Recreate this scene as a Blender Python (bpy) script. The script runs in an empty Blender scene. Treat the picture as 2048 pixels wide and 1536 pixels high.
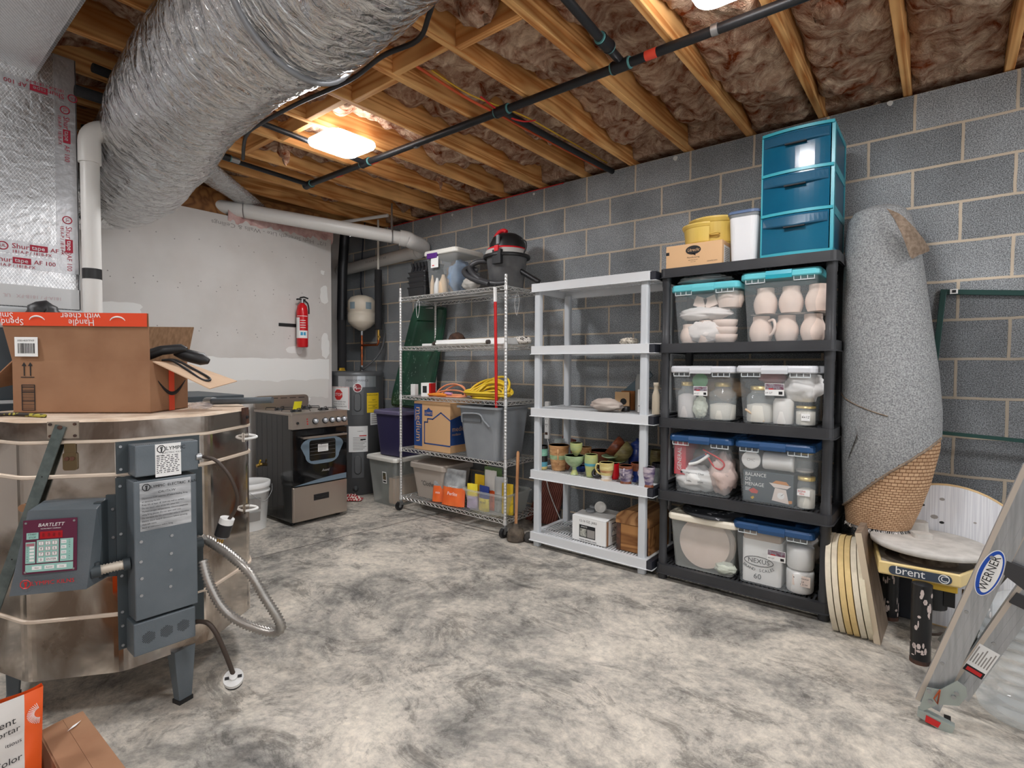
import bpy, bmesh, math, random
from math import sin, cos, pi, radians as R
from mathutils import Vector, Matrix, noise as mn
random.seed(7)
V = Vector
sc = bpy.context.scene
COL = sc.collection

# ------------------------------------------------------------------ camera
CAMH = 1.3
FPX, YAW, PITCH, ROLL = 1071.77, 0.67848, -0.03344, 0.00483
_f = V((-sin(YAW), cos(YAW), 0)); _r = V((cos(YAW), sin(YAW), 0)); _u = V((0, 0, 1))
CF = _f * cos(PITCH) + _u * sin(PITCH)
_u2 = _u * cos(PITCH) - _f * sin(PITCH)
CR = _r * cos(ROLL) + _u2 * sin(ROLL)
CU = _u2 * cos(ROLL) - _r * sin(ROLL)
CP = V((0, 0, CAMH))
cd = bpy.data.cameras.new('camera'); cam = bpy.data.objects.new('camera', cd); COL.objects.link(cam)
cd.sensor_fit = 'HORIZONTAL'; cd.sensor_width = 36.0; cd.lens = FPX / 2048 * 36.0
cd.clip_start = 0.02; cd.clip_end = 60
mw = Matrix.Identity(4)
for i in range(3):
    mw[i][0] = CR[i]; mw[i][1] = CU[i]; mw[i][2] = -CF[i]; mw[i][3] = CP[i]
cam.matrix_world = mw
sc.camera = cam
# ------------------------------------------------------------------ world, exposure
w = bpy.data.worlds.new('world'); sc.world = w; w.use_nodes = True
w.node_tree.nodes['Background'].inputs[0].default_value = (0.95, 0.97, 1.0, 1)
w.node_tree.nodes['Background'].inputs[1].default_value = 0.62
vs = sc.view_settings
vs.view_transform = 'Standard'; vs.look = 'None'; vs.gamma = 1.0; vs.use_curve_mapping = False
vs.exposure = 1.05
LAMP_W = 42.0
LAMP_COL = (0.98, 0.985, 1.0)

def ray(px, py):
    return CF + CR * ((px - 1024) / FPX) - CU * ((py - 768) / FPX)
def at(px, py, X=None, Y=None, Z=None, D=None):
    """where the line of sight to a point of the photo meets the plane it lies on"""
    d = ray(px, py)
    if X is not None: t = X / d.x
    elif Y is not None: t = Y / d.y
    elif Z is not None: t = (Z - CAMH) / d.z
    else: t = D
    return CP + d * t

# ------------------------------------------------------------------ materials
def lin(c):
    c /= 255.0
    return c / 12.92 if c < 0.04045 else ((c + 0.055) / 1.055) ** 2.4
def C(r, g, b): return (lin(r), lin(g), lin(b), 1)
MATS = {}
def mat(name, col, rough=0.6, metal=0.0, col2=None, scale=8, bump=0.0, bscale=60, spec=0.5, alpha=1.0, stretch=(1, 1, 1), emis=0, lo=0.35, hi=0.65, detail=4, trans=0, dist=0.0, coords='Object', r2=None):
    if name in MATS: return MATS[name]
    m = bpy.data.materials.new(name); m.use_nodes = True
    nt = m.node_tree; N = nt.nodes; L = nt.links
    b = N['Principled BSDF']
    b.inputs['Base Color'].default_value = col
    b.inputs['Roughness'].default_value = rough
    b.inputs['Metallic'].default_value = metal
    b.inputs['Specular IOR Level'].default_value = spec
    b.inputs['Alpha'].default_value = alpha
    b.inputs['Transmission Weight'].default_value = trans
    if emis:
        b.inputs['Emission Color'].default_value = col; b.inputs['Emission Strength'].default_value = emis
    tc = N.new('ShaderNodeTexCoord'); mp = N.new('ShaderNodeMapping')
    L.new(tc.outputs[coords], mp.inputs[0]); mp.inputs['Scale'].default_value = stretch
    if col2 is not None:
        n = N.new('ShaderNodeTexNoise'); n.inputs['Scale'].default_value = scale; n.inputs['Detail'].default_value = detail
        n.inputs['Distortion'].default_value = dist
        L.new(mp.outputs[0], n.inputs[0])
        r = N.new('ShaderNodeValToRGB'); r.color_ramp.elements[0].position = lo; r.color_ramp.elements[1].position = hi
        r.color_ramp.elements[0].color = col; r.color_ramp.elements[1].color = col2
        L.new(n.outputs['Fac'], r.inputs[0]); L.new(r.outputs[0], b.inputs['Base Color'])
        if r2 is not None:
            q = N.new('ShaderNodeMapRange'); q.inputs['From Min'].default_value = lo; q.inputs['From Max'].default_value = hi
            q.inputs['To Min'].default_value = rough; q.inputs['To Max'].default_value = r2
            L.new(n.outputs['Fac'], q.inputs['Value']); L.new(q.outputs[0], b.inputs['Roughness'])
    if bump:
        n2 = N.new('ShaderNodeTexNoise'); n2.inputs['Scale'].default_value = bscale; n2.inputs['Detail'].default_value = 3
        L.new(mp.outputs[0], n2.inputs[0])
        bp = N.new('ShaderNodeBump'); bp.inputs['Strength'].default_value = bump; bp.inputs['Distance'].default_value = 0.01
        L.new(n2.outputs['Fac'], bp.inputs['Height']); L.new(bp.outputs[0], b.inputs['Normal'])
    MATS[name] = m
    return m

def wall_block_mat():
    m = bpy.data.materials.new('block'); m.use_nodes = True; N = m.node_tree.nodes; L = m.node_tree.links
    b = N['Principled BSDF']; b.inputs['Roughness'].default_value = 0.95; b.inputs['Specular IOR Level'].default_value = 0.15
    tc = N.new('ShaderNodeTexCoord'); sx = N.new('ShaderNodeSeparateXYZ'); L.new(tc.outputs['Object'], sx.inputs[0])
    ax = N.new('ShaderNodeMath'); ax.operation = 'ADD'; ax.inputs[1].default_value = 0.1575
    az = N.new('ShaderNodeMath'); az.operation = 'ADD'; az.inputs[1].default_value = 0.0744
    L.new(sx.outputs['X'], ax.inputs[0]); L.new(sx.outputs['Z'], az.inputs[0])
    wob = N.new('ShaderNodeTexNoise'); wob.inputs['Scale'].default_value = 9; L.new(tc.outputs['Object'], wob.inputs[0])
    wm = N.new('ShaderNodeMath'); wm.operation = 'MULTIPLY_ADD'; wm.inputs[1].default_value = 0.008; wm.inputs[2].default_value = -0.004
    L.new(wob.outputs['Fac'], wm.inputs[0])
    az2 = N.new('ShaderNodeMath'); az2.operation = 'ADD'; L.new(az.outputs[0], az2.inputs[0]); L.new(wm.outputs[0], az2.inputs[1])
    ax2 = N.new('ShaderNodeMath'); ax2.operation = 'ADD'; L.new(ax.outputs[0], ax2.inputs[0]); L.new(wm.outputs[0], ax2.inputs[1])
    cx = N.new('ShaderNodeCombineXYZ'); L.new(ax2.outputs[0], cx.inputs[0]); L.new(az2.outputs[0], cx.inputs[1])
    br = N.new('ShaderNodeTexBrick'); L.new(cx.outputs[0], br.inputs['Vector'])
    br.inputs['Scale'].default_value = 1; br.inputs['Brick Width'].default_value = .4064; br.inputs['Row Height'].default_value = .2032
    br.inputs['Mortar Size'].default_value = .0074; br.inputs['Mortar Smooth'].default_value = 0.25
    br.inputs['Color1'].default_value = C(126, 130, 133); br.inputs['Color2'].default_value = C(158, 162, 165); br.inputs['Mortar'].default_value = C(196, 178, 154)
    sp = N.new('ShaderNodeTexNoise'); sp.inputs['Scale'].default_value = 210; sp.inputs['Detail'].default_value = 3; L.new(tc.outputs['Object'], sp.inputs[0])
    rp = N.new('ShaderNodeValToRGB'); rp.color_ramp.elements[0].position = .36; rp.color_ramp.elements[0].color = (.36, .36, .36, 1)
    rp.color_ramp.elements[1].position = .66; rp.color_ramp.elements[1].color = (1.8, 1.8, 1.8, 1); L.new(sp.outputs['Fac'], rp.inputs[0])
    lg = N.new('ShaderNodeTexNoise'); lg.inputs['Scale'].default_value = 2.5; lg.inputs['Detail'].default_value = 5; L.new(tc.outputs['Object'], lg.inputs[0])
    rl = N.new('ShaderNodeValToRGB'); rl.color_ramp.elements[0].position = .3; rl.color_ramp.elements[0].color = (.74, .74, .74, 1)
    rl.color_ramp.elements[1].position = .7; rl.color_ramp.elements[1].color = (1.2, 1.2, 1.2, 1); L.new(lg.outputs['Fac'], rl.inputs[0])
    m1 = N.new('ShaderNodeMixRGB'); m1.blend_type = 'MULTIPLY'; m1.inputs[0].default_value = .85
    L.new(br.outputs['Color'], m1.inputs[1]); L.new(rp.outputs[0], m1.inputs[2])
    m2 = N.new('ShaderNodeMixRGB'); m2.blend_type = 'MULTIPLY'; m2.inputs[0].default_value = 1
    L.new(m1.outputs[0], m2.inputs[1]); L.new(rl.outputs[0], m2.inputs[2])
    m3 = N.new('ShaderNodeMixRGB'); L.new(br.outputs['Fac'], m3.inputs[0]); L.new(m2.outputs[0], m3.inputs[1])
    m4 = N.new('ShaderNodeMixRGB'); m4.blend_type = 'MULTIPLY'; m4.inputs[0].default_value = .8
    m4.inputs[1].default_value = C(206, 192, 172); L.new(rl.outputs[0], m4.inputs[2]); L.new(m4.outputs[0], m3.inputs[2])
    L.new(m3.outputs[0], b.inputs['Base Color'])
    h = N.new('ShaderNodeMath'); h.operation = 'MULTIPLY_ADD'; h.inputs[1].default_value = .35; L.new(sp.outputs['Fac'], h.inputs[0]); L.new(br.outputs['Fac'], h.inputs[2])
    bp = N.new('ShaderNodeBump'); bp.inputs['Strength'].default_value = .6; bp.inputs['Distance'].default_value = .004
    L.new(h.outputs[0], bp.inputs['Height']); L.new(bp.outputs[0], b.inputs['Normal'])
    return m

def floor_mat():
    m = bpy.data.materials.new('concrete'); m.use_nodes = True; N = m.node_tree.nodes; L = m.node_tree.links
    b = N['Principled BSDF']; b.inputs['Roughness'].default_value = .62; b.inputs['Specular IOR Level'].default_value = .35
    tc = N.new('ShaderNodeTexCoord')
    def nz(s, d, dist=0, rough=.6, st=(1, 1, 1), rot=0):
        mp = N.new('ShaderNodeMapping'); mp.inputs['Scale'].default_value = st; mp.inputs['Rotation'].default_value = (0, 0, rot); L.new(tc.outputs['Object'], mp.inputs[0])
        n = N.new('ShaderNodeTexNoise'); n.inputs['Scale'].default_value = s; n.inputs['Detail'].default_value = d
        n.inputs['Distortion'].default_value = dist; n.inputs['Roughness'].default_value = rough; L.new(mp.outputs[0], n.inputs[0]); return n
    def ramp(n, *st):
        r = N.new('ShaderNodeValToRGB'); e = r.color_ramp.elements
        e[0].position, e[0].color = st[0]; e[1].position, e[1].color = st[-1]
        for p, c in st[1:-1]: q = e.new(p); q.color = c
        L.new(n.outputs['Fac'], r.inputs[0]); return r
    base = ramp(nz(1.5, 14, .35, .78), (.36, C(112, 110, 107)), (.45, C(160, 156, 149)), (.53, C(200, 193, 182)), (.66, C(228, 219, 205)))
    st = ramp(nz(3.1, 12, .7, .82, (1, 1.5, 1), .6), (.41, (.46, .46, .46, 1)), (.48, (.94, .94, .94, 1)), (.62, (1.08, 1.07, 1.05, 1)))
    fine = ramp(nz(26, 6, .4, .75), (.3, (.66, .66, .66, 1)), (.52, (1.0, 1.0, 1.0, 1)), (.7, (1.18, 1.17, 1.14, 1)))
    mm = N.new('ShaderNodeMixRGB'); mm.blend_type = 'MULTIPLY'; mm.inputs[0].default_value = .9
    L.new(base.outputs[0], mm.inputs[1]); L.new(st.outputs[0], mm.inputs[2])
    m2 = N.new('ShaderNodeMixRGB'); m2.blend_type = 'MULTIPLY'; m2.inputs[0].default_value = .95
    L.new(mm.outputs[0], m2.inputs[1]); L.new(fine.outputs[0], m2.inputs[2])
    L.new(m2.outputs[0], b.inputs['Base Color'])
    f2 = nz(60, 5)
    bp = N.new('ShaderNodeBump'); bp.inputs['Strength'].default_value = .35; bp.inputs['Distance'].default_value = .004
    L.new(f2.outputs['Fac'], bp.inputs['Height']); L.new(bp.outputs[0], b.inputs['Normal'])
    return m

def wood_mat(name, c1, c2, axis='Y', sc_=9, rough=.6):
    if name in MATS: return MATS[name]
    m = bpy.data.materials.new(name); m.use_nodes = True; N = m.node_tree.nodes; L = m.node_tree.links
    b = N['Principled BSDF']; b.inputs['Roughness'].default_value = rough; b.inputs['Specular IOR Level'].default_value = .25
    tc = N.new('ShaderNodeTexCoord'); mp = N.new('ShaderNodeMapping'); L.new(tc.outputs['Object'], mp.inputs[0])
    s = [1, 1, 1]; s['XYZ'.index(axis)] = .05; mp.inputs['Scale'].default_value = s
    n = N.new('ShaderNodeTexNoise'); n.inputs['Scale'].default_value = sc_; n.inputs['Detail'].default_value = 2; n.inputs['Distortion'].default_value = .6; L.new(mp.outputs[0], n.inputs[0])
    mu = N.new('ShaderNodeMath'); mu.operation = 'MULTIPLY'; mu.inputs[1].default_value = 14; L.new(n.outputs['Fac'], mu.inputs[0])
    fr = N.new('ShaderNodeMath'); fr.operation = 'PINGPONG'; fr.inputs[1].default_value = 1.0; L.new(mu.outputs[0], fr.inputs[0])
    r = N.new('ShaderNodeValToRGB'); r.color_ramp.elements[0].color = c1; r.color_ramp.elements[1].color = c2
    r.color_ramp.elements[0].position = .0; r.color_ramp.elements[1].position = .8
    L.new(fr.outputs[0], r.inputs[0])
    lg = N.new('ShaderNodeTexNoise'); lg.inputs['Scale'].default_value = 3; L.new(tc.outputs['Object'], lg.inputs[0])
    rl = N.new('ShaderNodeValToRGB'); rl.color_ramp.elements[0].position = .35; rl.color_ramp.elements[0].color = (.78, .74, .7, 1); rl.color_ramp.elements[1].position = .65; rl.color_ramp.elements[1].color = (1.12, 1.12, 1.12, 1)
    L.new(lg.outputs['Fac'], rl.inputs[0])
    m2 = N.new('ShaderNodeMixRGB'); m2.blend_type = 'MULTIPLY'; m2.inputs[0].default_value = 1
    L.new(r.outputs[0], m2.inputs[1]); L.new(rl.outputs[0], m2.inputs[2]); L.new(m2.outputs[0], b.inputs['Base Color'])
    MATS[name] = m
    return m

def batt_mat(name, cols):
    m = bpy.data.materials.new(name); m.use_nodes = True; N = m.node_tree.nodes; L = m.node_tree.links
    b = N['Principled BSDF']; b.inputs['Roughness'].default_value = 1; b.inputs['Specular IOR Level'].default_value = .05
    tc = N.new('ShaderNodeTexCoord')
    n = N.new('ShaderNodeTexNoise'); n.inputs['Scale'].default_value = 5.5; n.inputs['Detail'].default_value = 8; n.inputs['Distortion'].default_value = 2.4; n.inputs['Roughness'].default_value = .62
    L.new(tc.outputs['Object'], n.inputs[0])
    r = N.new('ShaderNodeValToRGB'); e = r.color_ramp.elements
    for i, (p, c) in enumerate(cols):
        q = e[0] if i == 0 else (e[1] if i == len(cols) - 1 else e.new(p)); q.position = p; q.color = c
    L.new(n.outputs['Fac'], r.inputs[0])
    L.new(r.outputs[0], b.inputs['Base Color'])
    n2 = N.new('ShaderNodeTexNoise'); n2.inputs['Scale'].default_value = 38; n2.inputs['Detail'].default_value = 6; n2.inputs['Distortion'].default_value = 2.5
    L.new(tc.outputs['Object'], n2.inputs[0])
    bp = N.new('ShaderNodeBump'); bp.inputs['Strength'].default_value = .9; bp.inputs['Distance'].default_value = .02
    L.new(n2.outputs['Fac'], bp.inputs['Height']); L.new(bp.outputs[0], b.inputs['Normal'])
    return m

def foil_mat(name, col, rough, st, bs, strength=.8, grid=False):
    m = bpy.data.materials.new(name); m.use_nodes = True; N = m.node_tree.nodes; L = m.node_tree.links
    b = N['Principled BSDF']; b.inputs['Roughness'].default_value = rough; b.inputs['Metallic'].default_value = .92; b.inputs['Base Color'].default_value = col
    tc = N.new('ShaderNodeTexCoord'); mp = N.new('ShaderNodeMapping'); L.new(tc.outputs['UV' if not grid else 'Object'], mp.inputs[0]); mp.inputs['Scale'].default_value = st
    n = N.new('ShaderNodeTexNoise'); n.inputs['Scale'].default_value = bs; n.inputs['Detail'].default_value = 5; n.inputs['Distortion'].default_value = .6; L.new(mp.outputs[0], n.inputs[0])
    src = n.outputs['Fac']
    if grid:
        sx = N.new('ShaderNodeSeparateXYZ'); L.new(tc.outputs['Object'], sx.inputs[0])
        acc = None
        for sgn in (1, -1):
            a = N.new('ShaderNodeMath'); a.operation = 'MULTIPLY_ADD'; a.inputs[1].default_value = sgn * 1.0; L.new(sx.outputs['Z'], a.inputs[0])
            s2 = N.new('ShaderNodeMath'); s2.operation = 'MULTIPLY_ADD'; s2.inputs[1].default_value = 1.6; L.new(sx.outputs['Y'], s2.inputs[0]); L.new(sx.outputs['X'], s2.inputs[2])
            L.new(s2.outputs[0], a.inputs[2])
            f_ = N.new('ShaderNodeMath'); f_.operation = 'MULTIPLY'; f_.inputs[1].default_value = 48; L.new(a.outputs[0], f_.inputs[0])
            p_ = N.new('ShaderNodeMath'); p_.operation = 'PINGPONG'; p_.inputs[1].default_value = .5; L.new(f_.outputs[0], p_.inputs[0])
            g_ = N.new('ShaderNodeMath'); g_.operation = 'LESS_THAN'; g_.inputs[1].default_value = .07; L.new(p_.outputs[0], g_.inputs[0])
            if acc is None: acc = g_
            else:
                mx = N.new('ShaderNodeMath'); mx.operation = 'MAXIMUM'; L.new(acc.outputs[0], mx.inputs[0]); L.new(g_.outputs[0], mx.inputs[1]); acc = mx
        ad = N.new('ShaderNodeMath'); ad.operation = 'MULTIPLY_ADD'; ad.inputs[1].default_value = .5; L.new(acc.outputs[0], ad.inputs[0]); L.new(src, ad.inputs[2]); src = ad.outputs[0]
        mc = N.new('ShaderNodeMixRGB'); L.new(acc.outputs[0], mc.inputs[0]); mc.inputs[1].default_value = col; mc.inputs[2].default_value = (.95, .95, .95, 1); L.new(mc.outputs[0], b.inputs['Base Color'])
    bp = N.new('ShaderNodeBump'); bp.inputs['Strength'].default_value = strength; bp.inputs['Distance'].default_value = .012 if grid else .045
    L.new(src, bp.inputs['Height']); L.new(bp.outputs[0], b.inputs['Normal'])
    MATS[name] = m
    return m

# ------------------------------------------------------------------ mesh builder
def frame(o, x, y):
    x = V(x).normalized(); z = x.cross(V(y)).normalized(); y = z.cross(x)
    m = Matrix.Identity(4)
    for i in range(3):
        m[i][0] = x[i]; m[i][1] = y[i]; m[i][2] = z[i]; m[i][3] = o[i]
    return m
def T(x, y=0, z=0, rz=0, rx=0, ry=0):
    o = V(x) if not isinstance(x, (int, float)) else V((x, y, z))
    return Matrix.Translation(o) @ Matrix.Rotation(rz, 4, 'Z') @ Matrix.Rotation(ry, 4, 'Y') @ Matrix.Rotation(rx, 4, 'X')
ORG = {}
class MB:
    def __init__(s, M=None): s.v = []; s.f = []; s.fm = []; s.fs = []; s.mats = []; s.M = M or Matrix.Identity(4); s.uv = {}
    def mi(s, m):
        if m not in s.mats: s.mats.append(m)
        return s.mats.index(m)
    def add(s, vs_, fs, m, smooth=False, M=None):
        X = s.M @ M if M is not None else s.M
        o = len(s.v); s.v += [X @ V(p) for p in vs_]; k = s.mi(m)
        for f in fs: s.f.append([i + o for i in f]); s.fm.append(k); s.fs.append(smooth)
        return s
    def box(s, a, b, m, M=None):
        x0, y0, z0 = a; x1, y1, z1 = b
        vs_ = [(x0, y0, z0), (x1, y0, z0), (x1, y1, z0), (x0, y1, z0), (x0, y0, z1), (x1, y0, z1), (x1, y1, z1), (x0, y1, z1)]
        return s.add(vs_, [(3, 2, 1, 0), (4, 5, 6, 7), (0, 1, 5, 4), (1, 2, 6, 5), (2, 3, 7, 6), (3, 0, 4, 7)], m, M=M)
    def cb(s, c, d, m, M=None):
        return s.box((c[0] - d[0] / 2, c[1] - d[1] / 2, c[2] - d[2] / 2), (c[0] + d[0] / 2, c[1] + d[1] / 2, c[2] + d[2] / 2), m, M)
    def quad(s, p, m, M=None, smooth=False): return s.add(p, [tuple(range(len(p)))], m, smooth, M)
    def prism(s, poly, z0, z1, m, M=None, smooth=False):
        n = len(poly); vs_ = [(x, y, z0) for x, y in poly] + [(x, y, z1) for x, y in poly]
        s.add(vs_, [tuple(range(n))[::-1], tuple(range(n, 2 * n))], m, False, M)
        return s.add(vs_, [(i, (i + 1) % n, n + (i + 1) % n, n + i) for i in range(n)], m, smooth, M)
    def loft(s, rings, m, M=None, smooth=False, cap=(True, True)):
        n = len(rings[0]); vs_ = [p for r_ in rings for p in r_]; fs = []
        for k in range(len(rings) - 1):
            for i in range(n):
                j = (i + 1) % n; fs.append((k * n + i, k * n + j, (k + 1) * n + j, (k + 1) * n + i))
        s.add(vs_, fs, m, smooth, M)
        if cap[0]: s.add(rings[0], [tuple(range(n))[::-1]], m, False, M)
        if cap[1]: s.add(rings[-1], [tuple(range(n))], m, False, M)
        return s
    def tube(s, pts, r, m, n=10, smooth=True, caps=True, M=None, closed=False, flat=None):
        P = [V(p) for p in pts]; k = len(P); rings = []
        prev = None
        for i, p in enumerate(P):
            if closed: t = (P[(i + 1) % k] - P[i - 1])
            else: t = (P[min(i + 1, k - 1)] - P[max(i - 1, 0)])
            t.normalize()
            if prev is None:
                a = V((0, 0, 1)) if abs(t.z) < .9 else V((1, 0, 0))
                prev = (a - t * a.dot(t)).normalized()
            else:
                prev = (prev - t * prev.dot(t))
                if prev.length < 1e-6: prev = V((1, 0, 0)).cross(t)
                prev.normalize()
            q = t.cross(prev); rr = r[i] if isinstance(r, (list, tuple)) else r
            fl = flat or 1.0
            rings.append([p + (prev * cos(2 * pi * j / n) * fl + q * sin(2 * pi * j / n)) * rr for j in range(n)])
        if closed: rings.append(rings[0]); caps = False
        return s.loft(rings, m, M, smooth, (caps, caps))
    def cyl(s, a, b, r, m, n=16, M=None, smooth=True): return s.tube([a, b], r, m, n, smooth, True, M)
    def lathe(s, prof, m, n=24, M=None, smooth=True):
        vs_ = []; fs = []; k = len(prof)
        for r_, z in prof:
            for j in range(n): vs_.append((r_ * cos(2 * pi * j / n), r_ * sin(2 * pi * j / n), z))
        for i in range(k - 1):
            for j in range(n):
                j2 = (j + 1) % n; fs.append((i * n + j, i * n + j2, (i + 1) * n + j2, (i + 1) * n + j))
        s.add(vs_, fs, m, smooth, M)
        if prof[0][0] > 1e-5: s.add(vs_[:n], [tuple(range(n))[::-1]], m, False, M)
        if prof[-1][0] > 1e-5: s.add(vs_[-n:], [tuple(range(n))], m, False, M)
        return s
    def text(s, t, size, m, M, align='CENTER', ext=0.0, sx=1.0, shear=0, spc=1.0):
        cu = bpy.data.curves.new('t', 'FONT'); cu.body = t; cu.size = size; cu.align_x = align; cu.align_y = 'CENTER'
        cu.resolution_u = 2; cu.extrude = ext; cu.shear = shear; cu.space_character = spc
        o = bpy.data.objects.new('t', cu); COL.objects.link(o)
        me = bpy.data.meshes.new_from_object(o.evaluated_get(bpy.context.evaluated_depsgraph_get()))
        s.add([(v.co.x * sx, v.co.y, v.co.z) for v in me.vertices], [tuple(p.vertices) for p in me.polygons], m, False, M)
        bpy.data.objects.remove(o); bpy.data.curves.remove(cu); bpy.data.meshes.remove(me)
        return s
    def grid(s, fn, nu, nv, m, smooth=True, M=None, uv=False):
        vs_ = [fn(i / nu, j / nv) for j in range(nv + 1) for i in range(nu + 1)]
        fs = [(j * (nu + 1) + i, j * (nu + 1) + i + 1, (j + 1) * (nu + 1) + i + 1, (j + 1) * (nu + 1) + i) for j in range(nv) for i in range(nu)]
        o = len(s.v)
        s.add(vs_, fs, m, smooth, M)
        if uv:
            for j in range(nv + 1):
                for i in range(nu + 1): s.uv[o + j * (nu + 1) + i] = (i / nu, j / nv)
        return s
    def build(s, name, parent=None, bevel=0, sub=0, label=None, cat=None, group=None, kind=None, origin=None, seg=2, ang=40):
        me = bpy.data.meshes.new(name)
        if parent is not None: org = ORG[parent.name]
        elif origin is not None: org = V(origin)
        elif kind == 'structure': org = V((0, 0, 0))
        else:
            xs = [p.x for p in s.v]; ys = [p.y for p in s.v]; zs = [p.z for p in s.v]
            org = V(((min(xs) + max(xs)) / 2, (min(ys) + max(ys)) / 2, min(zs)))
        me.from_pydata([tuple(p - org) for p in s.v], [], s.f)
        for m in s.mats: me.materials.append(m)
        me.polygons.foreach_set('material_index', s.fm); me.polygons.foreach_set('use_smooth', s.fs)
        if s.uv:
            uvl = me.uv_layers.new(name='UVMap')
            for lp in me.loops: uvl.data[lp.index].uv = s.uv.get(lp.vertex_index, (0, 0))
        me.update()
        o = bpy.data.objects.new(name, me); COL.objects.link(o)
        ORG[o.name] = org
        if parent is not None: o.parent = parent; o.location = (0, 0, 0)
        else: o.location = org
        if bevel:
            b = o.modifiers.new('bevel', 'BEVEL'); b.width = bevel; b.segments = seg; b.limit_method = 'ANGLE'; b.angle_limit = R(ang); b.harden_normals = False
        if sub:
            q = o.modifiers.new('sub', 'SUBSURF'); q.levels = sub; q.render_levels = sub
        if label: o['label'] = label
        if cat: o['category'] = cat
        if group: o['group'] = group
        if kind: o['kind'] = kind
        return o
def thing(name, label, cat, loc, group=None):
    o = bpy.data.objects.new(name, None); COL.objects.link(o); o.location = loc; o.empty_display_size = .05
    ORG[o.name] = V(loc); o['label'] = label; o['category'] = cat
    if group: o['group'] = group
    return o
def dup(root, delta, label=None, group=None):
    """copy of a thing with copies of its parts, moved by delta"""
    r = root.copy(); COL.objects.link(r); r.location = V(root.location) + V(delta); ORG[r.name] = V(r.location)
    if label: r['label'] = label
    if group: r['group'] = group
    def rec(src, dst):
        for ch in [c for c in bpy.data.objects if c.parent == src]:
            c = ch.copy(); COL.objects.link(c); c.parent = dst; ORG[c.name] = V(r.location)
            rec(ch, c)
    rec(root, r)
    return r
def smoothpath(pts, n=8, closed=False):
    P = [V(p) for p in pts]; out = []; k = len(P)
    for i in range(k if closed else k - 1):
        if closed: a, b, c, d = P[i - 1], P[i], P[(i + 1) % k], P[(i + 2) % k]
        else: a, b, c, d = P[max(i - 1, 0)], P[i], P[i + 1], P[min(i + 2, k - 1)]
        for j in range(n):
            t = j / n
            out.append(.5 * ((2 * b) + (c - a) * t + (2 * a - 5 * b + 4 * c - d) * t * t + (3 * b - a - 3 * c + d) * t ** 3))
    if not closed: out.append(P[-1])
    return out
def rrect(w_, d_, r, n=4, cx=0, cy=0):
    out = []
    for sx, sy, a0 in ((1, 1, 0), (-1, 1, 90), (-1, -1, 180), (1, -1, 270)):
        for k in range(n + 1):
            a = R(a0 + 90 * k / n); out.append((cx + sx * (w_ / 2 - r) + r * cos(a), cy + sy * (d_ / 2 - r) + r * sin(a)))
    return out
def ring3(poly, z): return [(x, y, z) for x, y in poly]

# ================================================================== ROOM
WY = 3.629            # face of the block wall
JZ = 2.772            # underside of the joists
M_block = wall_block_mat(); M_floor = floor_mat()
M_wood = wood_mat('joist_pine', C(192, 124, 64), C(238, 186, 122), 'Y')
M_woodx = wood_mat('blocking_pine', C(196, 126, 66), C(236, 184, 120), 'X')
M_sub = wood_mat('subfloor', C(120, 78, 44), C(160, 112, 66), 'X', 4)
M_dry = mat('drywall', C(205, 200, 195), .9, col2=C(214, 210, 206), scale=3, spec=.2)
M_mud = mat('joint_compound', C(236, 235, 232), .85, spec=.2)
M_black = mat('black_plastic', C(28, 28, 30), .45)
M_white = mat('white_plastic', C(232, 232, 230), .4)
M_pvc = mat('pvc', C(226, 224, 220), .35)
M_steel = mat('galv', C(170, 172, 174), .4, .9)
M_ink = mat('black_ink', C(30, 30, 32), .7)
M_red = mat('red_paint', C(200, 28, 30), .35)
M_paper = mat('paper_white', C(236, 236, 234), .8)

b = MB()
b.box((-5.6, -3.2, -.12), (3.2, WY + .2, 0), M_floor)
b.build('floor', kind='structure')
M_groove = mat('groove', C(64, 60, 56), .95)
b = MB()
for (a, c) in (((-3.62, 1.2), (-3.405, 3.6)), ((-3.85, 3.07), (-1.2, 3.16))):
    a = V((a[0], a[1], 0)); c = V((c[0], c[1], 0)); d = (c - a).normalized(); q = V((-d.y, d.x, 0)) * .003
    b.quad([a - q + V((0, 0, .0012)), c - q + V((0, 0, .0012)), c + q + V((0, 0, .0012)), a + q + V((0, 0, .0012))], M_groove)
b.build('trim_1', kind='structure')

b = MB(); b.box((-5.6, WY, 0), (3.2, WY + .2, 2.765), M_block)
M_blob = mat('white_putty', C(226, 226, 222), .8)
for px_, py_, r_ in ((1068, 388, .010), (1351, 317, .016), (1780, 207, .014), (905, 430, .012), (862, 438, .012), (1185, 118, .0)):
    if r_: p = at(px_, py_, Y=WY - .001); b.prism([(r_ * cos(a) * (1 + .2 * sin(3 * a)), r_ * sin(a)) for a in [2 * pi * k / 10 for k in range(10)]], -.004, .004, M_blob, frame(p, (1, 0, 0), (0, 0, 1)))
b.build('wall_right', kind='structure')
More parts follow.
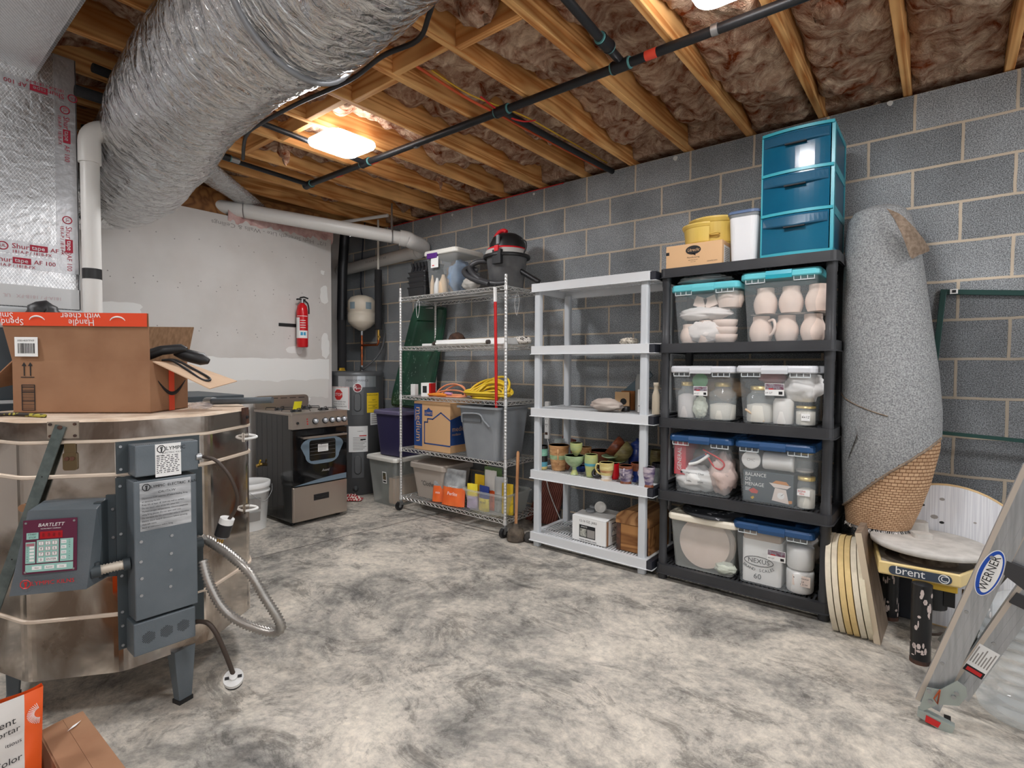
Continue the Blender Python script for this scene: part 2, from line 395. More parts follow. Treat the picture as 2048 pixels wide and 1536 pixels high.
# drywall partition with its joint compound
DX = -4.75
b = MB(); b.box((DX - .12, -2.4, 0), (DX, 3.03, 2.56), M_dry)
rr = random.Random(3)
def blob(cy, cz, w_, h_, seed, off=.0015, n=22):
    pts = []
    for k in range(n):
        a = 2 * pi * k / n
        q = 1 + .35 * mn.noise(V((cos(a) * 1.7 + seed, sin(a) * 1.7, seed)))
        e = 4
        c_, s_ = cos(a), sin(a)
        rad = (abs(c_) ** e + abs(s_) ** e) ** (-1 / e)
        pts.append((DX + off, cy + c_ * rad * w_ / 2 * q, cz + s_ * rad * h_ / 2 * q))
    return pts
def rag(y0, y1, z0, z1, seed, off=.001, n=60):
    pts = []
    for k in range(n + 1):
        y = y0 + (y1 - y0) * k / n; pts.append((DX + off, y, z0 + .05 * mn.noise(V((y * 3, seed, 0))) + .02 * mn.noise(V((y * 14, seed, 0)))))
    top = []
    for k in range(n + 1):
        y = y1 + (y0 - y1) * k / n; top.append((DX + off, y, z1 + .02 * mn.noise(V((y * 3, seed + 5, 0))) + .01 * mn.noise(V((y * 14, seed + 5, 0)))))
    return pts + top
mb = b
mb.quad(rag(.9, 3.0, 1.16, 1.36, 1.0), M_mud)
M_mud2 = mat('thin_compound', C(222, 219, 214), .85, spec=.2)
mb.quad(rag(1.2, 2.99, .98, 1.2, 9.0, .0005), M_mud2)
for (px_, py_, w_, h_, sd) in ((648, 590, .10, .2, 1), (650, 690, .11, .3, 2), (645, 545, .05, .05, 3), (245, 620, .36, .14, 4), (590, 700, .2, .08, 6), (595, 800, .3, .07, 8)):
    p = at(px_, py_, X=DX); mb.quad(blob(p.y, p.z, w_ * .8, h_ * .8, sd), M_mud)
M_screw = mat('screw_dots', C(150, 146, 142), .8)
for col_ in range(14):
    y = .9 + col_ * .1525
    for z in (2.32, 1.98, 1.94, 1.60, 1.575):
        p = V((DX + .001, y + rr.uniform(-.02, .02), z - .03 * (col_ % 2)))
        mb.quad([p + V((0, .005 * cos(k * pi / 3), .005 * sin(k * pi / 3))) for k in range(6)], M_screw)
M_bevelgrey = mat('paper_edge', C(176, 173, 170), .9)
mb.text('1/2"  High Strength Lite - Walls & Ceilings', .05, M_screw, frame((DX + .0015, 2.45, 2.485), (0, -1, 0), (0, 0, -1)) , sx=1.25)
mb.build('wall_left', kind='structure')
b = MB(); b.box((-5.6, -3.2, 0), (-5.415, WY, 3.03), M_dry)
b.quad([(-5.413, 3.35, 1.9), (-5.413, 3.42, 1.86), (-5.413, 3.43, 2.0), (-5.413, 3.36, 2.02)], M_mud)
b.quad([(-5.413, 3.33, 1.45), (-5.413, 3.44, 1.42), (-5.413, 3.45, 1.75), (-5.413, 3.36, 1.76)], M_mud)
b.build('wall_back', kind='structure')
b = MB(); b.box((-5.6, -3.35, 0), (3.2, -3.2, 2.765), M_dry); b.build('wall_front', kind='structure')

# ceiling: one framed floor above, its joists and blocking as parts
ceil = MB(); ceil.box((-5.6, -3.2, JZ + .235), (3.2, WY + .2, JZ + .26), M_sub)
ceiling = ceil.build('ceiling', kind='structure')
ORG[ceiling.name] = V((0, 0, 0))
JX = [-.192 + .4064 * k for k in range(6, -13, -1)]
for k, x in enumerate(JX):
    b = MB(); b.box((x - .019, -3.2, JZ), (x + .019, WY + .16, JZ + .235), M_wood); b.build('joist', ceiling, bevel=.003, seg=1)
for k in range(4, 15):
    x0 = JX[k + 1] + .019; x1 = JX[k] - .019
    if x1 < -1.2 and x0 > -3.9:
        y = 1.80 + (.02 if k % 2 else -.02)
        b = MB(); b.box((x0, y - .019, JZ + .002), (x1, y + .019, JZ + .235), M_woodx); b.build('blocking', ceiling, bevel=.002, seg=1)
b = MB(); b.box((-5.4, WY + .02, 2.766), (3.2, WY + .12, JZ), M_sub); b.build('sill_plate', ceiling)
b = MB(); b.box((-5.4, WY + .13, JZ), (3.2, WY + .16, JZ + .235), M_sub); b.build('rim_joist', ceiling)

# fibreglass batts, one per bay
M_batt = batt_mat('fiberglass', [(.34, C(120, 56, 24)), (.46, C(180, 104, 56)), (.55, C(208, 142, 92)), (.64, C(230, 178, 130)), (.78, C(246, 222, 194))])
BLAB = {2: 'brown fiberglass batt at the far right edge of the ceiling', 3: 'brown fiberglass batt in the second joist bay from the right edge', 4: 'brown fiberglass batt in the joist bay above the rolled carpet',
 5: 'brown fiberglass batt bay right above the teal drawer tower', 6: 'brown fiberglass batt in the bay over the white canister and yellow pans', 7: 'brown fiberglass batt in the bay where the black pipe tee branches toward the viewer',
 8: 'brown fiberglass batt in the bay over the grey plastic shelf', 9: 'brown fiberglass batt in the bay with orange and black lines running to the wall', 10: 'brown fiberglass batt in the bay over the shop vacuum',
 11: 'brown fiberglass batt just right of the square ceiling light', 12: 'brown fiberglass batt directly over the square ceiling light', 13: 'brown fiberglass batt one bay left of the square ceiling light',
 14: 'brown fiberglass batt in the third bay from the far left wall', 15: 'brown fiberglass batt in the second bay from the far left wall', 16: 'brown fiberglass batt in the bay above the white drywall', 1: 'brown fiberglass batt outside the right edge', 0: 'brown fiberglass batt far right outside'}
for k in range(1, 17):
    x0 = JX[k + 1] + .02; x1 = JX[k] - .02; w_ = x1 - x0; base = JZ + (.045 if k < 8 else .085 if k < 11 else .1)
    def fn(u, v, x0=x0, w_=w_, k=k, base=base):
        x = x0 + u * w_; y = -.6 + v * (WY + .72)
        p = V((x * 2.2 + k * 7.3, y * 2.2, k * 1.3))
        warp = mn.noise_vector(p * 1.6) * .6
        r1 = mn.ridged_multi_fractal(p * 1.3 + warp, .9, 2.1, 4, 1.0, 2.0)
        n1 = mn.noise(p * .9 + V((3, 1, 2))); n2 = mn.noise(p * 3.4 + warp * 2); n3 = mn.noise(V((x * 26, y * 13, k)))
        edge = min(u, 1 - u) * 2
        z = base - .075 * n1 - .045 * n2 - .014 * n3 + .045 * (r1 - 1.0) * .8 + .05 * (1 - min(1, edge * 3.2)) ** 2
        lim = JZ + .004 if k < 9 else JZ + .02
        if y > WY - .02: z = JZ + .04
        z = min(z, JZ + .2)
        return (x + .012 * mn.noise(p * 6) * (1 if .02 < u < .98 else 0), y, max(z, lim - .012 * (edge > .4) * max(0, n2) * 2))
    b = MB(); b.grid(fn, 26, 300, M_batt)
    b.build('insulation_batt', label=BLAB[k], cat='insulation')
# loose tufts
def tuft(p, L_, r, seed, name='insulation_tuft', label='', m=M_batt):
    pts = []; rad = []
    for i in range(9):
        t = i / 8; q = mn.noise_vector(V((seed, t * 2.5, 0)))
        pts.append(V(p) + V((q.x * .03, q.y * .03, -L_ * t))); rad.append(r * (1 - t) ** .7 * (1 + .5 * mn.noise(V((seed, t * 6, 3)))) + .002)
    b = MB(); b.tube(pts, rad, m, 9); b.build(name, label=label, cat='insulation')
tuft(at(570, 285, Z=JZ + .05), .16, .05, 1.2, label='ragged tan insulation tuft hanging left of the square ceiling light')
tuft(at(952, 5, Z=JZ + .06), .1, .09, 5.2, label='thick fluffy insulation tuft poking through joists near the top')
tuft(at(1752, 205, Z=JZ + .03), .17, .02, 7.1, label='thin insulation strand dangling on the block wall right of the drawers')
tuft(at(880, 355, Z=JZ + .03), .1, .02, 9.1, label='small insulation strand hanging above the white storage tote')
tuft(at(1660, 20, Z=JZ + .03), .05, .06, 4.4, label='fluffy insulation lump beside the black ceiling pipe at top right')
def roundsq(s_, r, n=6): return rrect(s_, s_, r, n)
M_led = mat('led_diffuser', C(255, 250, 240), .5); 
_b = M_led.node_tree.nodes['Principled BSDF']; _b.inputs['Emission Color'].default_value = (*LAMP_COL, 1); _b.inputs['Emission Strength'].default_value = LAMP_W
M_led2 = M_led.copy(); M_led2.name = 'led_edge'; M_led2.node_tree.nodes['Principled BSDF'].inputs['Emission Strength'].default_value = LAMP_W * .22
def lamp(x, y, label):
    t = thing('ceiling_light', label, 'light', (x, y, JZ - .06), 'square ceiling lights')
    b = MB(T(x, y, 0)); b.loft([ring3(roundsq(.2, .03), JZ), ring3(roundsq(.2, .03), JZ - .03)], M_white); b.build('mount', t)
    b = MB(T(x, y, 0)); b.loft([ring3(roundsq(.335, .07), JZ - .03), ring3(roundsq(.34, .07), JZ - .045), ring3(roundsq(.325, .065), JZ - .058)], M_led2, smooth=False, cap=(True, False)); b.prism(roundsq(.325, .065), JZ - .059, JZ - .058, M_led); b.build('diffuser', t)
lamp(-3.065, 2.04, 'glowing square ceiling light with rounded corners left of the black pipe run')
lamp(-.63, 2.02, 'ceiling light cut off by the top edge of the picture')
lamp(1.45, 2.03, 'ceiling light outside the picture to the right')
lamp(-.8, -.55, 'unseen ceiling light added behind the viewer for fill')  # added fill lamp behind the camera, no fixture is seen here
lamp(-3.0, -.9, 'unseen ceiling light added at the rear left for fill')  # second unseen lamp of the rear row, added to lift the fill

# ================================================================== PIPES AND DUCTS
M_pipe = mat('black_pipe', C(34, 35, 38), .42, .25)
M_ins = mat('pipe_insulation', C(38, 38, 40), .85, bump=.3, bscale=150)
M_cable = mat('cable', C(24, 24, 26), .5)
M_orange = mat('orange_tape', C(226, 74, 52), .6)
M_teal = mat('pipe_dope', C(92, 150, 150), .6)
PZ = JZ - .028
t = thing('black_ceiling_pipe', 'long black threaded pipe run strapped under the joists parallel to the block wall', 'pipe', (-2.2, 2.355, PZ))
b = MB(); b.tube([(-4.0, 2.352, PZ), (-.2, 2.372, PZ)], .0215, M_pipe, 14); b.build('pipe', t)
b = MB(); b.tube([(-4.0, 2.36, PZ), (-3.955, 1.74, PZ), (-3.9, 1.60, PZ)], .017, M_pipe, 10); b.build('branch_pipe', t)
b = MB(); b.tube([(-3.25, 2.35, PZ), (-3.2, 1.30, PZ)], .017, M_pipe, 10); b.build('branch_pipe', t)
b = MB(); b.tube([(-1.245, 2.36, PZ), (-1.245, 2.36, PZ + .02), (-1.245, 2.22, PZ + .03), (-1.20, 1.60, PZ + .03)], .02, M_pipe, 12); b.build('branch_pipe', t)
b = MB(); b.tube(smoothpath([(-1.985, 2.36, PZ), (-1.99, 2.5, PZ + .005), (-1.985, 3.0, PZ + .01), (-1.97, 3.63, PZ + .015)]), .019, M_pipe, 12); b.build('branch_pipe', t)
def collar(x, y, dirx=True, r=.029, l=.07, z=PZ):
    d = V((1, 0, 0)) if dirx else V((0, 1, 0)); c = V((x, y, z))
    b = MB(); b.cyl(c - d * l / 2, c + d * l / 2, r, M_pipe, 14)
    for s_ in (-1, 1):
        b.cyl(c + d * (l / 2) * s_, c + d * (l / 2 + .008) * s_, r * 1.06, M_pipe, 14)
        b.cyl(c + d * (l / 2 + .008) * s_, c + d * (l / 2 + .016) * s_, r * .95, M_teal, 14)
    b.build('fitting', t)
for x, y in ((-1.245, 2.366), (-1.985, 2.362), (-3.25, 2.356), (-4.0, 2.354)): collar(x, y)
collar(-1.24, 2.2, False, z=PZ + .03); collar(-3.93, 1.68, False, .024, .05)
for x in (-1.09, -3.17, -3.6):
    b = MB(); b.cyl((x - .028, 2.366, PZ), (x + .028, 2.366, PZ), .0222, M_orange, 14); b.build('orange_tag', t)
for x in (-.80, -2.72):
    b = MB(); b.cyl((x - .014, 2.366, PZ), (x + .014, 2.366, PZ), .0245, M_steel, 14); b.box((x - .014, 2.388, PZ + .018), (x + .014, 2.42, PZ + .024), M_steel); b.build('strap', t)
b = MB(); b.cyl((-3.93, 1.72, PZ), (-3.935, 1.78, PZ), .0195, M_steel, 12); b.build('strap', t)
b = MB(); b.tube(smoothpath([at(875, -30, Z=2.74), at(858, 30, Z=2.70), at(835, 80, Z=2.68), at(765, 112, Z=2.69), at(700, 160, Z=2.70), at(600, 205, Z=2.70), at(525, 245, Z=2.705), at(492, 272, Z=2.71), at(486, 318, Z=2.72)], 6), .011, M_cable, 8)
b.build('black_cable', label='black cable drooping under the joists beside the silver flex duct', cat='cable')
M_cyel = mat('yellow_cable', C(214, 170, 40), .5); M_cor = mat('orange_cable', C(206, 84, 40), .5)
M_cred = mat('red_cable', C(206, 30, 28), .5)
b = MB(); b.tube(smoothpath([(-2.15, 1.85, 2.84), (-2.13, 2.0, 2.815), (-2.10, 2.2, 2.785), (-2.05, 2.42, 2.76), (-2.05, 2.7, 2.765), (-2.05, 3.62, 2.79)], 6), .008, M_cor, 6)
b.build('orange_cable', label='orange cable running through a joist bay to the block wall', cat='cable')
b = MB(); b.tube(smoothpath([(-2.12, 1.95, 2.84), (-2.08, 2.2, 2.80), (-1.95, 2.5, 2.76), (-1.96, 2.9, 2.78), (-1.99, 3.3, 2.81), (-2.0, 3.6, 2.82)], 6), .0045, M_cyel, 6)
b.build('yellow_cable', label='thin yellow cable beside the orange cable in the ceiling', cat='cable')
b = MB(); b.tube(smoothpath([(-2.05, 2.25, 2.80), (-2.0, 2.40, 2.74), (-1.96, 2.52, 2.735), (-1.93, 2.60, 2.76)], 6), .008, M_cred, 6, flat=.5)
b.build('red_cable', label='red flat cable dipping below the black pipe tee', cat='cable')
b = MB(); b.tube(smoothpath([at(395, 300, Z=2.82), at(440, 285, Z=2.79), at(470, 272, Z=2.80)], 5), .006, M_cyel, 6)
b.build('yellow_cable', label='short yellow cable in the joist bay left of the cable elbow', cat='cable')
b = MB(); b.tube([(-4.6, WY - .008, 2.757), (-3.9, WY - .006, 2.762), (-3.2, WY - .008, 2.757), (-2.4, WY - .007, 2.762)], .004, M_cred, 6)
b.build('red_cable', label='red cable lying along the top edge of the block wall', cat='cable')

# big silver flex duct hugging the joists
pth = []; rad = []
for (x, y, d, r_) in ((1180, -760, .87, .235), (940, -420, 1.13, .24), (760, -170, 1.44, .245), (633, -32, 1.72, .25), (520, 48, 1.90, .25), (432, 122, 2.13, .25), (365, 200, 2.46, .258), (318, 275, 2.86, .275), (275, 338, 3.24, .285), (215, 368, 3.5, .285), ):
    pth.append(at(x, y, D=d)); rad.append(r_)
pth += [V((-4.28, .72, 2.36)), V((-4.05, .45, 2.33)), V((-3.9, .30, 2.32))]; rad += [.265, .255, .25]
n_ = 16; P2 = smoothpath(pth, n_); R2 = []
for i in range(len(rad) - 1):
    for j in range(n_): R2.append(rad[i] + (rad[i + 1] - rad[i]) * j / n_)
R2.append(rad[-1])
for i, p in enumerate(P2):
    if p.z + R2[i] > JZ - .004: p.z = JZ - .004 - R2[i]
def foilduct(P2, R2, m, na, amp, seed, ringf=46, ty=0):
    vs_ = []; k = len(P2); prev = V((0, 0, 1)); cum = 0; b = MB()
    for i, p in enumerate(P2):
        t_ = (P2[min(i + 1, k - 1)] - P2[max(i - 1, 0)]).normalized()
        prev = (prev - t_ * prev.dot(t_)).normalized(); q = t_.cross(prev)
        if i: cum += (P2[i] - P2[i - 1]).length
        for j in range(na + 1):
            a = 2 * pi * (j % na) / na; cx_, cy_ = cos(a), sin(a)
            s1 = mn.noise(V((cum * ringf * .35, cx_ * 2.0, cy_ * 2.0 + seed)))
            s2 = mn.ridged_multi_fractal(V((cum * ringf * .5, cx_ * 5.5, cy_ * 5.5 + seed)), .8, 2.2, 3, 1, 2) - 1.0
            s3 = mn.noise(V((cum * 2.2, cx_ * 1.3, cy_ * 1.3 + seed * 2)))
            rr_ = R2[i] * (1 + .06 * s3 - .02) + amp * (s1 * .8 + s2 * .55)
            v = p + prev * cx_ * rr_ + q * cy_ * rr_
            if v.z > JZ - .003: v.z = JZ - .003
            vs_.append(v)
    fs = []
    for i in range(k - 1):
        for j in range(na): o = i * (na + 1) + j; fs.append((o, o + 1, o + na + 2, o + na + 1))
    b.add(vs_, fs, m, True)
    for i in range(k):
        for j in range(na + 1): b.uv[i * (na + 1) + j] = (i / k, j / na)
    return b
M_foil = foil_mat('foil_flex', (.70, .70, .70, 1), .11, (34, 5, 1), 3.2, 1.0)
fd = thing('flexible_duct', 'big wrinkled silver foil insulated duct curving under the ceiling', 'duct', P2[len(P2) // 2])
P3 = []; R3 = []
for i in range(len(P2) - 1):
    for j in range(2): P3.append(P2[i].lerp(P2[i + 1], j / 2)); R3.append(R2[i] + (R2[i + 1] - R2[i]) * j / 2)
foilduct(P3, R3, M_foil, 120, .0075, 2.0).build('foil_sleeve', fd)
# taped joint strap round the duct
i0 = 53
b = MB(); t_ = (P2[i0 + 1] - P2[i0 - 1]).normalized(); a0 = V((0, 0, 1)); a0 = (a0 - t_ * a0.dot(t_)).normalized(); q0 = t_.cross(a0); ringp = []
for j in range(40):
    a = 2 * pi * j / 40; v = P2[i0] + (a0 * cos(a) + q0 * sin(a)) * (R2[i0] + .004); v.z = min(v.z, JZ - .006); ringp.append(v)
M_strap = mat('grey_tape', C(150, 152, 156), .45, .3)
b.tube(ringp, .011, M_strap, 6, closed=True, flat=1.0); b.build('joint_strap', fd)

pth = [V((p.x, p.y, 2.705)) for p in (at(330, 270, Z=2.77), at(400, 318, Z=2.77), at(490, 385, Z=2.77), at(560, 440, Z=2.77))]
P2 = smoothpath(pth, 24); R2 = [.17 - .10 * (i / (len(P2) - 1)) for i in range(len(P2))]
b = foilduct(P2, R2, M_foil, 64, .006, 8.0, 60)
for v in b.v: v.z = 2.71 + (v.z - 2.705) * .36
b.build('flexible_duct', label='smaller silver foil duct tapering down behind the white drain pipe', cat='duct')

# vertical plenum, overhead trunk and air handler behind the kiln
M_fsk = foil_mat('foil_board', (.56, .56, .57, 1), .34, (1, 1, 1), 30, .35, grid=True)
M_tape = mat('foil_tape', C(196, 196, 198), .38, .7, bump=.3, bscale=30)
M_tred = mat('tape_red', C(176, 34, 60), .6)
PX = -3.3
pl = thing('duct_plenum', 'tall rectangular plenum wrapped in silver foil duct board at the left edge', 'duct', (-3.6, .3, 1.56))
b = MB(); b.box((-3.9, -.6, 1.56), (PX, .722, 2.765), M_fsk); b.build('duct_board', pl, bevel=.012)
b = MB(); b.box((-3.75, -.6, 2.64), (-1.0, .592, 2.766), M_fsk); b.build('overhead_trunk', pl, bevel=.02)
b = MB()
FP = lambda px_, py_, off=.003: V((PX + off, at(px_, py_, X=PX).y, at(px_, py_, X=PX).z))
for y0, y1 in ((2.60, 2.55), (1.86, 1.80), (1.795, 1.735)):
    b.box((PX, -.6, y1), (PX + .0015, .724, y0), M_tape)
b.box((PX, .64, 1.735), (PX + .002, .7235, 2.76), M_tape); b.box((PX - .07, .7205, 1.56), (PX + .002, .7245, 2.76), M_tape)
b.box((PX, -.6, 1.565), (PX + .002, .724, 1.66), mat('tape_plain', C(205, 206, 206), .5, .25))
def tapetext(z, y, s_=.045, up=True, off=.004, rot=None):
    fr = frame((PX + off, y, z), (0, 1, 0) if up else (0, -1, 0), (0, 0, 1) if up else (0, 0, -1))
    if rot: fr = frame((PX + off, y, z), (0, 0, -1), (0, 1, 0))
    ringo = smoothpath([(-.01 + .017 * cos(a), .017 * sin(a), 0) for a in [k * pi / 4 for k in range(8)]], 3, True)
    b.tube(ringo, .0022, M_tred, 4, M=fr, closed=True, smooth=False)
    b.text('UL', .018, M_tred, fr @ T(-.01, 0, .0005))
    b.text('Shur', s_ * .72, M_tred, fr @ T(.02, .004, 0), 'LEFT')
    b.box((.082, -.009, 0), (.145, .019, .0012), M_tred, fr)
    b.text('tape', s_ * .6, M_tape, fr @ T(.088, .005, .002), 'LEFT')
    b.text('AF 100', s_ * .6, M_tred, fr @ T(.155, .004, 0), 'LEFT')
    b.text('181A-P / 181B-FX', s_ * .42, M_tred, fr @ T(.02, -.021, 0), 'LEFT')
for y in (-.1, .18, .46): tapetext(1.83, y + .0)
for y in (-.2, .08, .40): tapetext(1.765, y)
for y in (.1, .42, .7): tapetext(2.575, y, up=False)
for z in (1.98, 2.5): tapetext(z, .68, rot=True)
M_ghost = M_tred
for y in (.25, .55): b.text('181A-P / 181B-FX   UL', .022, mat('tape_faded', C(196, 170, 172), .6), frame((PX + .003, y, 1.61), (0, -1, 0), (0, 0, -1)))
b.build('printed_tape', pl)

M_ahl = mat('cabinet_light', C(196, 200, 202), .45); M_ahd = mat('cabinet_dark', C(58, 66, 72), .45)
ah = thing('air_handler', 'grey furnace cabinet with dark lower panel behind the cardboard box', 'furnace', (-3.65, .2, 1.0))
b = MB(); b.box((-3.95, -.7, 1.46), (-3.29, 1.0, 1.56), M_ahl); b.build('cabinet_top', ah, bevel=.01)
b = MB(); b.box((-3.93, -.68, 1.135), (-3.29, .55, 1.46), M_ahd); b.build('cabinet', ah, bevel=.006)
b = MB(); b.box((-3.95, -.7, 1.12), (-3.285, .56, 1.135), M_ahl); b.build('trim_strip', ah)
b = MB(); b.box((-3.95, -.7, 1.065), (-3.285, 1.50, 1.12), M_ahd); b.build('platform', ah, bevel=.004)
for x, y in ((-3.9, -.6), (-3.9, 1.46), (-3.33, 1.46), (-3.33, -.6)):
    b = MB(); b.box((x - .03, y - .03, 0), (x + .03, y + .03, 1.065), M_ahd); b.build('leg', ah)
b = MB()
for k in range(46):
    a = pi * (.02 + .96 * k / 45); p0 = V((-3.1, .55 - .10 * cos(a), 1.50 + .13 * sin(a)))
hp = [V((-3.30, at(70, 700, X=-3.19).y, 1.36)), V((-3.24, at(70, 700, X=-3.19).y, 1.37)), at(72, 660, X=-3.19), at(78, 622, X=-3.18), at(96, 626, X=-3.18), at(110, 660, X=-3.17), at(116, 700, X=-3.18), V((-3.24, at(116, 720, X=-3.19).y, 1.31)), V((-3.30, at(116, 720, X=-3.19).y, 1.30))]
HOSEP = hp
HOSE_L = ('black corrugated hose loop poking up behind the cardboard box')

# vertical pvc pipe beside the plenum
X0 = -3.243; Y0 = at(179, 300, X=X0).y
pv = thing('pvc_pipe', 'vertical white PVC pipe with elbow and black tape band beside the foil plenum', 'pipe', (X0, Y0, 0))
b = MB(); b.tube([(X0, Y0, 0), (X0, Y0, 2.36)], .0385, M_pvc, 20); b.build('pipe', pv)
b = MB(); e_ = [V((X0, Y0, 2.27))] + [V((X0 - .0 * (1 - cos(a)), Y0 + .075 * (1 - cos(a)), 2.37 + .075 * sin(a))) for a in [R(10 * k) for k in range(0, 10)]]; b.tube(e_, .046, M_pvc, 20)
b.cyl(e_[-1], e_[-1] + V((0, .05, -.004)), .049, M_pvc, 20); b.build('elbow', pv)
b = MB(); z = at(179, 548, X=X0).z; b.cyl((X0, Y0, z - .025), (X0, Y0, z + .025), .0395, M_black, 20); b.build('tape_band', pv)
b = MB(); p = at(172, 250, D=3.3); b.tube([(p.x, p.y, 2.05), (p.x, p.y, 2.765)], .026, M_ins, 12); b.build('insulated_pipe', label='black insulated pipe with orange tag behind the PVC elbow', cat='pipe')
b = MB(); z = at(172, 183, D=3.3).z; b.cyl((p.x, p.y, z - .035), (p.x, p.y, z + .035), .0268, M_orange, 12); b.build('orange_tag', bpy.data.objects['insulated_pipe'])
b = MB(); b.tube([at(185, 135, Z=2.735), at(260, 165, Z=2.735)], .022, M_ins, 12); b.build('insulated_pipe', label='upper black insulated pipe under the joists left of the flex duct', cat='pipe')
b = MB(); b.tube([at(150, 180, Z=2.6), at(250, 212, Z=2.6)], .026, M_ins, 12); b.build('insulated_pipe', label='lower black insulated pipe vanishing behind the flex duct', cat='pipe')

# main drain pipe
dr = thing('drain_pipe', 'large white PVC drain pipe sloping above the drywall to an elbow at the block wall', 'pipe', (-4.2, 2.7, 2.5))
A = at(250, 380, D=4.35); B_ = at(812, 478, D=5.02); B_.y = min(B_.y, WY - .14)
b = MB(); b.tube([A, B_], .06, M_pvc, 22); b.build('pipe', dr)
d_ = (B_ - A).normalized()
E2 = V((B_.x - .10, WY - .072, B_.z - .06))
el = smoothpath([B_ - d_ * .03, B_ + d_ * .02, B_ + d_ * .07 + V((-.02, 0, -.01)), V((B_.x - .03, WY - .078, B_.z - .03)), E2 + V((-.03, 0, -.005))], 6)
b = MB(); b.tube(el, .071, M_pvc, 22); b.cyl(B_ - d_ * .06, B_, .073, M_pvc, 22); b.cyl(E2, E2 + V((-.07, 0, -.003)), .073, M_pvc, 22); b.build('elbow', dr)
E3 = V((-5.40, WY - .072, E2.z - .05))
b = MB(); b.tube([E2, E3], .06, M_pvc, 22); b.text('PVC SCH 40  ASTM D 2665', .03, M_screw, frame(E2.lerp(E3, .45) + V((0, -.061, 0)), (1, 0, .04), (0, 0, 1))); b.build('lower_pipe', dr)
for px_, top in ((490, .2), (776, .3)):
    q = A + d_ * ((at(px_, 430 if px_ < 600 else 470, D=4.6).y - A.y) / d_.y) if px_ < 600 else A + d_ * ((B_.y - A.y) / d_.y - .13)
    side = d_.cross(V((0, 0, 1))).normalized(); pts = []
    for k in range(13):
        a = pi + pi * k / 12; pts.append(q + side * .063 * cos(a) + V((0, 0, .063 * sin(a))))
    ys = V((0, 0, 1))
    pts = [q + side * -.012 + ys * (JZ + .03 - q.z)] + pts + [q + side * .012 + ys * (JZ + .03 - q.z)]
    b = MB(); b.tube(pts, .009, M_steel, 6, flat=.2, smooth=False); b.build('hanger_strap', dr)
b = MB()
p1 = at(703, 450, D=5.2); p2 = at(765, 435, D=5.1)
b = MB(); b.tube([V((p1.x - .2, p1.y - .05, 2.70)), V((p2.x + .02, p2.y + .05, 2.735))], .016, M_pvc, 10); b.build('pvc_pipe', label='thin white pipe under the joists beside the drain hanger', cat='pipe')
M_pink = mat('pink_insulation', C(190, 150, 146), 1, col2=C(216, 184, 178), scale=14, bump=.8, bscale=60, spec=.05)
b = MB()
def pf(u, v):
    y = 2.05 + 1.0 * u; h_ = .03 + .05 * mn.noise(V((u * 9, 1, 0))) + .03 * mn.noise(V((u * 30, 4, 0)))
    a = pi * v
    return (DX + .03 * sin(a) - .02 + .01 * mn.noise(V((u * 22, v * 5, 2))), y, 2.60 + (.075 * cos(a) if a < pi / 2 else (.075 + max(h_, 0)) * cos(a)) + .0)
b.grid(pf, 90, 10, M_pink); b.build('insulation_batt', label='pink fiberglass strip ragged along the top of the drywall', cat='insulation')
b = MB(); b.box((DX - .1, -2.4, 2.56), (DX - .04, 3.03, JZ), M_sub); b.build('trim_2', kind='structure')

# ================================================================== KILN
KC = V((-2.705, .75, 0)); KR = .47; KA = KR * cos(pi / 10)
def kring(r, z, rc=.09, seg=4):
    out = []
    for k in range(10):
        a = R(-55 + 36 * k); rr_ = rc
        for j in range(seg + 1):
            da = R(-18 + 36 * j / seg) * .55
            # rounded corner: blend of polygon corner and arc
            tt = R(-18 + 36 * j / seg); 
            c = V((cos(a), sin(a), 0)) * (r - rr_ / cos(pi / 10)); p = c + V((cos(a + tt), sin(a + tt), 0)) * rr_
            out.append((KC.x + p.x, KC.y + p.y, z))
    return out
def steel(name, dirt, rough, r2, col, col2, bump=0.0):
    return mat(name, col, rough, 1.0, col2=col2, scale=5, lo=.42, hi=dirt, detail=8, dist=.5, stretch=(1, 1, .8), r2=r2, bump=bump, bscale=3)
M_ss = steel('kiln_steel', .64, .07, .3, C(206, 198, 190), C(138, 124, 112), .06)
M_ssd = steel('kiln_lid_steel', .6, .3, .55, C(168, 160, 152), C(112, 98, 88), .05)
M_rim = mat('band_cream', C(224, 208, 190), .6, .3); M_brick = mat('firebrick', C(226, 208, 188), .95, col2=C(196, 172, 148), scale=9, bump=.3)
M_kg = mat('kiln_grey', C(92, 101, 107), .42, .15, col2=C(104, 112, 118), scale=6, bump=.06, bscale=180)
M_kgd = mat('kiln_grey_dark', C(62, 70, 74), .5, .15)
M_rust = mat('rust_brown', C(96, 62, 46), .8, col2=C(52, 40, 36), scale=20)
kn = thing('kiln', 'large ten-sided stainless steel electric kiln on grey legs', 'kiln', (KC.x, KC.y, 0))
def ksec(name, z0, z1, m, r=KR):
    b = MB(); b.loft([kring(r, z0), kring(r, z1)], m, smooth=False); 
    return b.build(name, kn)
ksec('lower_section', .20, .405, M_ss); ksec('middle_section', .415, .905, M_ss); ksec('upper_section', .915, 1.025, M_ss)
for z in (.41, .91, 1.03):
    b = MB(); b.loft([kring(KR + .003, z - .007), kring(KR + .007, z - .004), kring(KR + .007, z + .004), kring(KR + .003, z + .007)], M_rim, smooth=False); b.build('seam_band', kn)
b = MB(); b.loft([kring(KR + .006, 1.037), kring(KR + .006, 1.098)], M_ssd, smooth=False); lid = b.build('lid', kn)
b = MB(); b.loft([kring(KR + .004, 1.097), kring(KR - .004, 1.105), kring(KR - .02, 1.106)], M_brick, smooth=False); b.build('lid_slab', lid)
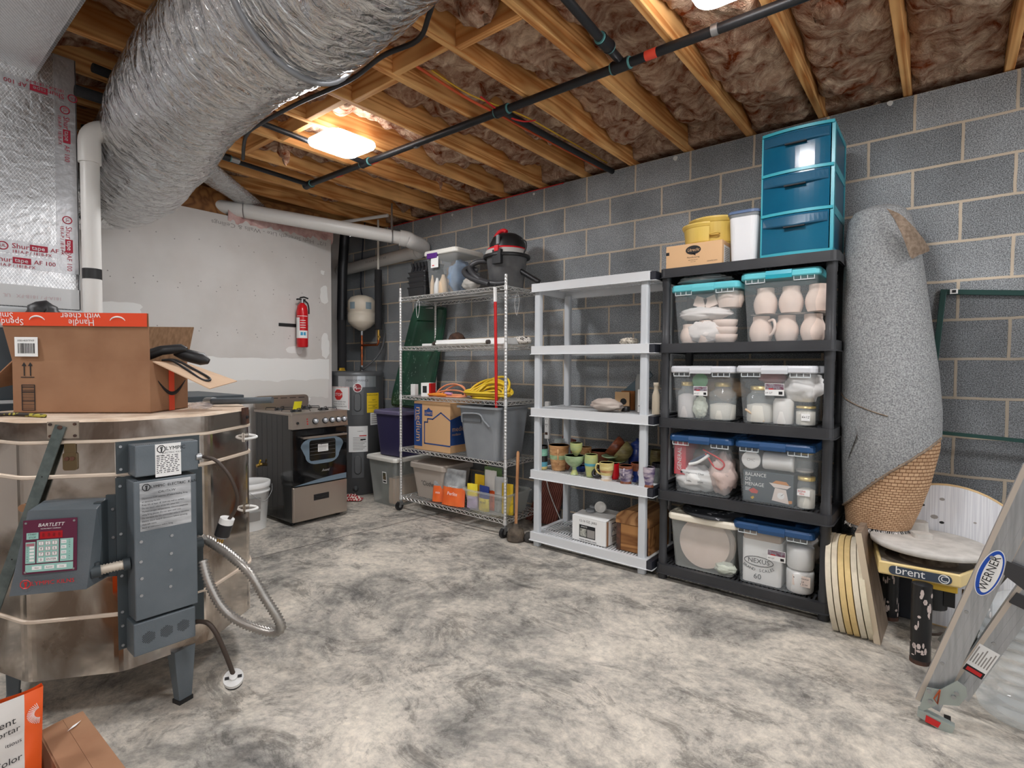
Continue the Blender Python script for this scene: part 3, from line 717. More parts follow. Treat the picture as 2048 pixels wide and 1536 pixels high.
def kf(ang, u, z, off=0):
    n = V((cos(R(ang)), sin(R(ang)), 0)); x = V((-n.y, n.x, 0)); return KC + n * (KA + off) + x * u + V((0, 0, z))
def kframe(ang, u, z, off=0):
    n = V((cos(R(ang)), sin(R(ang)), 0)); return frame(kf(ang, u, z, off), V((-n.y, n.x, 0)), (0, 0, 1))
# legs
for i, a in enumerate((26, 116, 190, 258)):
    A = R(a); n = V((cos(A), sin(A), 0)); s_ = V((-n.y, n.x, 0)); c = KC + n * (.40)
    if i == 0: c = V((-2.245, .79, 0)); n = V((.97, .24, 0)).normalized(); s_ = V((-n.y, n.x, 0))
    b = MB(); rings = []
    for z, w1, w2 in ((.012, .026, .028), (.21, .044, .04)):
        rings.append([c + s_ * w1 + n * .0 + V((0, 0, z)), c - s_ * w1 * .9 + V((0, 0, z)), c - s_ * w1 * .9 - n * w2 * 1.3 + V((0, 0, z)), c + s_ * w1 - n * w2 * 1.3 + V((0, 0, z))])
    b.loft(rings, M_kg); leg = b.build('leg', kn, bevel=.004)
    b = MB(); q = [c + s_ * .028 + n * .003, c - s_ * .026 + n * .003, c - s_ * .026 - n * .04, c + s_ * .028 - n * .04]
    b.loft([[p + V((0, 0, 0)) for p in q], [p + V((0, 0, .016)) for p in q]], M_black); b.build('foot', leg)
# lid bracket plate and prop arm on the near facet
F = kframe(-37, 0, 0, 0)
b = MB(F); b.box((-.064, 1.044, .006), (.028, 1.102, .011), mat('bracket', C(172, 160, 146), .45, .6))
for u in (-.054, .018):
    for z in (1.053, 1.093): b.cyl((u, z, .011), (u, z, .016), .005, M_rust, 8)
b.build('lid_bracket', lid)
b = MB(F); d_ = V((-.235, -.70, 0)); 
a0 = V((-.021, 1.088, .013)); a1 = V((-.245, .40, .020)); u_ = (a1 - a0).normalized(); n_ = V((-u_.y, u_.x, 0)) * .0165
M_arm = mat('arm_green_grey', C(108, 118, 116), .55, .4, col2=C(86, 96, 94), scale=30)
b.loft([[a0 - n_ , a0 + n_, a0 + n_ + V((0, 0, .006)), a0 - n_ + V((0, 0, .006))], [a1 - n_, a1 + n_, a1 + n_ + V((0, 0, .006)), a1 - n_ + V((0, 0, .006))]], M_arm)
b.cyl((-.022, 1.083, .019), (-.022, 1.083, .024), .007, M_rust, 10)
for k in range(4): q = a0.lerp(a1, .25 + .2 * k); b.cyl((q.x, q.y, q.z + .006), (q.x, q.y, q.z + .0068), .0025, M_ink, 8)
b.build('lid_prop_arm', kn)
# latch
def latch(F, u, z, name='latch'):
    b = MB(F @ T(u, z, 0)); M_l = mat('latch_brass', C(120, 104, 78), .4, .8)
    b.box((-.017, -.012, .001), (.017, .035, .006), M_l); b.prism(rrect(.042, .062, .008, 3, 0, -.032), .001, .007, M_l)
    for s_ in (-1, 1): b.cyl((s_ * .008, -.022, .007), (s_ * .008, -.022, .011), .007, M_rust, 10)
    b.build(name, kn, bevel=.001)
latch(F, -.002, .995)
# junction boxes on the front facet
F0 = kframe(-1, 0, 0, 0)
b = MB(F0); b.box((-.160, .285, .002), (.12, .90, .006), M_kgd); b.box((-.158, .915, .004), (.11, 1.027, .012), M_kgd)
for z in (.30, .37, .42, .55, .70, .87): b.cyl((-.148, z, .006), (-.148, z, .010), .005, M_steel, 8)
for z in (.93, 1.01): b.cyl((-.146, z, .012), (-.146, z, .016), .005, M_steel, 8)
b.build('mounting_plate', kn)
def kbox(name, u0, u1, z0, z1, d, m=M_kg):
    b = MB(F0); b.box((u0, z0, .005), (u1, z1, d), m); return b.build(name, kn, bevel=.004)
jb = kbox('element_box', -.123, .078, .907, 1.018, .09)
sw = kbox('switch_box', -.13, .07, .402, .893, .09)
vb = kbox('vent_box', -.137, .06, .278, .394, .09)
b = MB(F0)
for k in range(34): b.cyl((-.118 + k * .0058, 1.0185, .084), (-.118 + k * .0058, 1.0192, .084), .0017, M_ink, 6)
b.build('perforated_edge', jb)
b = MB(F0)
for k in range(34): b.cyl((-.125 + k * .0058, .8935, .084), (-.125 + k * .0058, .8942, .084), .0017, M_ink, 6)
b.build('perforated_edge', sw)
for u, z in ((-.11, .70), (-.015, .70), (-.112, .63), (-.018, .635), (-.11, .57), (-.02, .575), (-.112, .51), (-.022, .515)):
    b = MB(F0); b.cyl((u, z - .02, .09), (u, z - .02, .093), .0055, M_steel, 10); b.build('rivet', sw)
def olympic(b, F, x, y, s, m, tail, tail_s):
    b.tube([(x + s * cos(R(22.5 + 45 * k)), y + s * sin(R(22.5 + 45 * k)), .0007) for k in range(8)], s * .11, m, 4, M=F, closed=True, smooth=False)
    b.quad([(x - s * .15, y - s * .8, .0008), (x + s * .15, y - s * .8, .0008), (x + s * .32, y + s * .1, .0008), (x - s * .1, y + .15 * s, .0008)], m, F)
    b.quad([(x - s * .35, y + s * .15, .0008), (x + s * .4, y + s * .2, .0008), (x + s * .25, y + s * .75, .0008), (x, y + s * .4, .0008), (x - s * .15, y + s * .72, .0008)], m, F)
    b.text(tail, tail_s, m, F @ T(x + s * 1.1, y, .0008), 'LEFT')
b = MB(F0); L1 = F0 @ T(-.022, .956, .0905)
b.box((-.042, -.0585, 0), (.042, .0585, .0006), M_paper, T(-.022, .956, .0905))
I = T(-.022, .956, .0915)
b2 = MB(L1); b2.box((-.041, -.057, 0), (.041, .06, .0006), M_paper)
olympic(b2, T(0, 0, .0008), -.022, .042, .013, M_ink, 'LYMPIC', .019)
b2.text('ELECTRIC KILN', .0085, M_ink, T(.012, .027, .001), sx=1.1)
rng = random.Random(5)
for k in range(10):
    z = .016 - k * .0066; x = -.037
    while x < .03:
        l = rng.uniform(.004, .012); b2.box((x, z, .0008), (min(x + l, .036), z + .0026, .001), M_ink); x += l + rng.uniform(.002, .007)
b2.text('MODEL', .007, M_ink, T(-.037, .019, .001), 'LEFT'); b2.build('rating_label', jb)
M_lab2 = mat('worn_label', C(206, 208, 210), .35, .5, col2=C(120, 122, 124), scale=14, lo=.4, hi=.7, stretch=(.4, .4, 2))
b2 = MB(F0 @ T(-.03, .80, .0905)); b2.box((-.082, -.085, 0), (.08, .085, .0006), M_lab2)
olympic(b2, T(0, 0, .0008), -.062, .068, .012, M_ink, 'LYMPIC  ELECTRIC  KILN', .0135)
b2.text('CAUTION', .012, M_ink, T(0, .046, .001), shear=.3)
for k, tx in enumerate(('Disconnect both switches off before loading, firing,', 'or servicing the kiln.', 'Keep kiln at least 18" from any wall or surface.', 'Do not touch sides of the kiln when hot.', 'Maintain proper temperatures. Observe peepholes', 'using firing glasses. Do not open until cool.', 'Do not leave the kiln unattended while in operation.', 'Electric shock hazard: disconnect before servicing.', 'Vent kiln room.', 'Read all instructions before firing.')):
    b2.text(tx, .0085, M_ink, T(-.076, .030 - k * .0115, .001), 'LEFT', sx=.83)
b2.build('caution_label', sw)
M_mesh = mat('vent_holes', C(40, 42, 44), .6)
b = MB(F0)
for cu_ in (-.092, -.036, .018):
    for i in range(-5, 6):
        for j in range(-5, 6):
            u = i * .0046 + (j % 2) * .0023; v = j * .004
            if u * u + v * v < .021 ** 2: b.quad([(cu_ + u + .0018 * cos(k * pi / 3), .335 + (cu_ + .036) * .02 + v + .0018 * sin(k * pi / 3), .0903) for k in range(6)], M_mesh)
b.build('vent_holes', vb)
# controller on the near facet
Fc = kframe(-37, 0, 0, 0)
ct = MB(Fc)
ct.loft([[(-.10, .548, .0), (.105, .548, .0), (.105, .83, .0), (-.085, .83, .0)], [(-.132, .545, .105), (.085, .548, .105), (.11, .812, .085), (-.085, .818, .085)]], M_kg)
ctl = ct.build('controller', kn, bevel=.004)
b = MB(Fc); b.box((.103, .55, .0), (.14, .84, .006), M_kgd); b.box((.085, .56, .0), (.108, .825, .05), M_kgd)
for z in (.60, .69, .79): b.cyl((.125, z, .006), (.125, z, .011), .005, M_steel, 8)
b.build('side_flange', ctl)
M_mar = mat('maroon_overlay', C(92, 30, 58), .4); M_mint = mat('mint_keys', C(150, 196, 186), .45); M_disp = mat('display_red', C(168, 16, 28), .2); M_keyr = mat('key_red', C(168, 110, 120), .5)
fo = V((-.11, .60, .102)); e1 = V((.16, 0, 0)); 
Kf = frame((Fc @ V((-.018, .70, .0985))), (Fc.to_3x3() @ V((1, .0, -.045))), (Fc.to_3x3() @ V((.075, 1, -.0758))))
b = MB(Kf); b.box((-.074, -.086, 0), (.074, .088, .002), M_mar)
for sx_, sy_ in ((-1, -1), (-1, 1), (1, -1), (1, 1)): b.cyl((sx_ * .066, sy_ * .079, .002), (sx_ * .066, sy_ * .079, .004), .0036, M_steel, 8)
b.text('BARTLETT', .0155, M_paper, T(.002, .070, .003), shear=.25); b.text('INSTRUMENT COMPANY', .005, M_paper, T(.002, .058, .003))
b.box((-.028, .026, .002), (.034, .049, .0032), M_disp)
for k in range(4): b.text('8', .016, mat('display_seg', C(110, 10, 20), .3), T(-.018 + k * .0145, .0375, .0036))
b.box((-.064, .026, .002), (-.032, .047, .003), M_mint); b.text('START', .008, M_ink, T(-.048, .0415, .0035)); b.text('STOP', .008, M_ink, T(-.048, .0315, .0035))
b.box((-.066, -.052, .002), (-.040, .017, .003), M_mint); b.box((-.036, -.052, .002), (.024, .022, .003), M_mint); b.box((.028, -.052, .002), (.064, .022, .003), M_mint); b.box((-.066, -.08, .002), (.064, -.056, .003), M_mint)
for i, row in enumerate(('123', '456', '789')):
    for j, c_ in enumerate(row):
        x = -.024 + j * .0185; y = .011 - i * .0175; b.box((x - .007, y - .006, .003), (x + .007, y + .006, .0034), M_keyr); b.box((x - .006, y - .005, .0034), (x + .006, y + .005, .0037), M_paper); b.text(c_, .0105, M_ink, T(x, y, .004))
b.box((-.031, -.048, .003), (-.017, -.036, .0036), M_paper); b.text('0', .0105, M_ink, T(-.024, -.042, .004)); b.box((-.011, -.048, .003), (.02, -.036, .0036), M_paper); b.text('ENTER', .009, M_ink, T(.0045, -.042, .004))
for k in range(4): y = .012 - k * .017; b.box((.031, y - .005, .003), (.045, y + .005, .0036), M_paper); b.text(('Cone', 'Fire', 'Hold', 'Skip')[k], .005, M_ink, T(.038, y, .004))
for k in range(5): y = -.0 - k * .0105; b.box((-.055, y - .0035, .003), (-.043, y + .0035, .0036), M_paper)
for k in range(3): x = -.035 + k * .034; b.box((x - .013, -.073, .003), (x + .013, -.062, .0036), M_paper); b.text(('View', 'Review', 'Cone')[k], .006, M_ink, T(x, -.0675, .004))
b.box((-.064, -.004 + .008, .003), (-.042, .013, .0036), M_keyr)
for k, tx in enumerate('OPTIONS'): b.text(tx, .0055, M_ink, T(-.061, -.0 - k * .0075, .0035))
for k, tx in enumerate('CONE FIRE'): b.text(tx, .0055, M_ink, T(.054, .016 - k * .0075, .0035))
b.build('keypad', ctl)
b = MB(Kf); olympic(b, T(0, 0, .0045), -.076 + .012, -.117, .014, M_red, 'LYMPIC KILNS', .019); b.build('red_lettering', ctl)
# conduits
M_flex = mat('flex_conduit', C(176, 172, 166), .35, .7)
def corr(pts, r, m, name, parent, amp=.13, pitch=.0085, n=12):
    P = smoothpath(pts, 40); L_ = [0]
    for i in range(1, len(P)): L_.append(L_[-1] + (P[i] - P[i - 1]).length)
    tot = L_[-1]; k = int(tot / (pitch / 2)); out = []; rad = []; j = 0
    for i in range(k + 1):
        s_ = tot * i / k
        while j < len(L_) - 2 and L_[j + 1] < s_: j += 1
        out.append(P[j].lerp(P[j + 1], (s_ - L_[j]) / max(1e-6, L_[j + 1] - L_[j]))); rad.append(r * (1 + (amp if i % 2 else -amp)))
    b = MB(); b.tube(out, rad, m, n); return b.build(name, parent)
c0 = Fc @ V((.10, .595, .07)); c1 = F0 @ V((-.14, .60, .045))
corr([c0, c0.lerp(c1, .5) + V((.01, 0, .004)), c1], .0155, mat('cream_conduit', C(206, 196, 180), .5, .3), 'short_conduit', kn)
b = MB(); b.cyl(c0 - (c1 - c0) * .2, c0 + (c1 - c0) * .12, .022, M_kgd, 14); b.build('conduit_fitting', kn)
b = MB(); b.cyl(c1 - (c1 - c0) * .14, c1 + (c1 - c0) * .1, .022, M_kgd, 14)
b.build('conduit_fitting', kn)
b = MB(); b.cyl(c0 + V((0, 0, .018)), c0 + V((0, 0, .03)), .009, M_kgd, 10); b.build('clamp_screw', kn)
q0 = F0 @ V((.072, .615, .045))
corr([q0, q0 + V((.0, .05, .004)), at(490, 1135, D=2.02), at(530, 1195, D=2.03), at(560, 1245, D=2.05), at(556, 1262, D=2.06), at(530, 1262, D=2.06), at(480, 1243, D=2.05), at(445, 1215, D=2.04), at(418, 1165, D=2.035), at(405, 1120, D=2.04)], .0165, M_flex, 'flexible_conduit', kn, .2, .0125)
b = MB(); b.cyl(q0 - V((0, .01, 0)), q0 + V((0, .03, 0)), .022, M_kgd, 14); b.build('conduit_fitting', kn)
hb = corr(HOSEP, .042, M_black, 'corrugated_hose', None, .07, .018, 18); hb['label'] = HOSE_L; hb['category'] = 'hose'
# upper cord and twist plug
M_cord = mat('brown_cord', C(66, 54, 46), .55)
kc = [V((-2.16, .80, .955)), V((-2.15, .845, .95)), V((-2.15, .89, .89)), V((-2.16, .925, .80)), V((-2.185, .925, .70)), V((-2.2, .90, .67))]
kc = [at(402, 913, D=2.02), at(430, 920, D=2.0), at(458, 950, D=2.0), at(474, 990, D=2.02), at(470, 1020, D=2.04), at(455, 1042, D=2.05)]
cord = MB(); cord.tube(smoothpath(kc, 8), .0065, M_cord, 8); cord.cyl(kc[0] - V((0, .02, 0)), kc[0], .013, M_steel, 10); cobj = cord.build('power_cord', kn)
pa = at(455, 1036, D=2.05); pb = at(440, 1082, D=2.05); pd_ = (pb - pa).normalized()
b = MB(); b.cyl(pa, pa + pd_ * .022, .026, M_white, 16); b.cyl(pa + pd_ * .022, pa + pd_ * .07, .027, M_black, 16); b.cyl(pa + pd_ * .07, pa + pd_ * .078, .02, M_steel, 16)
sd = pd_.cross(CF).normalized()
for s_ in (-.009, 0, .009): b.cyl(pa + pd_ * .078 + sd * s_, pa + pd_ * .098 + sd * s_, .0035, mat('brass', C(196, 160, 84), .3, .9), 6)
b.build('twist_plug', cobj)
lc = [at(393, 1243, D=2.03), at(415, 1246, D=2.0), at(433, 1268, D=2.0), at(452, 1310, D=2.02), at(467, 1350, D=2.04)]
b = MB(); b.tube(smoothpath(lc, 8), .0085, M_cord, 8); co = b.build('lower_power_cord', kn)
pn = V((.5, -.25, .8)).normalized(); pc_ = at(467, 1358, D=2.04)
b = MB(); b.cyl(pc_ - pn * .02, pc_ - pn * .005, .033, M_black, 20); b.cyl(pc_ - pn * .005, pc_ + pn * .012, .035, M_white, 20)
b.cyl(pc_ + pn * .012, pc_ + pn * .022, .014, M_white, 14)
sd = pn.cross(V((0, 0, 1))).normalized()
for s_ in (-1, 1): b.cb((0, 0, 0), (.014, .01, .004), M_black, frame(pc_ + pn * .0135 + sd * .022 * s_, sd, pn.cross(sd)))
b.build('round_plug', co)
# right-hand latches / handles
for z in (.98, .66, ):
    for ang, uu in ((35, .115),):
        F = kframe(ang, uu, z, 0); b = MB(F)
        b.box((-.015, -.02, .001), (.015, .02, .006), M_ss)
        b.tube(smoothpath([(-.01, -.008, .004), (-.004, -.004, .03), (.012, 0, .045), (.024, .004, .03), (.02, .008, .006)], 5), .0055, M_white, 8)
        b.build('handle', kn)
F = kframe(35, .10, 0, 0); b = MB(F); b.box((-.02, 1.04, .005), (.02, 1.112, .014), M_rust); b.cyl((.005, 1.07, .014), (.005, 1.07, .02), .007, M_ink, 10); b.build('lid_hinge', kn)
h0 = at(445, 805, Z=1.13); h1 = at(545, 800, Z=1.135)
b = MB(); hd = (h1 - h0).normalized(); b.tube([at(413, 802, Z=1.125), at(428, 802, Z=1.13)], .018, M_steel, 12)
b.tube([at(425, 803, Z=1.128), h1], .019, M_kg, 12, flat=.8); b.build('lid_handle', kn)
b = MB(KC and T(KC.x, KC.y, 0)); b.box((-.46, -.3, 1.107), (-.30, .25, 1.113), M_rust); b.build('hinge_bar', kn)
for z, a_ in ((.81, -37), (.62, -37)):
    p = kframe(a_, -.14, z, 0); b = MB(p); b.cyl((0, 0, 0), (0, 0, .012), .013, mat('peep_plug', C(150, 112, 82), .8), 12); b.build('peephole_plug', kn)
# ------------------------------------------------------------------ carton on the kiln
M_card = mat('cardboard', C(146, 108, 82), .85, col2=C(158, 120, 92), scale=7, spec=.2)
M_cardi = mat('cardboard_inner', C(140, 110, 84), .9, spec=.2, col2=C(120, 92, 68), scale=3, stretch=(30, 30, 1))
M_cardl = mat('cardboard_pale', C(206, 176, 148), .85, spec=.2)
M_otape = mat('orange_red_tape', C(232, 78, 42), .45)
bx = thing('cardboard_box', 'open brown cardboard box with orange-red tape standing on the kiln lid', 'box', (-2.75, .75, 1.107))
Z0 = 1.108; a = at(27, 826, Z=1.108); c = at(301, 826, Z=1.108); ex = (c - a).normalized(); ey = V((-ex.y, ex.x, 0)); W_ = (c - a).length; Dp = .27; Hh = .205
BM = frame(a, ex, ey)     # x along the front, y back, z up
b = MB(BM)
th = .004
b.box((0, 0, 0), (W_, th, Hh), M_card); b.box((0, Dp - th, 0), (W_, Dp, Hh), M_card); b.box((0, th, 0), (th, Dp - th, Hh), M_card); b.box((W_ - th, th, 0), (W_, Dp - th, Hh), M_card); b.box((0, 0, 0), (W_, Dp, th), M_cardi)
b.build('carton_walls', bx)
b = MB(BM); th = .004; fl = [(0, 0, Hh), (W_, 0, Hh), (W_ + .004, -.012, Hh + .185), (-.028, -.02, Hh + .185)]
def slab(b, q, m, m2, t=.004):
    n = (V(q[1]) - V(q[0])).cross(V(q[3]) - V(q[0])).normalized() * t
    qa = [V(p) for p in q]; qb = [p + n for p in qa]; k = len(q)
    b.add(qa + qb, [tuple(range(k)), ] , m2); b.add(qa + qb, [tuple(range(k, 2 * k))[::1]], m); b.add(qa + qb, [(i, (i + 1) % k, k + (i + 1) % k, k + i) for i in range(k)], m)
slab(b, fl, M_card, M_card, -.004); flp = b.build('front_flap', bx)
b = MB(BM); q = lambda u, v, o=-.0055: V((-.028 * v + (W_ + .032 * v) * u - .0 * v, -.016 * v + o, Hh + .185 * v))
b.quad([q(-.0, .72), q(1.0, .72), q(1.004, 1.0), q(-.01, 1.0)], M_otape); b.quad([q(0, 1.0), q(1, 1.0), q(1, 1.0, .004), q(0, 1.0, .004)], M_otape)
def qf(u, v): return BM @ frame(q(u, v, -.0068), (-1, 0, 0), (0, .07, -1))
b2 = b; Binv = BM.inverted()
for u, v, tx in ((.55, .80, 'Handle'), (.55, .93, 'with cheer'), (.08, .80, 'Spend'), (.03, .93, 'Smile')):
    b.text(tx, .034, M_paper, frame(q(u, v, -.007), (-1, 0, 0), (0, .07, -1)))
for u in (.25, .80):
    pts = [q(u + .055 * cos(a_), .80 + .12 * sin(a_), -.007) for a_ in [R(20 + 14 * k) for k in range(11)]]
    b.tube(pts, [.0012 + .0022 * sin(pi * k / 10) for k in range(11)], M_paper, 6)
b.build('printed_tape', flp)
b = MB(BM); fr = frame((0, -.0008, 0), (1, 0, 0), (0, 0, 1))
b.box((.02, Hh + .015, .004), (.105, Hh + .09, .0048), M_paper, fr @ T(0, 0, .006) @ Matrix.Rotation(0, 4, 'Z'))
x = .032; rg = random.Random(2)
while x < .094:
    wd = rg.choice((.0012, .002, .003)); b.box((x, Hh + .027, .011), (x + wd, Hh + .066, .0114), M_ink, fr); x += wd + rg.choice((.0015, .0025))
b.text('X0014KRTPX9', .01, M_ink, fr @ T(.062, Hh + .076, .0115))
for xx in (.045, .068):
    b.box((xx - .002, .145, .0005), (xx + .002, .185, .001), M_ink, fr); b.quad([(xx - .009, .183, .001), (xx + .009, .183, .001), (xx, .198, .001)], M_ink, fr)
b.box((.032, .138, .0005), (.082, .141, .001), M_ink, fr)
for k, hh in enumerate((.003, .002, .003, .002, .006, .002, .003, .002, .002, .006, .004, .002, .006)): b.box((.035, .018 + k * .0068, .0005), (.08, .018 + k * .0068 + hh * .6, .001), M_ink, fr)
for xx in (.033, .08): b.box((xx, .01, .0005), (xx + .003, .11, .001), M_ink, fr)
for zz in (.01, .108): b.box((.033, zz, .0005), (.083, zz + .003, .001), M_ink, fr)
b.build('printing', bx)
b = MB(BM); slab(b, [(W_, .02, Hh), (W_, Dp + .02, Hh - .01), (W_ + .215, Dp + .0, Hh - .085), (W_ + .20, .06, Hh - .11)], M_cardl, M_cardl, .004); b.build('side_flap', bx)
b = MB(BM); slab(b, [(W_ * .1, Dp, Hh), (W_, Dp, Hh), (W_ + .0, Dp + .06, Hh + .155), (W_ * .1, Dp + .06, Hh + .155)], M_cardi, M_card, .004); b.build('back_flap', bx)
b = MB(BM); slab(b, [(0, .0, Hh), (0, Dp, Hh), (-.12, Dp, Hh - .08), (-.14, .02, Hh - .12)], M_card, M_cardi, -.004); b.build('side_flap', bx)
b = MB(BM); fs = frame((W_ + .001, 0, 0), (0, 1, 0), (0, 0, 1))
b.box((.125, 0, 0), (.165, Hh - .01, .0006), M_otape, fs)
sm = [(.05 + .20 * k / 12, .125 - .055 * sin(pi * k / 12), .0012) for k in range(13)]
b.tube([sm[k] for k in range(13)], [.002 + .007 * sin(pi * k / 12) for k in range(13)], M_ink, 6, M=fs, flat=.1)
b.build('side_print', bx)
# black corded iron-like tool in the box
tl = thing('corded_tool', 'black handheld tool with a looped cord sticking out of the open cardboard box', 'tool', BM @ V((W_ - .05, .14, .16)))
b = MB(BM)
b.tube([(W_ - .10, .10, Hh + .012), (W_ - .03, .13, Hh + .045), (W_ + .035, .16, Hh + .055), (W_ + .055, .165, Hh + .05)], [.022, .020, .019, .01], M_black, 14); b.build('grip', tl)
b = MB(BM); b.tube([(W_ + .0, .17, Hh + .035), (W_ + .04, .18, Hh + .028), (W_ + .10, .20, Hh + .01), (W_ + .125, .205, Hh + .0)], [.010, .027, .027, .012], M_black, 14); b.build('plug_body', tl)
b = MB(BM); b.tube(smoothpath([(W_ - .01, .10, Hh + .004), (W_ + .03, .10, Hh + .002), (W_ + .09, .10, Hh - .035), (W_ + .150, .095, Hh - .074), (W_ + .172, .115, Hh - .078), (W_ + .155, .135, Hh - .065), (W_ + .10, .14, Hh - .035), (W_ + .03, .13, Hh + .004), (W_ - .01, .12, Hh + .004)], 6), .005, M_cable, 8); b.build('cord', tl)
M_clear = mat('clear_film', C(225, 222, 226), .12, alpha=.35)
def crumple(name, c, w_, d_, h_, m, label, cat, seed, group=None, nu=26, fr_=None):
    b = MB(T(c[0], c[1], c[2]) if fr_ is None else fr_)
    def fn(u, v):
        a = 2 * pi * u; p = V((cos(a), sin(a), 0)); e = v * pi
        s_ = sin(min(e, pi)); q = V((cos(a) * s_, sin(a) * s_, cos(e)))
        k = 1 + .22 * mn.noise(q * 2 + V((seed, 0, 0))) + .13 * mn.noise(q * 5 + V((seed, 2, 0)))
        r = mn.ridged_multi_fractal(q * 1.8 + V((seed, 0, 0)), .8, 2.1, 4, 1, 2) - 1
        return (q.x * w_ / 2 * (k + .08 * r), q.y * d_ / 2 * (k + .08 * r), h_ / 2 + max(-h_ / 2 + .001, q.z * h_ / 2 * (k + .1 * r)))
    b.grid(fn, nu, nu, m, smooth=True)
    return b.build(name, label=label, cat=cat, group=group)
crumple('plastic_film', at(400, 818, Z=1.108), .16, .08, .03, M_clear, 'crumpled clear plastic film lying on the kiln lid beside the box', 'plastic', 3.1)
b = MB(); M_rope = mat('speckled_cord', C(170, 160, 60), .7, col2=C(40, 34, 28), scale=40, lo=.45, hi=.5)
b.tube(smoothpath([at(-60, 832, Z=1.113), at(0, 829, Z=1.115), at(40, 829, Z=1.115), at(90, 832, Z=1.113)], 8), .007, M_rope, 8); b.build('cord', label='yellow and black speckled cord lying along the kiln rim', cat='cord')

# ================================================================== APPLIANCES
M_sst = mat('brushed_steel', C(190, 180, 170), .28, .85, col2=C(180, 168, 158), scale=2)
M_glass_b = mat('black_glass', C(14, 14, 16), .06); M_side = mat('stove_side', C(50, 51, 52), .12)
M_bluegl = mat('blue_grey_trim', C(108, 126, 140), .3)
st = thing('stove', 'narrow stainless steel range with black glass oven door and five knobs', 'stove', (-4.32, 2.455, 0))
SX, SY0, SY1 = -4.02, 2.205, 2.705
b = MB(); b.box((-4.63, SY0 + .003, .03), (SX - .02, SY1 - .003, .905), M_side); b.build('cabinet', st, bevel=.004)
b = MB()
for k in range(6): b.box((-4.60 + .085 * k, SY0 + .0022, .06), (-4.5985 + .085 * k, SY0 + .004, .88), M_black)
for x in (-4.55, -4.1):
    for y in (SY0 + .04, SY1 - .04): b.cyl((x, y, 0), (x, y, .03), .018, M_black, 10)
b.build('side_seams', st)
b = MB(); b.box((-4.64, SY0 - .006, .895), (SX + .005, SY1 + .006, .915), M_sst)
b.build('cooktop', st, bevel=.004)
for (x, y, r_) in ((-4.18, 2.33, .045), (-4.18, 2.58, .045), (-4.45, 2.33, .04), (-4.45, 2.58, .05)):
    b = MB(); b.lathe([(r_, 0), (r_, .008), (r_ * .5, .014), (0, .014)], M_black, 16, T(x, y, .916))
    for a in range(4): A_ = a * pi / 2 + pi / 4; b.tube([(x + .03 * cos(A_), y + .03 * sin(A_), .934), (x + .11 * cos(A_), y + .11 * sin(A_), .934), (x + .115 * cos(A_), y + .115 * sin(A_), .917)], .0035, M_black, 6)
    b.build('burner', st)
b = MB(); F = frame((-4.64, (SY0 + SY1) / 2, .97), (0, 1, 0), (0, 0, 1)); b.prism(rrect(.50, .115, .035, 5), -.02, .012, M_sst, F)
for k in range(5): b.box((-.19 + k * .085, .03, .012), (-.13 + k * .085, .036, .0128), M_ink, F)
b.build('backguard', st)
b = MB(); b.loft([[(SX + .018, y, .785), (SX + .004, y, .898), (SX - .05, y, .898), (SX - .05, y, .785)] for y in (SY0 - .002, SY1 + .002)], M_sst); cp = b.build('control_panel', st, bevel=.003)
FS = frame((SX + .012, 2.455, .84), (0, 1, 0), (-.12, 0, 1))
for i, u in enumerate((-.055, .035, .100, .160, .215)):
    b = MB(FS); b.lathe([(.025, 0), (.025, .006), (.021, .008)], M_black, 18, T(u, 0, .002)); b.lathe([(.020, 0), (.017, .02), (0, .021)], mat('knob_silver', C(196, 200, 206), .25, .5), 18, T(u, 0, .008)); b.box((u - .003, -.014, .02), (u + .003, .014, .032), MATS['knob_silver']); b.cyl((u, .024, .002), (u, .024, .0035), .0025, M_ink, 6); b.build('knob', cp)
b = MB(FS); b.cyl((-.21, -.005, .002), (-.21, -.005, .010), .010, M_black, 12)
for v in (.022, .002, -.018): b.cyl((-.125, v, .002), (-.125, v, .005), .005, M_red, 8)
b.build('button', cp)
dr_ = MB(); dr_.box((SX - .02, SY0 + .001, .325), (SX + .006, SY1 - .001, .775), M_glass_b); door = dr_.build('oven_door', st, bevel=.004)
FD = frame((SX + .0065, 2.455, .55), (0, 1, 0), (0, 0, 1))
def sh(w1, w2, h, r): # window outline, wider at top
    pts = []
    for x, y in rrect(1, 1, r, 6): pts.append((x * (w1 if y > 0 else w2), y * h))
    return pts
b = MB(FD); b.prism(sh(.39, .31, .22, .32), 0, .0015, M_bluegl, T(.015, .045, 0)); b.prism(rrect(.24, .17, .02, 4), .0015, .003, mat('window_dark', C(28, 26, 24), .1), T(.015, .05, 0))
for k in range(4): b.tube([(-.10, .015 + .028 * k, .0035), (.13, .012 + .032 * k, .0035)], .0012, M_steel, 4)
b.box((-.03, .035, .0035), (.065, .095, .0042), M_paper)
for k in range(6): b.box((-.022, .045 + k * .0065, .0043), (.055 - .01 * (k % 2), .047 + k * .0065, .0046), M_screw)
b.box((-.03, .083, .0043), (-.008, .097, .005), M_paper); b.text('A', .012, M_ink, T(.0, .09, .0048)); b.text('Avanti', .030, mat('script_silver', C(210, 212, 216), .3, .6), T(.04, -.125, .001), shear=.4, sx=.9)
arc = [(-.24, -.222)] + [(-.24 + .48 * k / 14, -.222 + .045 * sin(pi * k / 28)) for k in range(15)] + [(.24, -.222)]
b.prism(arc, 0, .0012, M_bluegl); b.build('window', door)
b = MB(); b.tube([(SX + .045, SY0 + .07, .715), (SX + .045, SY1 - .03, .715)], .010, M_sst, 12)
for y in (SY0 + .075, SY1 - .035): b.cyl((SX, y, .715), (SX + .045, y, .715), .008, M_sst, 8)
b.build('handle', door)
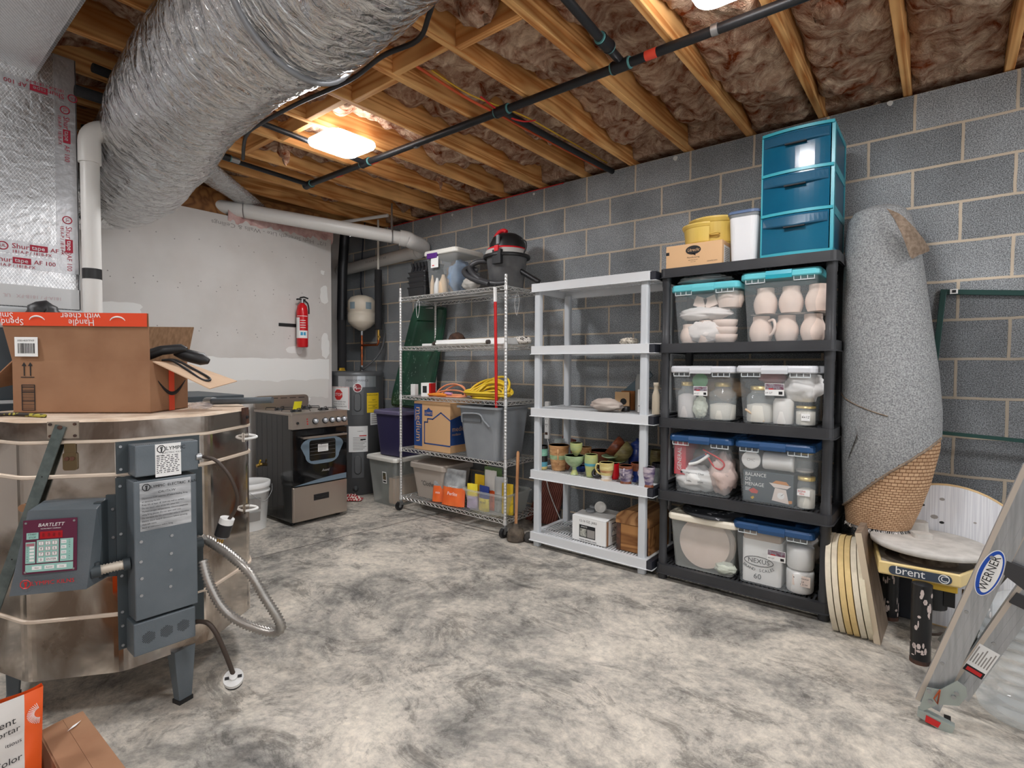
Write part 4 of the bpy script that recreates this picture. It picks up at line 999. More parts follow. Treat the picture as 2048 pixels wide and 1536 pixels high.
b = MB(); b.box((SX - .02, SY0 + .003, .035), (SX + .008, SY1 - .003, .318), M_sst); dw = b.build('drawer', st, bevel=.006)
b = MB(); b.box((SX + .0082, 2.385, .185), (SX + .009, 2.525, .235), M_black); b.tube([(SX + .010, 2.40, .212), (SX + .014, 2.455, .206), (SX + .010, 2.51, .212)], .006, M_black, 8); b.build('pull', dw)
b = MB(); M_yel = mat('yellow_note', C(236, 226, 40), .7); p = at(578, 812, Z=.93)
b.grid(lambda u, v: (-4.36 + .03 * v + .006 * sin(u * 4), 2.40 + .075 * u, .917 + .07 * v), 4, 4, M_yel); b.build('sticky_note', label='bright yellow paper note standing on the cooktop', cat='note')

# bucket
b5 = thing('bucket', 'white lidded five gallon bucket on the floor between kiln and stove', 'bucket', (-4.29, 1.985, 0))
b = MB(T(-4.29, 1.985, 0)); b.lathe([(.125, 0), (.148, .29), (.156, .292), (.156, .305), (.150, .307), (.150, .325), (.157, .327), (.157, .337)], M_white, 28); b.build('pail', b5)
b = MB(T(-4.29, 1.985, 0)); b.lathe([(.158, .335), (.160, .372), (.150, .374), (.146, .364), (0, .364)], M_white, 28); b.build('lid', b5)
b = MB(T(-4.29, 1.985, 0)); b.tube(smoothpath([(.15, -.06, .31), (.19, .03, .24), (.17, .10, .30), (.12, .13, .35)], 6), .002, M_steel, 6); b.build('bail', b5)
b = MB(T(-4.29, 1.985, 0))
for k in range(6):
    a0 = R(10 - k * 6); a1 = R(10 - (k + 1) * 6); 
    for z0, z1, m_ in ((.08, .15, M_screw), (.17, .26, M_screw)): b.quad([(.1385 * cos(a0) if z0 < .1 else .1455 * cos(a0), (.1385 if z0 < .1 else .1455) * sin(a0), z0), ((.1385 if z0 < .1 else .1455) * cos(a1), (.1385 if z0 < .1 else .1455) * sin(a1), z0), ((.1445 if z0 < .1 else .151) * cos(a1), (.1445 if z0 < .1 else .151) * sin(a1), z1), ((.1445 if z0 < .1 else .151) * cos(a0), (.1445 if z0 < .1 else .151) * sin(a0), z1)], m_)
b.build('label', b5)
b = MB(); p = at(513, 932, D=4.55); b.cyl(p, p + V((.0, .05, .01)), .014, mat('brass', C(196, 160, 84), .3, .9), 10); b.cyl(p + V((0, .02, 0)), p + V((.03, .02, .05)), .007, M_cyel, 8)
b.build('valve', label='small brass valve low on the wall behind the bucket', cat='valve', origin=p)

# water heater
WX, WYc, WR = -4.75, 3.33, .262
M_wh = mat('heater_grey', C(96, 98, 100), .42, .2); M_whd = mat('heater_seam', C(70, 72, 74), .5)
wh = thing('water_heater', 'tall grey cylindrical electric water heater with stickers beside the drywall edge', 'water heater', (WX, WYc, 0))
FW = T(WX, WYc, 0)
b = MB(FW); b.lathe([(WR - .01, 0), (WR, .005), (WR, 1.195)], M_wh, 48); b.build('jacket', wh)
b = MB(FW); b.lathe([(WR + .005, 1.193), (WR + .006, 1.225), (WR - .01, 1.238), (0, 1.242)], M_wh, 48); b.build('top_cap', wh)
A0 = math.atan2(-WYc, -WX)
def cyl_patch(b, pxa, pxb, z0, z1, m, off=.0015, n=10):
    aa = [A0 + math.asin(max(-1, min(1, (q - 707) / 51.5))) for q in (pxa, pxb)]; r = WR + off; vs_ = []; fs = []
    for i in range(n + 1):
        a = aa[0] + (aa[1] - aa[0]) * i / n
        vs_ += [(WX + r * cos(a), WYc + r * sin(a), z0), (WX + r * cos(a), WYc + r * sin(a), z1)]
    for i in range(n): fs.append((2 * i, 2 * i + 2, 2 * i + 3, 2 * i + 1))
    b.add(vs_, fs, m)
def cyl_text(b, tx, size, pxc, z, m, off=.0025, sx=1, **k):
    b2 = MB(); b2.text(tx, size, m, Matrix.Identity(4), sx=sx, **k); r = WR + off; ac = A0 + math.asin((pxc - 707) / 51.5)
    b.add([(WX + r * cos(ac + p.x / r), WYc + r * sin(ac + p.x / r), z + p.y) for p in b2.v], b2.f, m)
def wz(y): return 1.3 - (y - 732) / 1071.77 * 5.42
b = MB(); cyl_patch(b, 671, 742, wz(787 - 12), wz(762 - 10), mat('badge_silver', C(178, 182, 186), .3, .6)); cyl_text(b, 'PERFORMANCE', .03, 707, wz(766) + .02, M_wh, sx=1.05)
def cyl_shape(b, ac, z, hw, fy, m, off, n=16):
    r = WR + off; vs_ = []
    for i in range(n + 1):
        x = -hw + 2 * hw * i / n; h_ = fy(x); a = ac + x / r; vs_ += [(WX + r * cos(a), WYc + r * sin(a), z - h_), (WX + r * cos(a), WYc + r * sin(a), z + h_)]
    b.add(vs_, [(2 * i, 2 * i + 2, 2 * i + 3, 2 * i + 1) for i in range(n)], m)
circ = lambda R0: (lambda x: math.sqrt(max(0, R0 * R0 - x * x)) + .0005)
cyl_shape(b, A0, wz(776), .045, circ(.045), M_paper, .003); cyl_shape(b, A0, wz(776), .038, circ(.038), mat('badge_red', C(150, 30, 40), .4), .004)
cyl_text(b, 'R', .06, 703, wz(776), M_paper, .005); cyl_text(b, 'heem', .022, 709, wz(776) - .004, M_paper, .0055); b.build('badge', wh)
b = MB(); cyl_patch(b, 657, 692, wz(820), wz(774), M_paper, .0015); cyl_patch(b, 659, 690.5, wz(775.5), wz(775), M_red, .0025); cyl_patch(b, 690, 690.7, wz(818), wz(775), M_red, .0025)
cyl_shape(b, A0 + math.asin((671 - 707) / 51.5), wz(790), .052, lambda x: min(.052, .052 * 1.414 - abs(x)), M_red, .003)
cyl_text(b, 'STOP', .042, 671, wz(790), M_paper, .004)
for k, tx in enumerate(('DO NOT RETURN THIS', 'WATER HEATER TO', 'THE PLACE OF PURCHASE')): cyl_text(b, tx, .0155, 672, wz(804 + 4.6 * k), M_ink, .003)
b.build('stop_label', wh)
M_eg = mat('energy_yellow', C(240, 204, 40), .6)
b = MB(); cyl_patch(b, 724.5, 747.5, wz(826), wz(787), M_eg)
cyl_text(b, 'ENERGYGUIDE', .020, 736, wz(791), M_ink); cyl_text(b, '$419', .018, 738, wz(801), M_ink); cyl_text(b, '3493', .018, 738, wz(814), M_ink)
for k in range(3): cyl_patch(b, 727, 744, wz(805.5 + 6 * k), wz(805 + 6 * k), M_ink, .0022)
b.build('energy_label', wh)
b = MB(); cyl_patch(b, 731, 747, wz(851), wz(826.5), M_paper)
for k in range(5): cyl_patch(b, 733, 745, wz(831.6 + 4 * k), wz(830 + 4 * k), M_screw, .0022)
b.build('label', wh)
b = MB(); cyl_patch(b, 690, 726, wz(903), wz(852), M_paper)
for k in range(9): cyl_patch(b, 698, 723 - (k % 3) * 3, wz(875 + 3 * k), wz(874 + 3 * k), M_screw, .0022)
cyl_patch(b, 710, 723.5, wz(872), wz(870), M_red, .0022); cyl_patch(b, 712, 722, wz(880), wz(877), M_ink, .003); cyl_text(b, 'WARNING', .012, 712, wz(862), M_ink); b.build('instruction_label', wh)
for za, zb in ((780, 829), (904, 953)):
    b = MB(); cyl_patch(b, 695, 719, wz(zb + 2), wz(za - 1), M_whd, .001); cyl_patch(b, 696, 718.2, wz(zb + 1), wz(za), M_wh, .003)
    fr = frame((WX + (WR + .004) * cos(A0), WYc + (WR + .004) * sin(A0), (wz(za) + wz(zb)) / 2), (-sin(A0), cos(A0), 0), (0, 0, 1))
    b.loft([ring3(rrect(.07, .19, .034, 6), 0), ring3(rrect(.055, .17, .026, 6), .012)], M_wh, fr); b.build('access_panel', wh, bevel=.001)
b = MB(frame((WX + WR * cos(A0 - .08), WYc + WR * sin(A0 - .08), wz(976)), (-sin(A0), cos(A0), 0), (0, 0, 1))); b.lathe([(.03, 0), (.03, .006), (.018, .01), (.018, .03), (.011, .032), (.011, .045), (0, .045)], M_whd, 16); b.build('drain_valve', wh)
# fittings over the heater
M_cop = mat('copper', C(196, 112, 72), .3, .9); M_brass = MATS['brass']; M_tank = mat('tank_cream', C(226, 216, 198), .4)
et = thing('expansion_tank', 'cream colored expansion tank above the water heater', 'tank', (-4.77, 3.40, 1.67))
TX = -4.77
b = MB(T(TX, 3.40, 0)); b.lathe([(0, 1.66), (.03, 1.665), (.09, 1.70), (.136, 1.745), (.14, 1.76), (.1425, 1.83), (.139, 1.832), (.139, 1.86), (.142, 1.862), (.14, 1.97), (.11, 2.01), (.05, 2.03), (0, 2.033)], M_tank, 32); b.build('shell', et)
b = MB(T(TX, 3.40, 0))
for ac in (-.95, .28):
    for k in range(5):
        a0 = A0 + ac + k * .09; a1 = a0 + .09
        b.quad([(.1435 * cos(a0), .1435 * sin(a0), 1.88), (.1435 * cos(a1), .1435 * sin(a1), 1.88), (.1435 * cos(a1), .1435 * sin(a1), 1.95), (.1435 * cos(a0), .1435 * sin(a0), 1.95)], mat('label_bluegrey', C(140, 158, 168), .6))
b.build('label', et)
b = MB(); b.cyl((TX, 3.40, 1.615), (TX, 3.40, 1.66), .016, M_steel, 10); b.build('valve_stem', et)
cp_ = thing('copper_pipe', 'copper pipe and tee joining the expansion tank to the water heater', 'pipe', (TX, 3.40, 1.24))
BX = at(757, 680, Y=3.40).x; zc = at(740, 690, Y=3.4).z
b = MB(); b.tube([(TX, 3.40, 1.25), (TX, 3.40, 1.62)], .0115, M_cop, 10); b.tube([(TX, 3.40, zc), (BX - .02, 3.40, zc), (BX, 3.40, zc + .02), (BX, 3.40, zc + .05)], .0115, M_cop, 10)
for z in (zc - .03, zc + .03, 1.40): b.cyl((TX, 3.4, z - .014), (TX, 3.4, z + .014), .016, M_cop, 10)
b.build('pipe', cp_)
b = MB(); b.cyl((BX, 3.40, zc + .05), (BX, 3.40, zc + .15), .014, M_brass, 10); b.cyl((BX, 3.4, zc + .085), (BX + .045, 3.38, zc + .075), .009, M_brass, 8); b.build('brass_valve', cp_)
b = MB(); b.cyl((TX, 3.40, 1.241), (TX, 3.40, 1.30), .021, M_steel, 10); b.build('union', cp_)
b = MB(); b.tube([(BX, 3.40, zc + .155), (BX, 3.40, at(756, 540, Y=3.4).z)], .036, M_ins, 14); b.tube([(BX, 3.40, at(756, 540, Y=3.4).z), (BX, 3.40, 2.77)], .011, mat('pex_white', C(222, 216, 204), .4), 10)
b.build('insulated_pipe', label='black foam insulated riser in front of the expansion tank topped by a white pipe', cat='pipe')
P_ = at(684, 735, Y=3.28); P_u = at(691, 430, Y=3.28)
b = MB(); b.tube([(P_.x, 3.28, 1.243), (P_.x, 3.28, 1.78)], .046, M_ins, 16); b.tube([(P_.x, 3.28, 1.775), (P_.x + .02, 3.28, 2.3), (P_u.x, 3.28, 2.772)], .05, M_pipe, 16)
b.build('insulated_pipe', label='thick black insulated pipe rising beside the drywall edge', cat='pipe')
b = MB(); b.tube(smoothpath([(TX + .03, 3.37, 1.275), (TX + .12, 3.34, 1.27), at(752, 716, Y=3.42), at(766, 690, Y=3.5), at(768, 660, Y=3.55), at(761, 620, Y=3.57), at(750, 560, Y=3.58)], 8), .011, mat('grey_hose', C(84, 86, 88), .6), 8)
b.build('grey_hose', label='grey flexible hose looping from the water heater top to the wall', cat='hose')
b = MB(); b.tube(smoothpath([at(734, 420, Y=3.6), at(727, 470, Y=3.6), at(722, 550, Y=3.6), at(722, 580, Y=3.59), at(728, 600, Y=3.55)], 6), .006, mat('navy_cable', C(30, 34, 54), .5), 6); b.build('dark_cable', label='dark cable running down the block wall behind the expansion tank', cat='cable')
b = MB(T(-4.83, 3.2, 1.243, .6)); b.box((-.02, -.05, 0), (.02, .05, .004), M_cyel); b.loft([ring3(rrect(.028, .11, .01), .004), ring3(rrect(.02, .10, .008), .03)], M_cyel)
b.build('yellow_clamp', label='yellow handled clamp lying on top of the water heater', cat='tool')
# checkered rag
M_rag = bpy.data.materials.new('rag_check'); M_rag.use_nodes = True; N = M_rag.node_tree.nodes; L = M_rag.node_tree.links
ck = N.new('ShaderNodeTexChecker'); ck.inputs['Scale'].default_value = 55; ck.inputs['Color1'].default_value = C(170, 36, 44); ck.inputs['Color2'].default_value = C(226, 216, 206); tc = N.new('ShaderNodeTexCoord'); L.new(tc.outputs['Object'], ck.inputs[0]); L.new(ck.outputs[0], N['Principled BSDF'].inputs['Base Color']); N['Principled BSDF'].inputs['Roughness'].default_value = .95
b = MB(T(-4.42, 3.02, 0, .7)); b.grid(lambda u, v: ((u - .5) * .22, (v - .5) * .13, .006 + .045 * max(0, 1 - 4 * ((u - .5) ** 2 + (v - .5) ** 2)) * (1 + .5 * mn.noise(V((u * 7, v * 7, 1)))) + .008 * mn.noise(V((u * 12, v * 12, 5))) + .004), 26, 20, M_rag)
b.build('rag', label='red and white checkered rag crumpled on the floor beside the stove', cat='rag')

# fire extinguisher
ec = at(596, 640, X=DX); EY = ec.y; EX = DX + .075
fe = thing('fire_extinguisher', 'red fire extinguisher in a black strap bracket on the drywall', 'fire extinguisher', (EX, EY, 1.46))
b = MB(T(EX, EY, 0)); b.lathe([(0, 1.465), (.045, 1.466), (.051, 1.475), (.051, 1.80), (.042, 1.85), (.02, 1.875), (.014, 1.88)], mat('extinguisher_red', C(206, 26, 34), .25), 28); b.build('cylinder', fe)
def exl(z0, z1, a0, a1, m, r=.0518):
    n = 8
    for i in range(n):
        p, q = a0 + (a1 - a0) * i / n, a0 + (a1 - a0) * (i + 1) / n; b.quad([(r * cos(p), r * sin(p), z0), (r * cos(q), r * sin(q), z0), (r * cos(q), r * sin(q), z1), (r * cos(p), r * sin(p), z1)], m)
b = MB(T(EX, EY, 0)); Ae = math.atan2(-EY, -EX)
exl(1.55, 1.74, Ae - 1.5, Ae - .45, M_paper); exl(1.55, 1.62, Ae - .45, Ae + 1.0, M_paper)
for k in range(4): exl(1.645 + k * .022, 1.650 + k * .022, Ae - .35, Ae + .6, M_paper, .0522)
for k in range(2): exl(1.575, 1.605, Ae - .3 + k * .5, Ae + .1 + k * .5, mat('pictogram_blue', C(60, 150, 190), .6), .0524)
exl(1.752, 1.756, Ae - 1, Ae + 1, M_paper, .0522); b.build('label', fe)
b = MB(T(EX, EY, 0)); b.cyl((0, 0, 1.875), (0, 0, 1.915), .016, M_steel, 12); b.build('neck', fe)
b = MB(T(EX, EY, 0)); b.box((-.01, -.05, 1.905), (.012, .03, 1.915), M_black); b.tube([(0, -.02, 1.925), (0, .02, 1.935), (0, .06, 1.925)], .007, M_black, 6); b.tube([(0, -.055, 1.905), (0, -.02, 1.915)], .006, M_black, 6); b.build('handle', fe)
b = MB(T(EX, EY, 0)); b.tube(smoothpath([(.01, .015, 1.90), (.015, .045, 1.88), (.012, .06, 1.83), (.01, .062, 1.78)], 5), .007, M_black, 8); b.build('nozzle', fe)
b = MB(); b.box((DX + .001, EY - .19, 1.655), (DX + .006, EY + .10, 1.685), M_black); b.box((DX + .001, EY - .02, 1.50), (DX + .02, EY + .02, 1.80), M_black); b.build('bracket', fe)

# ================================================================== CHROME WIRE SHELF
M_chr = mat('chrome_wire', C(226, 226, 224), .28, .7)
WX0, WX1, WY0, WY1 = -3.79, -2.57, 3.112, 3.535
ws = thing('wire_shelf', 'chrome wire shelving unit on casters with five tiers', 'shelf', (-3.18, 3.32, 0))
WZ = (1.902, 1.465, 1.028, .562, .125)
def wdeck():
    b = MB()
    for y in (WY0, WY1):
        b.tube([(WX0, y, 0), (WX1, y, 0)], .0035, M_chr, 6); b.tube([(WX0, y, -.027), (WX1, y, -.027)], .0035, M_chr, 6)
        n = 48; b.tube([(WX0 + (WX1 - WX0) * i / n, y, -.003 if i % 2 else -.024) for i in range(n + 1)], .0026, M_chr, 5, smooth=False)
    for x in (WX0, WX1):
        b.tube([(x, WY0, 0), (x, WY1, 0)], .0035, M_chr, 6); b.tube([(x, WY0, -.027), (x, WY1, -.027)], .0035, M_chr, 6)
        n = 16; b.tube([(x, WY0 + (WY1 - WY0) * i / n, -.003 if i % 2 else -.024) for i in range(n + 1)], .0026, M_chr, 5, smooth=False)
    for i in range(1, 48): x = WX0 + (WX1 - WX0) * i / 48; b.tube([(x, WY0, .003), (x, WY1, .003)], .0019, M_chr, 4, smooth=False)
    for y in (3.25, 3.40): b.tube([(WX0, y, -.001), (WX1, y, -.001)], .003, M_chr, 5); b.tube([(WX0, y, -.022), (WX1, y, -.022)], .003, M_chr, 5)
    return b
for k, z in enumerate(WZ):
    if k == 0:
        o0 = wdeck(); o0.v = [p + V((0, 0, z)) for p in o0.v]; dk = o0.build('wire_deck', ws)
    else:
        c_ = dk.copy(); COL.objects.link(c_); c_.location.z = z - WZ[0]
M_post = mat('chrome_post', C(224, 224, 222), .32, .6)
for x in (WX0, WX1):
    for y in (WY0, WY1):
        b = MB(); pts = []; rr_ = []
        z = .11
        while z < 1.98:
            pts += [(x, y, z), (x, y, z + .019), (x, y, z + .021), (x, y, z + .0235)]; rr_ += [.0122, .0122, .0108, .0108]; z += .0254
        b.tube(pts, rr_, M_post, 10)
        for z in WZ: b.tube([(x, y, z - .032), (x, y, z + .006)], [.0175, .015], M_post, 10)
        b.build('post', ws)
        b = MB(); b.cyl((x, y, .075), (x, y, .11), .009, M_steel, 8); b.box((x - .016, y - .028, .045), (x + .016, y + .012, .078), M_steel)
        b.build('caster_fork', ws); b = MB(); b.cyl((x - .014, y - .02, .0365), (x + .014, y - .02, .0365), .0365, M_black, 20); b.cyl((x - .015, y - .02, .0365), (x + .015, y - .02, .0365), .014, M_steel, 12); b.build('caster_wheel', ws)

# ---- generic plastic tote
def clearm(name, col, alpha, rough=.2): return mat(name, col, rough, alpha=alpha)
M_cl = clearm('clear_plastic', C(200, 206, 208), .19); M_cl2 = clearm('frosted_plastic', C(206, 210, 206), .34, .3)
def tote(name, label, cat, x0, x1, y0, y1, z0, h, mb_, ml, taper=.03, lid=True, group=None, rim=.016, handle=True, latch=None, r=.035, lidh=.028, lname='lid', open_rim=None, ribs=True):
    """lid footprint x0..x1, y0..y1, resting at z0"""
    cx, cy = (x0 + x1) / 2, (y0 + y1) / 2; W2, D2 = x1 - x0, y1 - y0
    t = thing(name, label, cat, (cx, cy, z0), group)
    b = MB(T(cx, cy, z0)); g = rim; H2 = h - lidh if lid else h
    R0 = rrect(W2 - 2 * g - 2 * taper, D2 - 2 * g - 2 * taper, r, 4); R1 = rrect(W2 - 2 * g, D2 - 2 * g, r, 4); R2_ = rrect(W2 - 2 * g - .005, D2 - 2 * g - .005, r, 4)
    Ri = rrect(W2 - 2 * g - 2 * taper - .006, D2 - 2 * g - 2 * taper - .006, r, 4)
    mid = rrect(W2 - 2 * g - 2 * taper * .22, D2 - 2 * g - 2 * taper * .22, r, 4)
    if mb_.name.startswith(('clear', 'frost')): b.loft([ring3(R0, 0), ring3(mid, H2 * .78), ring3(R1, H2)], mb_, cap=(True, False), smooth=False)
    else: b.loft([ring3(R0, 0), ring3(mid, H2 * .78), ring3(R1, H2), ring3(R2_, H2), ring3(Ri, .004)], mb_, cap=(True, True))
    if not lid: b.loft([ring3(rrect(W2 - 2 * g, D2 - 2 * g, r), H2 - .012), ring3(rrect(W2, D2, r), H2 - .012), ring3(rrect(W2, D2, r), H2 + .003), ring3(rrect(W2 - 2 * g, D2 - 2 * g, r), H2 + .003)], mb_, cap=(False, False))
    b.build('bin', t)
    if lid:
        b = MB(T(cx, cy, z0)); 
        b.loft([ring3(rrect(W2 - .01, D2 - .01, r), H2 - .012), ring3(rrect(W2, D2, r + .005), H2 - .006), ring3(rrect(W2, D2, r + .005), h - .012), ring3(rrect(W2 - .014, D2 - .014, r), h), ring3(rrect(W2 - .06, D2 - .06, r * .7), h), ring3(rrect(W2 - .07, D2 - .07, r * .7), h - .007)], ml, smooth=False)
        b.build(lname, t)
    if latch is not None:
        b = MB(T(cx, y0, z0)); b.loft([[(-W2 * .16, -.006, H2 - .016), (W2 * .16, -.006, H2 - .016), (W2 * .16, -.009, H2 + .004), (W2 * .16, -.004, h - .002), (-W2 * .16, -.004, h - .002), (-W2 * .16, -.009, H2 + .004)], [(-W2 * .16, .02, H2 - .010), (W2 * .16, .02, H2 - .010), (W2 * .16, .02, H2 + .004), (W2 * .16, .02, h + .001), (-W2 * .16, .02, h + .001), (-W2 * .16, .02, H2 + .004)]], latch)
        b.build('latch', t, bevel=.002)
    if ribs and lid:
        b = MB(T(cx, y0 + g, z0))
        for s_ in (-1, 1):
            b = MB(T(cx, y0 + g, z0)); b.box((s_ * W2 * .3 - .05, -.004, H2 - .034), (s_ * W2 * .3 + .05, .0, H2 - .030), M_rib)
            for k in range(4): b.box((s_ * W2 * .3 - .05 + k * .032, -.004, H2 - .033), (s_ * W2 * .3 - .047 + k * .032, .0, H2 - .010), M_rib)
            b.build('rib_frame', t)
    return t
M_rib = mat('rib_white', C(216, 222, 224), .4)
M_purp = mat('purple_plastic', C(52, 48, 84), .4); M_grey = mat('grey_tote', C(128, 132, 136), .45, col2=C(142, 146, 150), scale=5); M_taupe = mat('taupe_tote', C(178, 168, 158), .5); M_wlid = mat('lid_white', C(230, 228, 220), .45)
# contents inside translucent tote to the left
tote('storage_tote', 'frosted clear tote with wavy white lid on the floor left of the wire shelf', 'tote', -4.28, -3.835, 3.08, 3.54, 0, .455, M_cl2, M_wlid, taper=.035, ribs=False)
b = MB(); b.box((-4.02, 3.16, .012), (-3.93, 3.45, .25), M_cardl); b.box((-4.17, 3.2, .012), (-4.05, 3.42, .18), mat('grey_cloth', C(120, 128, 120), .9)); b.build('cardboard_piece', label='brown cardboard inside the frosted tote left of the wire shelf', cat='cardboard')
b = MB(frame((-4.02, 3.108, .26), (1, 0, 0), (0, -.08, 1))); b.box((-.03, -.055, 0), (.03, .055, .001), M_paper); b.box((-.022, -.02, .001), (.022, .045, .0015), mat('photo_brown', C(120, 98, 70), .6, col2=C(40, 60, 50), scale=60)); b.box((-.02, -.045, .001), (.02, -.03, .0015), M_ink); b.build('label', bpy.data.objects['storage_tote'])
tote('storage_tote', 'dark purple tote with lid stacked on the frosted tote', 'tote', -4.235, -3.825, 3.13, 3.55, .457, .425, M_purp, mat('purple_lid', C(104, 98, 128), .4), taper=.03, ribs=False)
# leaning green tote lid
M_green = mat('green_plastic', C(22, 62, 46), .32, col2=C(34, 84, 62), scale=4); M_dust = mat('dusty_green', C(120, 146, 134), .8)
TL = at(830, 611, Y=3.585); TR = at(897, 614, Y=3.585); BL = at(780, 827, Y=3.50); BR = at(862, 824, Y=3.50)
for p in (BL, BR): p.z = max(p.z, .885)
M_gr = MB()
def bl(u, v, o=0):
    p = BL.lerp(BR, u).lerp(TL.lerp(TR, u), v); return p + V((.0, -1, -.08)).normalized() * o
def glid(u, v):
    e = min(u, 1 - u) * 2; f_ = min(v, 1 - v) * 4
    h = .012 if (e < .12 or f_ < .1) else (.034 if e < .5 or f_ < .6 else .016)
    return h
b = MB(); nu, nv = 44, 80
def rc(u, v):  # round the corners
    x = (u - .5) * 2; y = (v - .5) * 2; k = 1 - .10 * (abs(x) ** 6) * (abs(y) ** 10); return .5 + x / 2 * k, .5 + y / 2 * (1 - .04 * abs(x) ** 8)
b.grid(lambda u, v: bl(*rc(u, v), glid(u, v)), nu, nv, M_green, smooth=False); b.grid(lambda u, v: bl(*rc(1 - u, v), 0), nu, nv, M_green, smooth=False)
for (f1, f2) in (((0, 0), (0, 1)), ((1, 0), (1, 1)), ((0, 0), (1, 0)), ((0, 1), (1, 1))):
    q = [bl(*rc(f1[0] + (f2[0] - f1[0]) * k / 40, f1[1] + (f2[1] - f1[1]) * k / 40), 0) for k in range(41)]; q2 = [bl(*rc(f1[0] + (f2[0] - f1[0]) * k / 40, f1[1] + (f2[1] - f1[1]) * k / 40), .012) for k in range(41)]
    for k in range(40): b.quad([q[k], q[k + 1], q2[k + 1], q2[k]], M_green)
rg = random.Random(4)
for k in range(150):
    u = rg.choice((rg.uniform(.12, .24), rg.uniform(.3, .5), rg.uniform(.1, .8))); v = rg.uniform(.03, .75) ** 1.4; s_ = rg.uniform(.0012, .005); h_ = glid(u, v) + .0015
    b.quad([bl(u + s_ * 2 * cos(a), v + s_ * 2.4 * sin(a), h_) for a in [R(60 * j) for j in range(6)]], M_dust)
gl = b.build('tote_lid', label='large dark green tote lid leaning on the block wall behind the wire shelf', cat='lid')
b = MB(); c_ = bl(.52, .965, .02); F = frame(c_, (1, 0, 0), (0, 0, 1)); b.box((-.05, -.02, 0), (.05, .02, .006), M_white, F); b.build('label', gl)
def zip_loop(p, w_, h_, label):
    b = MB(); b.tube(smoothpath([p, p + V((-w_, -.004, -h_ * .45)), p + V((0, -.006, -h_)), p + V((w_, -.004, -h_ * .4)), p + V((.004, 0, 0))], 6), .0016, M_white, 5); b.build('zip_tie', label=label, cat='zip tie')
zip_loop(V((-3.55, 3.108, 1.872)), .022, .16, 'white zip tie loop hanging at the left of the top wire tier')
zip_loop(V((-2.572, 3.25, 1.872)), .022, .18, 'white zip tie loop hanging right of the red pole')
# top tier
zt = WZ[0] + .0055
M_tray = mat('tray_black', C(36, 37, 40), .35)
tr = thing('tray_stack', 'stack of black plastic trays on the left of the top wire tier', 'trays', (-3.66, 3.3, zt))
z = zt
for k, (w_, h_) in enumerate(((.235, .09), (.228, .045), (.235, .045), (.22, .04))):
    b = MB(T(-3.655 + .004 * (k % 2), 3.31, z)); b.loft([ring3(rrect(w_ - .02, .26, .015), 0), ring3(rrect(w_, .28, .02), h_ - .008), ring3(rrect(w_ + .01, .29, .02), h_ - .008), ring3(rrect(w_ + .01, .29, .02), h_)], M_tray); b.build('tray', tr); z += h_ + .0005
b = MB(T(-3.655, 3.31, z))
for i in range(5):
    for j in range(2): b.loft([ring3(rrect(.036, .10, .006, 2, -.088 + i * .044, -.06 + j * .12), 0), ring3(rrect(.028, .08, .006, 2, -.088 + i * .044, -.06 + j * .12), .045)], M_tray); b.loft([ring3(rrect(.028, .08, .006, 2, -.088 + i * .044, -.06 + j * .12), .047), ring3(rrect(.036, .10, .006, 2, -.088 + i * .044, -.06 + j * .12), .085)], M_tray)
b.build('cell_tray', tr)
tw = tote('storage_tote', 'clear tote with white lid and purple latch on the top wire tier', 'tote', -3.525, -3.125, 3.135, 3.50, zt, .37, M_cl, M_wlid, taper=.018, ribs=False, latch=None)
b = MB(T(-3.40, 3.135, zt)); b.box((-.06, -.012, .30), (.06, .006, .345), mat('purple_latch', C(92, 44, 132), .4)); b.build('latch', tw, bevel=.004)
b = MB(frame((-3.37, 3.132, zt + .265), (1, 0, 0), (0, 0, 1))); b.box((-.045, -.045, 0), (.045, .045, .001), M_paper); b.box((-.03, -.03, .001), (-.005, -.022, .0015), M_red); b.build('label', tw)
M_pale = mat('pale_wood', C(216, 190, 158), .8); M_bluecl = mat('blue_cloth', C(120, 140, 164), .9, bump=.5, bscale=20); M_tan = mat('tan_cloth', C(206, 182, 160), .9, bump=.5, bscale=20)
for i, (x, y, w_, h_, m_, lb) in enumerate(((-3.47, 3.2, .02, .17, M_pale, 'pale wooden stick upright at the left inside the purple-latched tote'), (-3.41, 3.2, .03, .14, M_white, 'white glue bottle inside the purple-latched tote'), (-3.335, 3.2, .042, .16, M_pale, 'pale brush head inside the purple-latched tote'))):
    b = MB(T(x, y, zt + .006)); b.lathe([(w_ * .8, 0), (w_, .01), (w_ * .9, h_ * .6), (w_ * .45, h_ * .85), (w_ * .3, h_), (0, h_)], m_, 14); b.build('craft_item', label=lb, cat='craft item')
crumple('cloth', (-3.22, 3.3, zt + .006), .13, .28, .27, M_bluecl, 'blue-grey cloth bundle inside the purple-latched tote', 'cloth', 5.5)
crumple('cloth', (-3.36, 3.38, zt + .006), .16, .18, .30, M_tan, 'tan cloth bundle inside the purple-latched tote', 'cloth', 7.5)
crumple('plastic_bag', (-3.00, 3.19, zt), .17, .12, .11, mat('clear_bag', C(200, 196, 188), .15, alpha=.6), 'crumpled clear plastic bag with cord beside the shop vacuum', 'bag', 4.5)
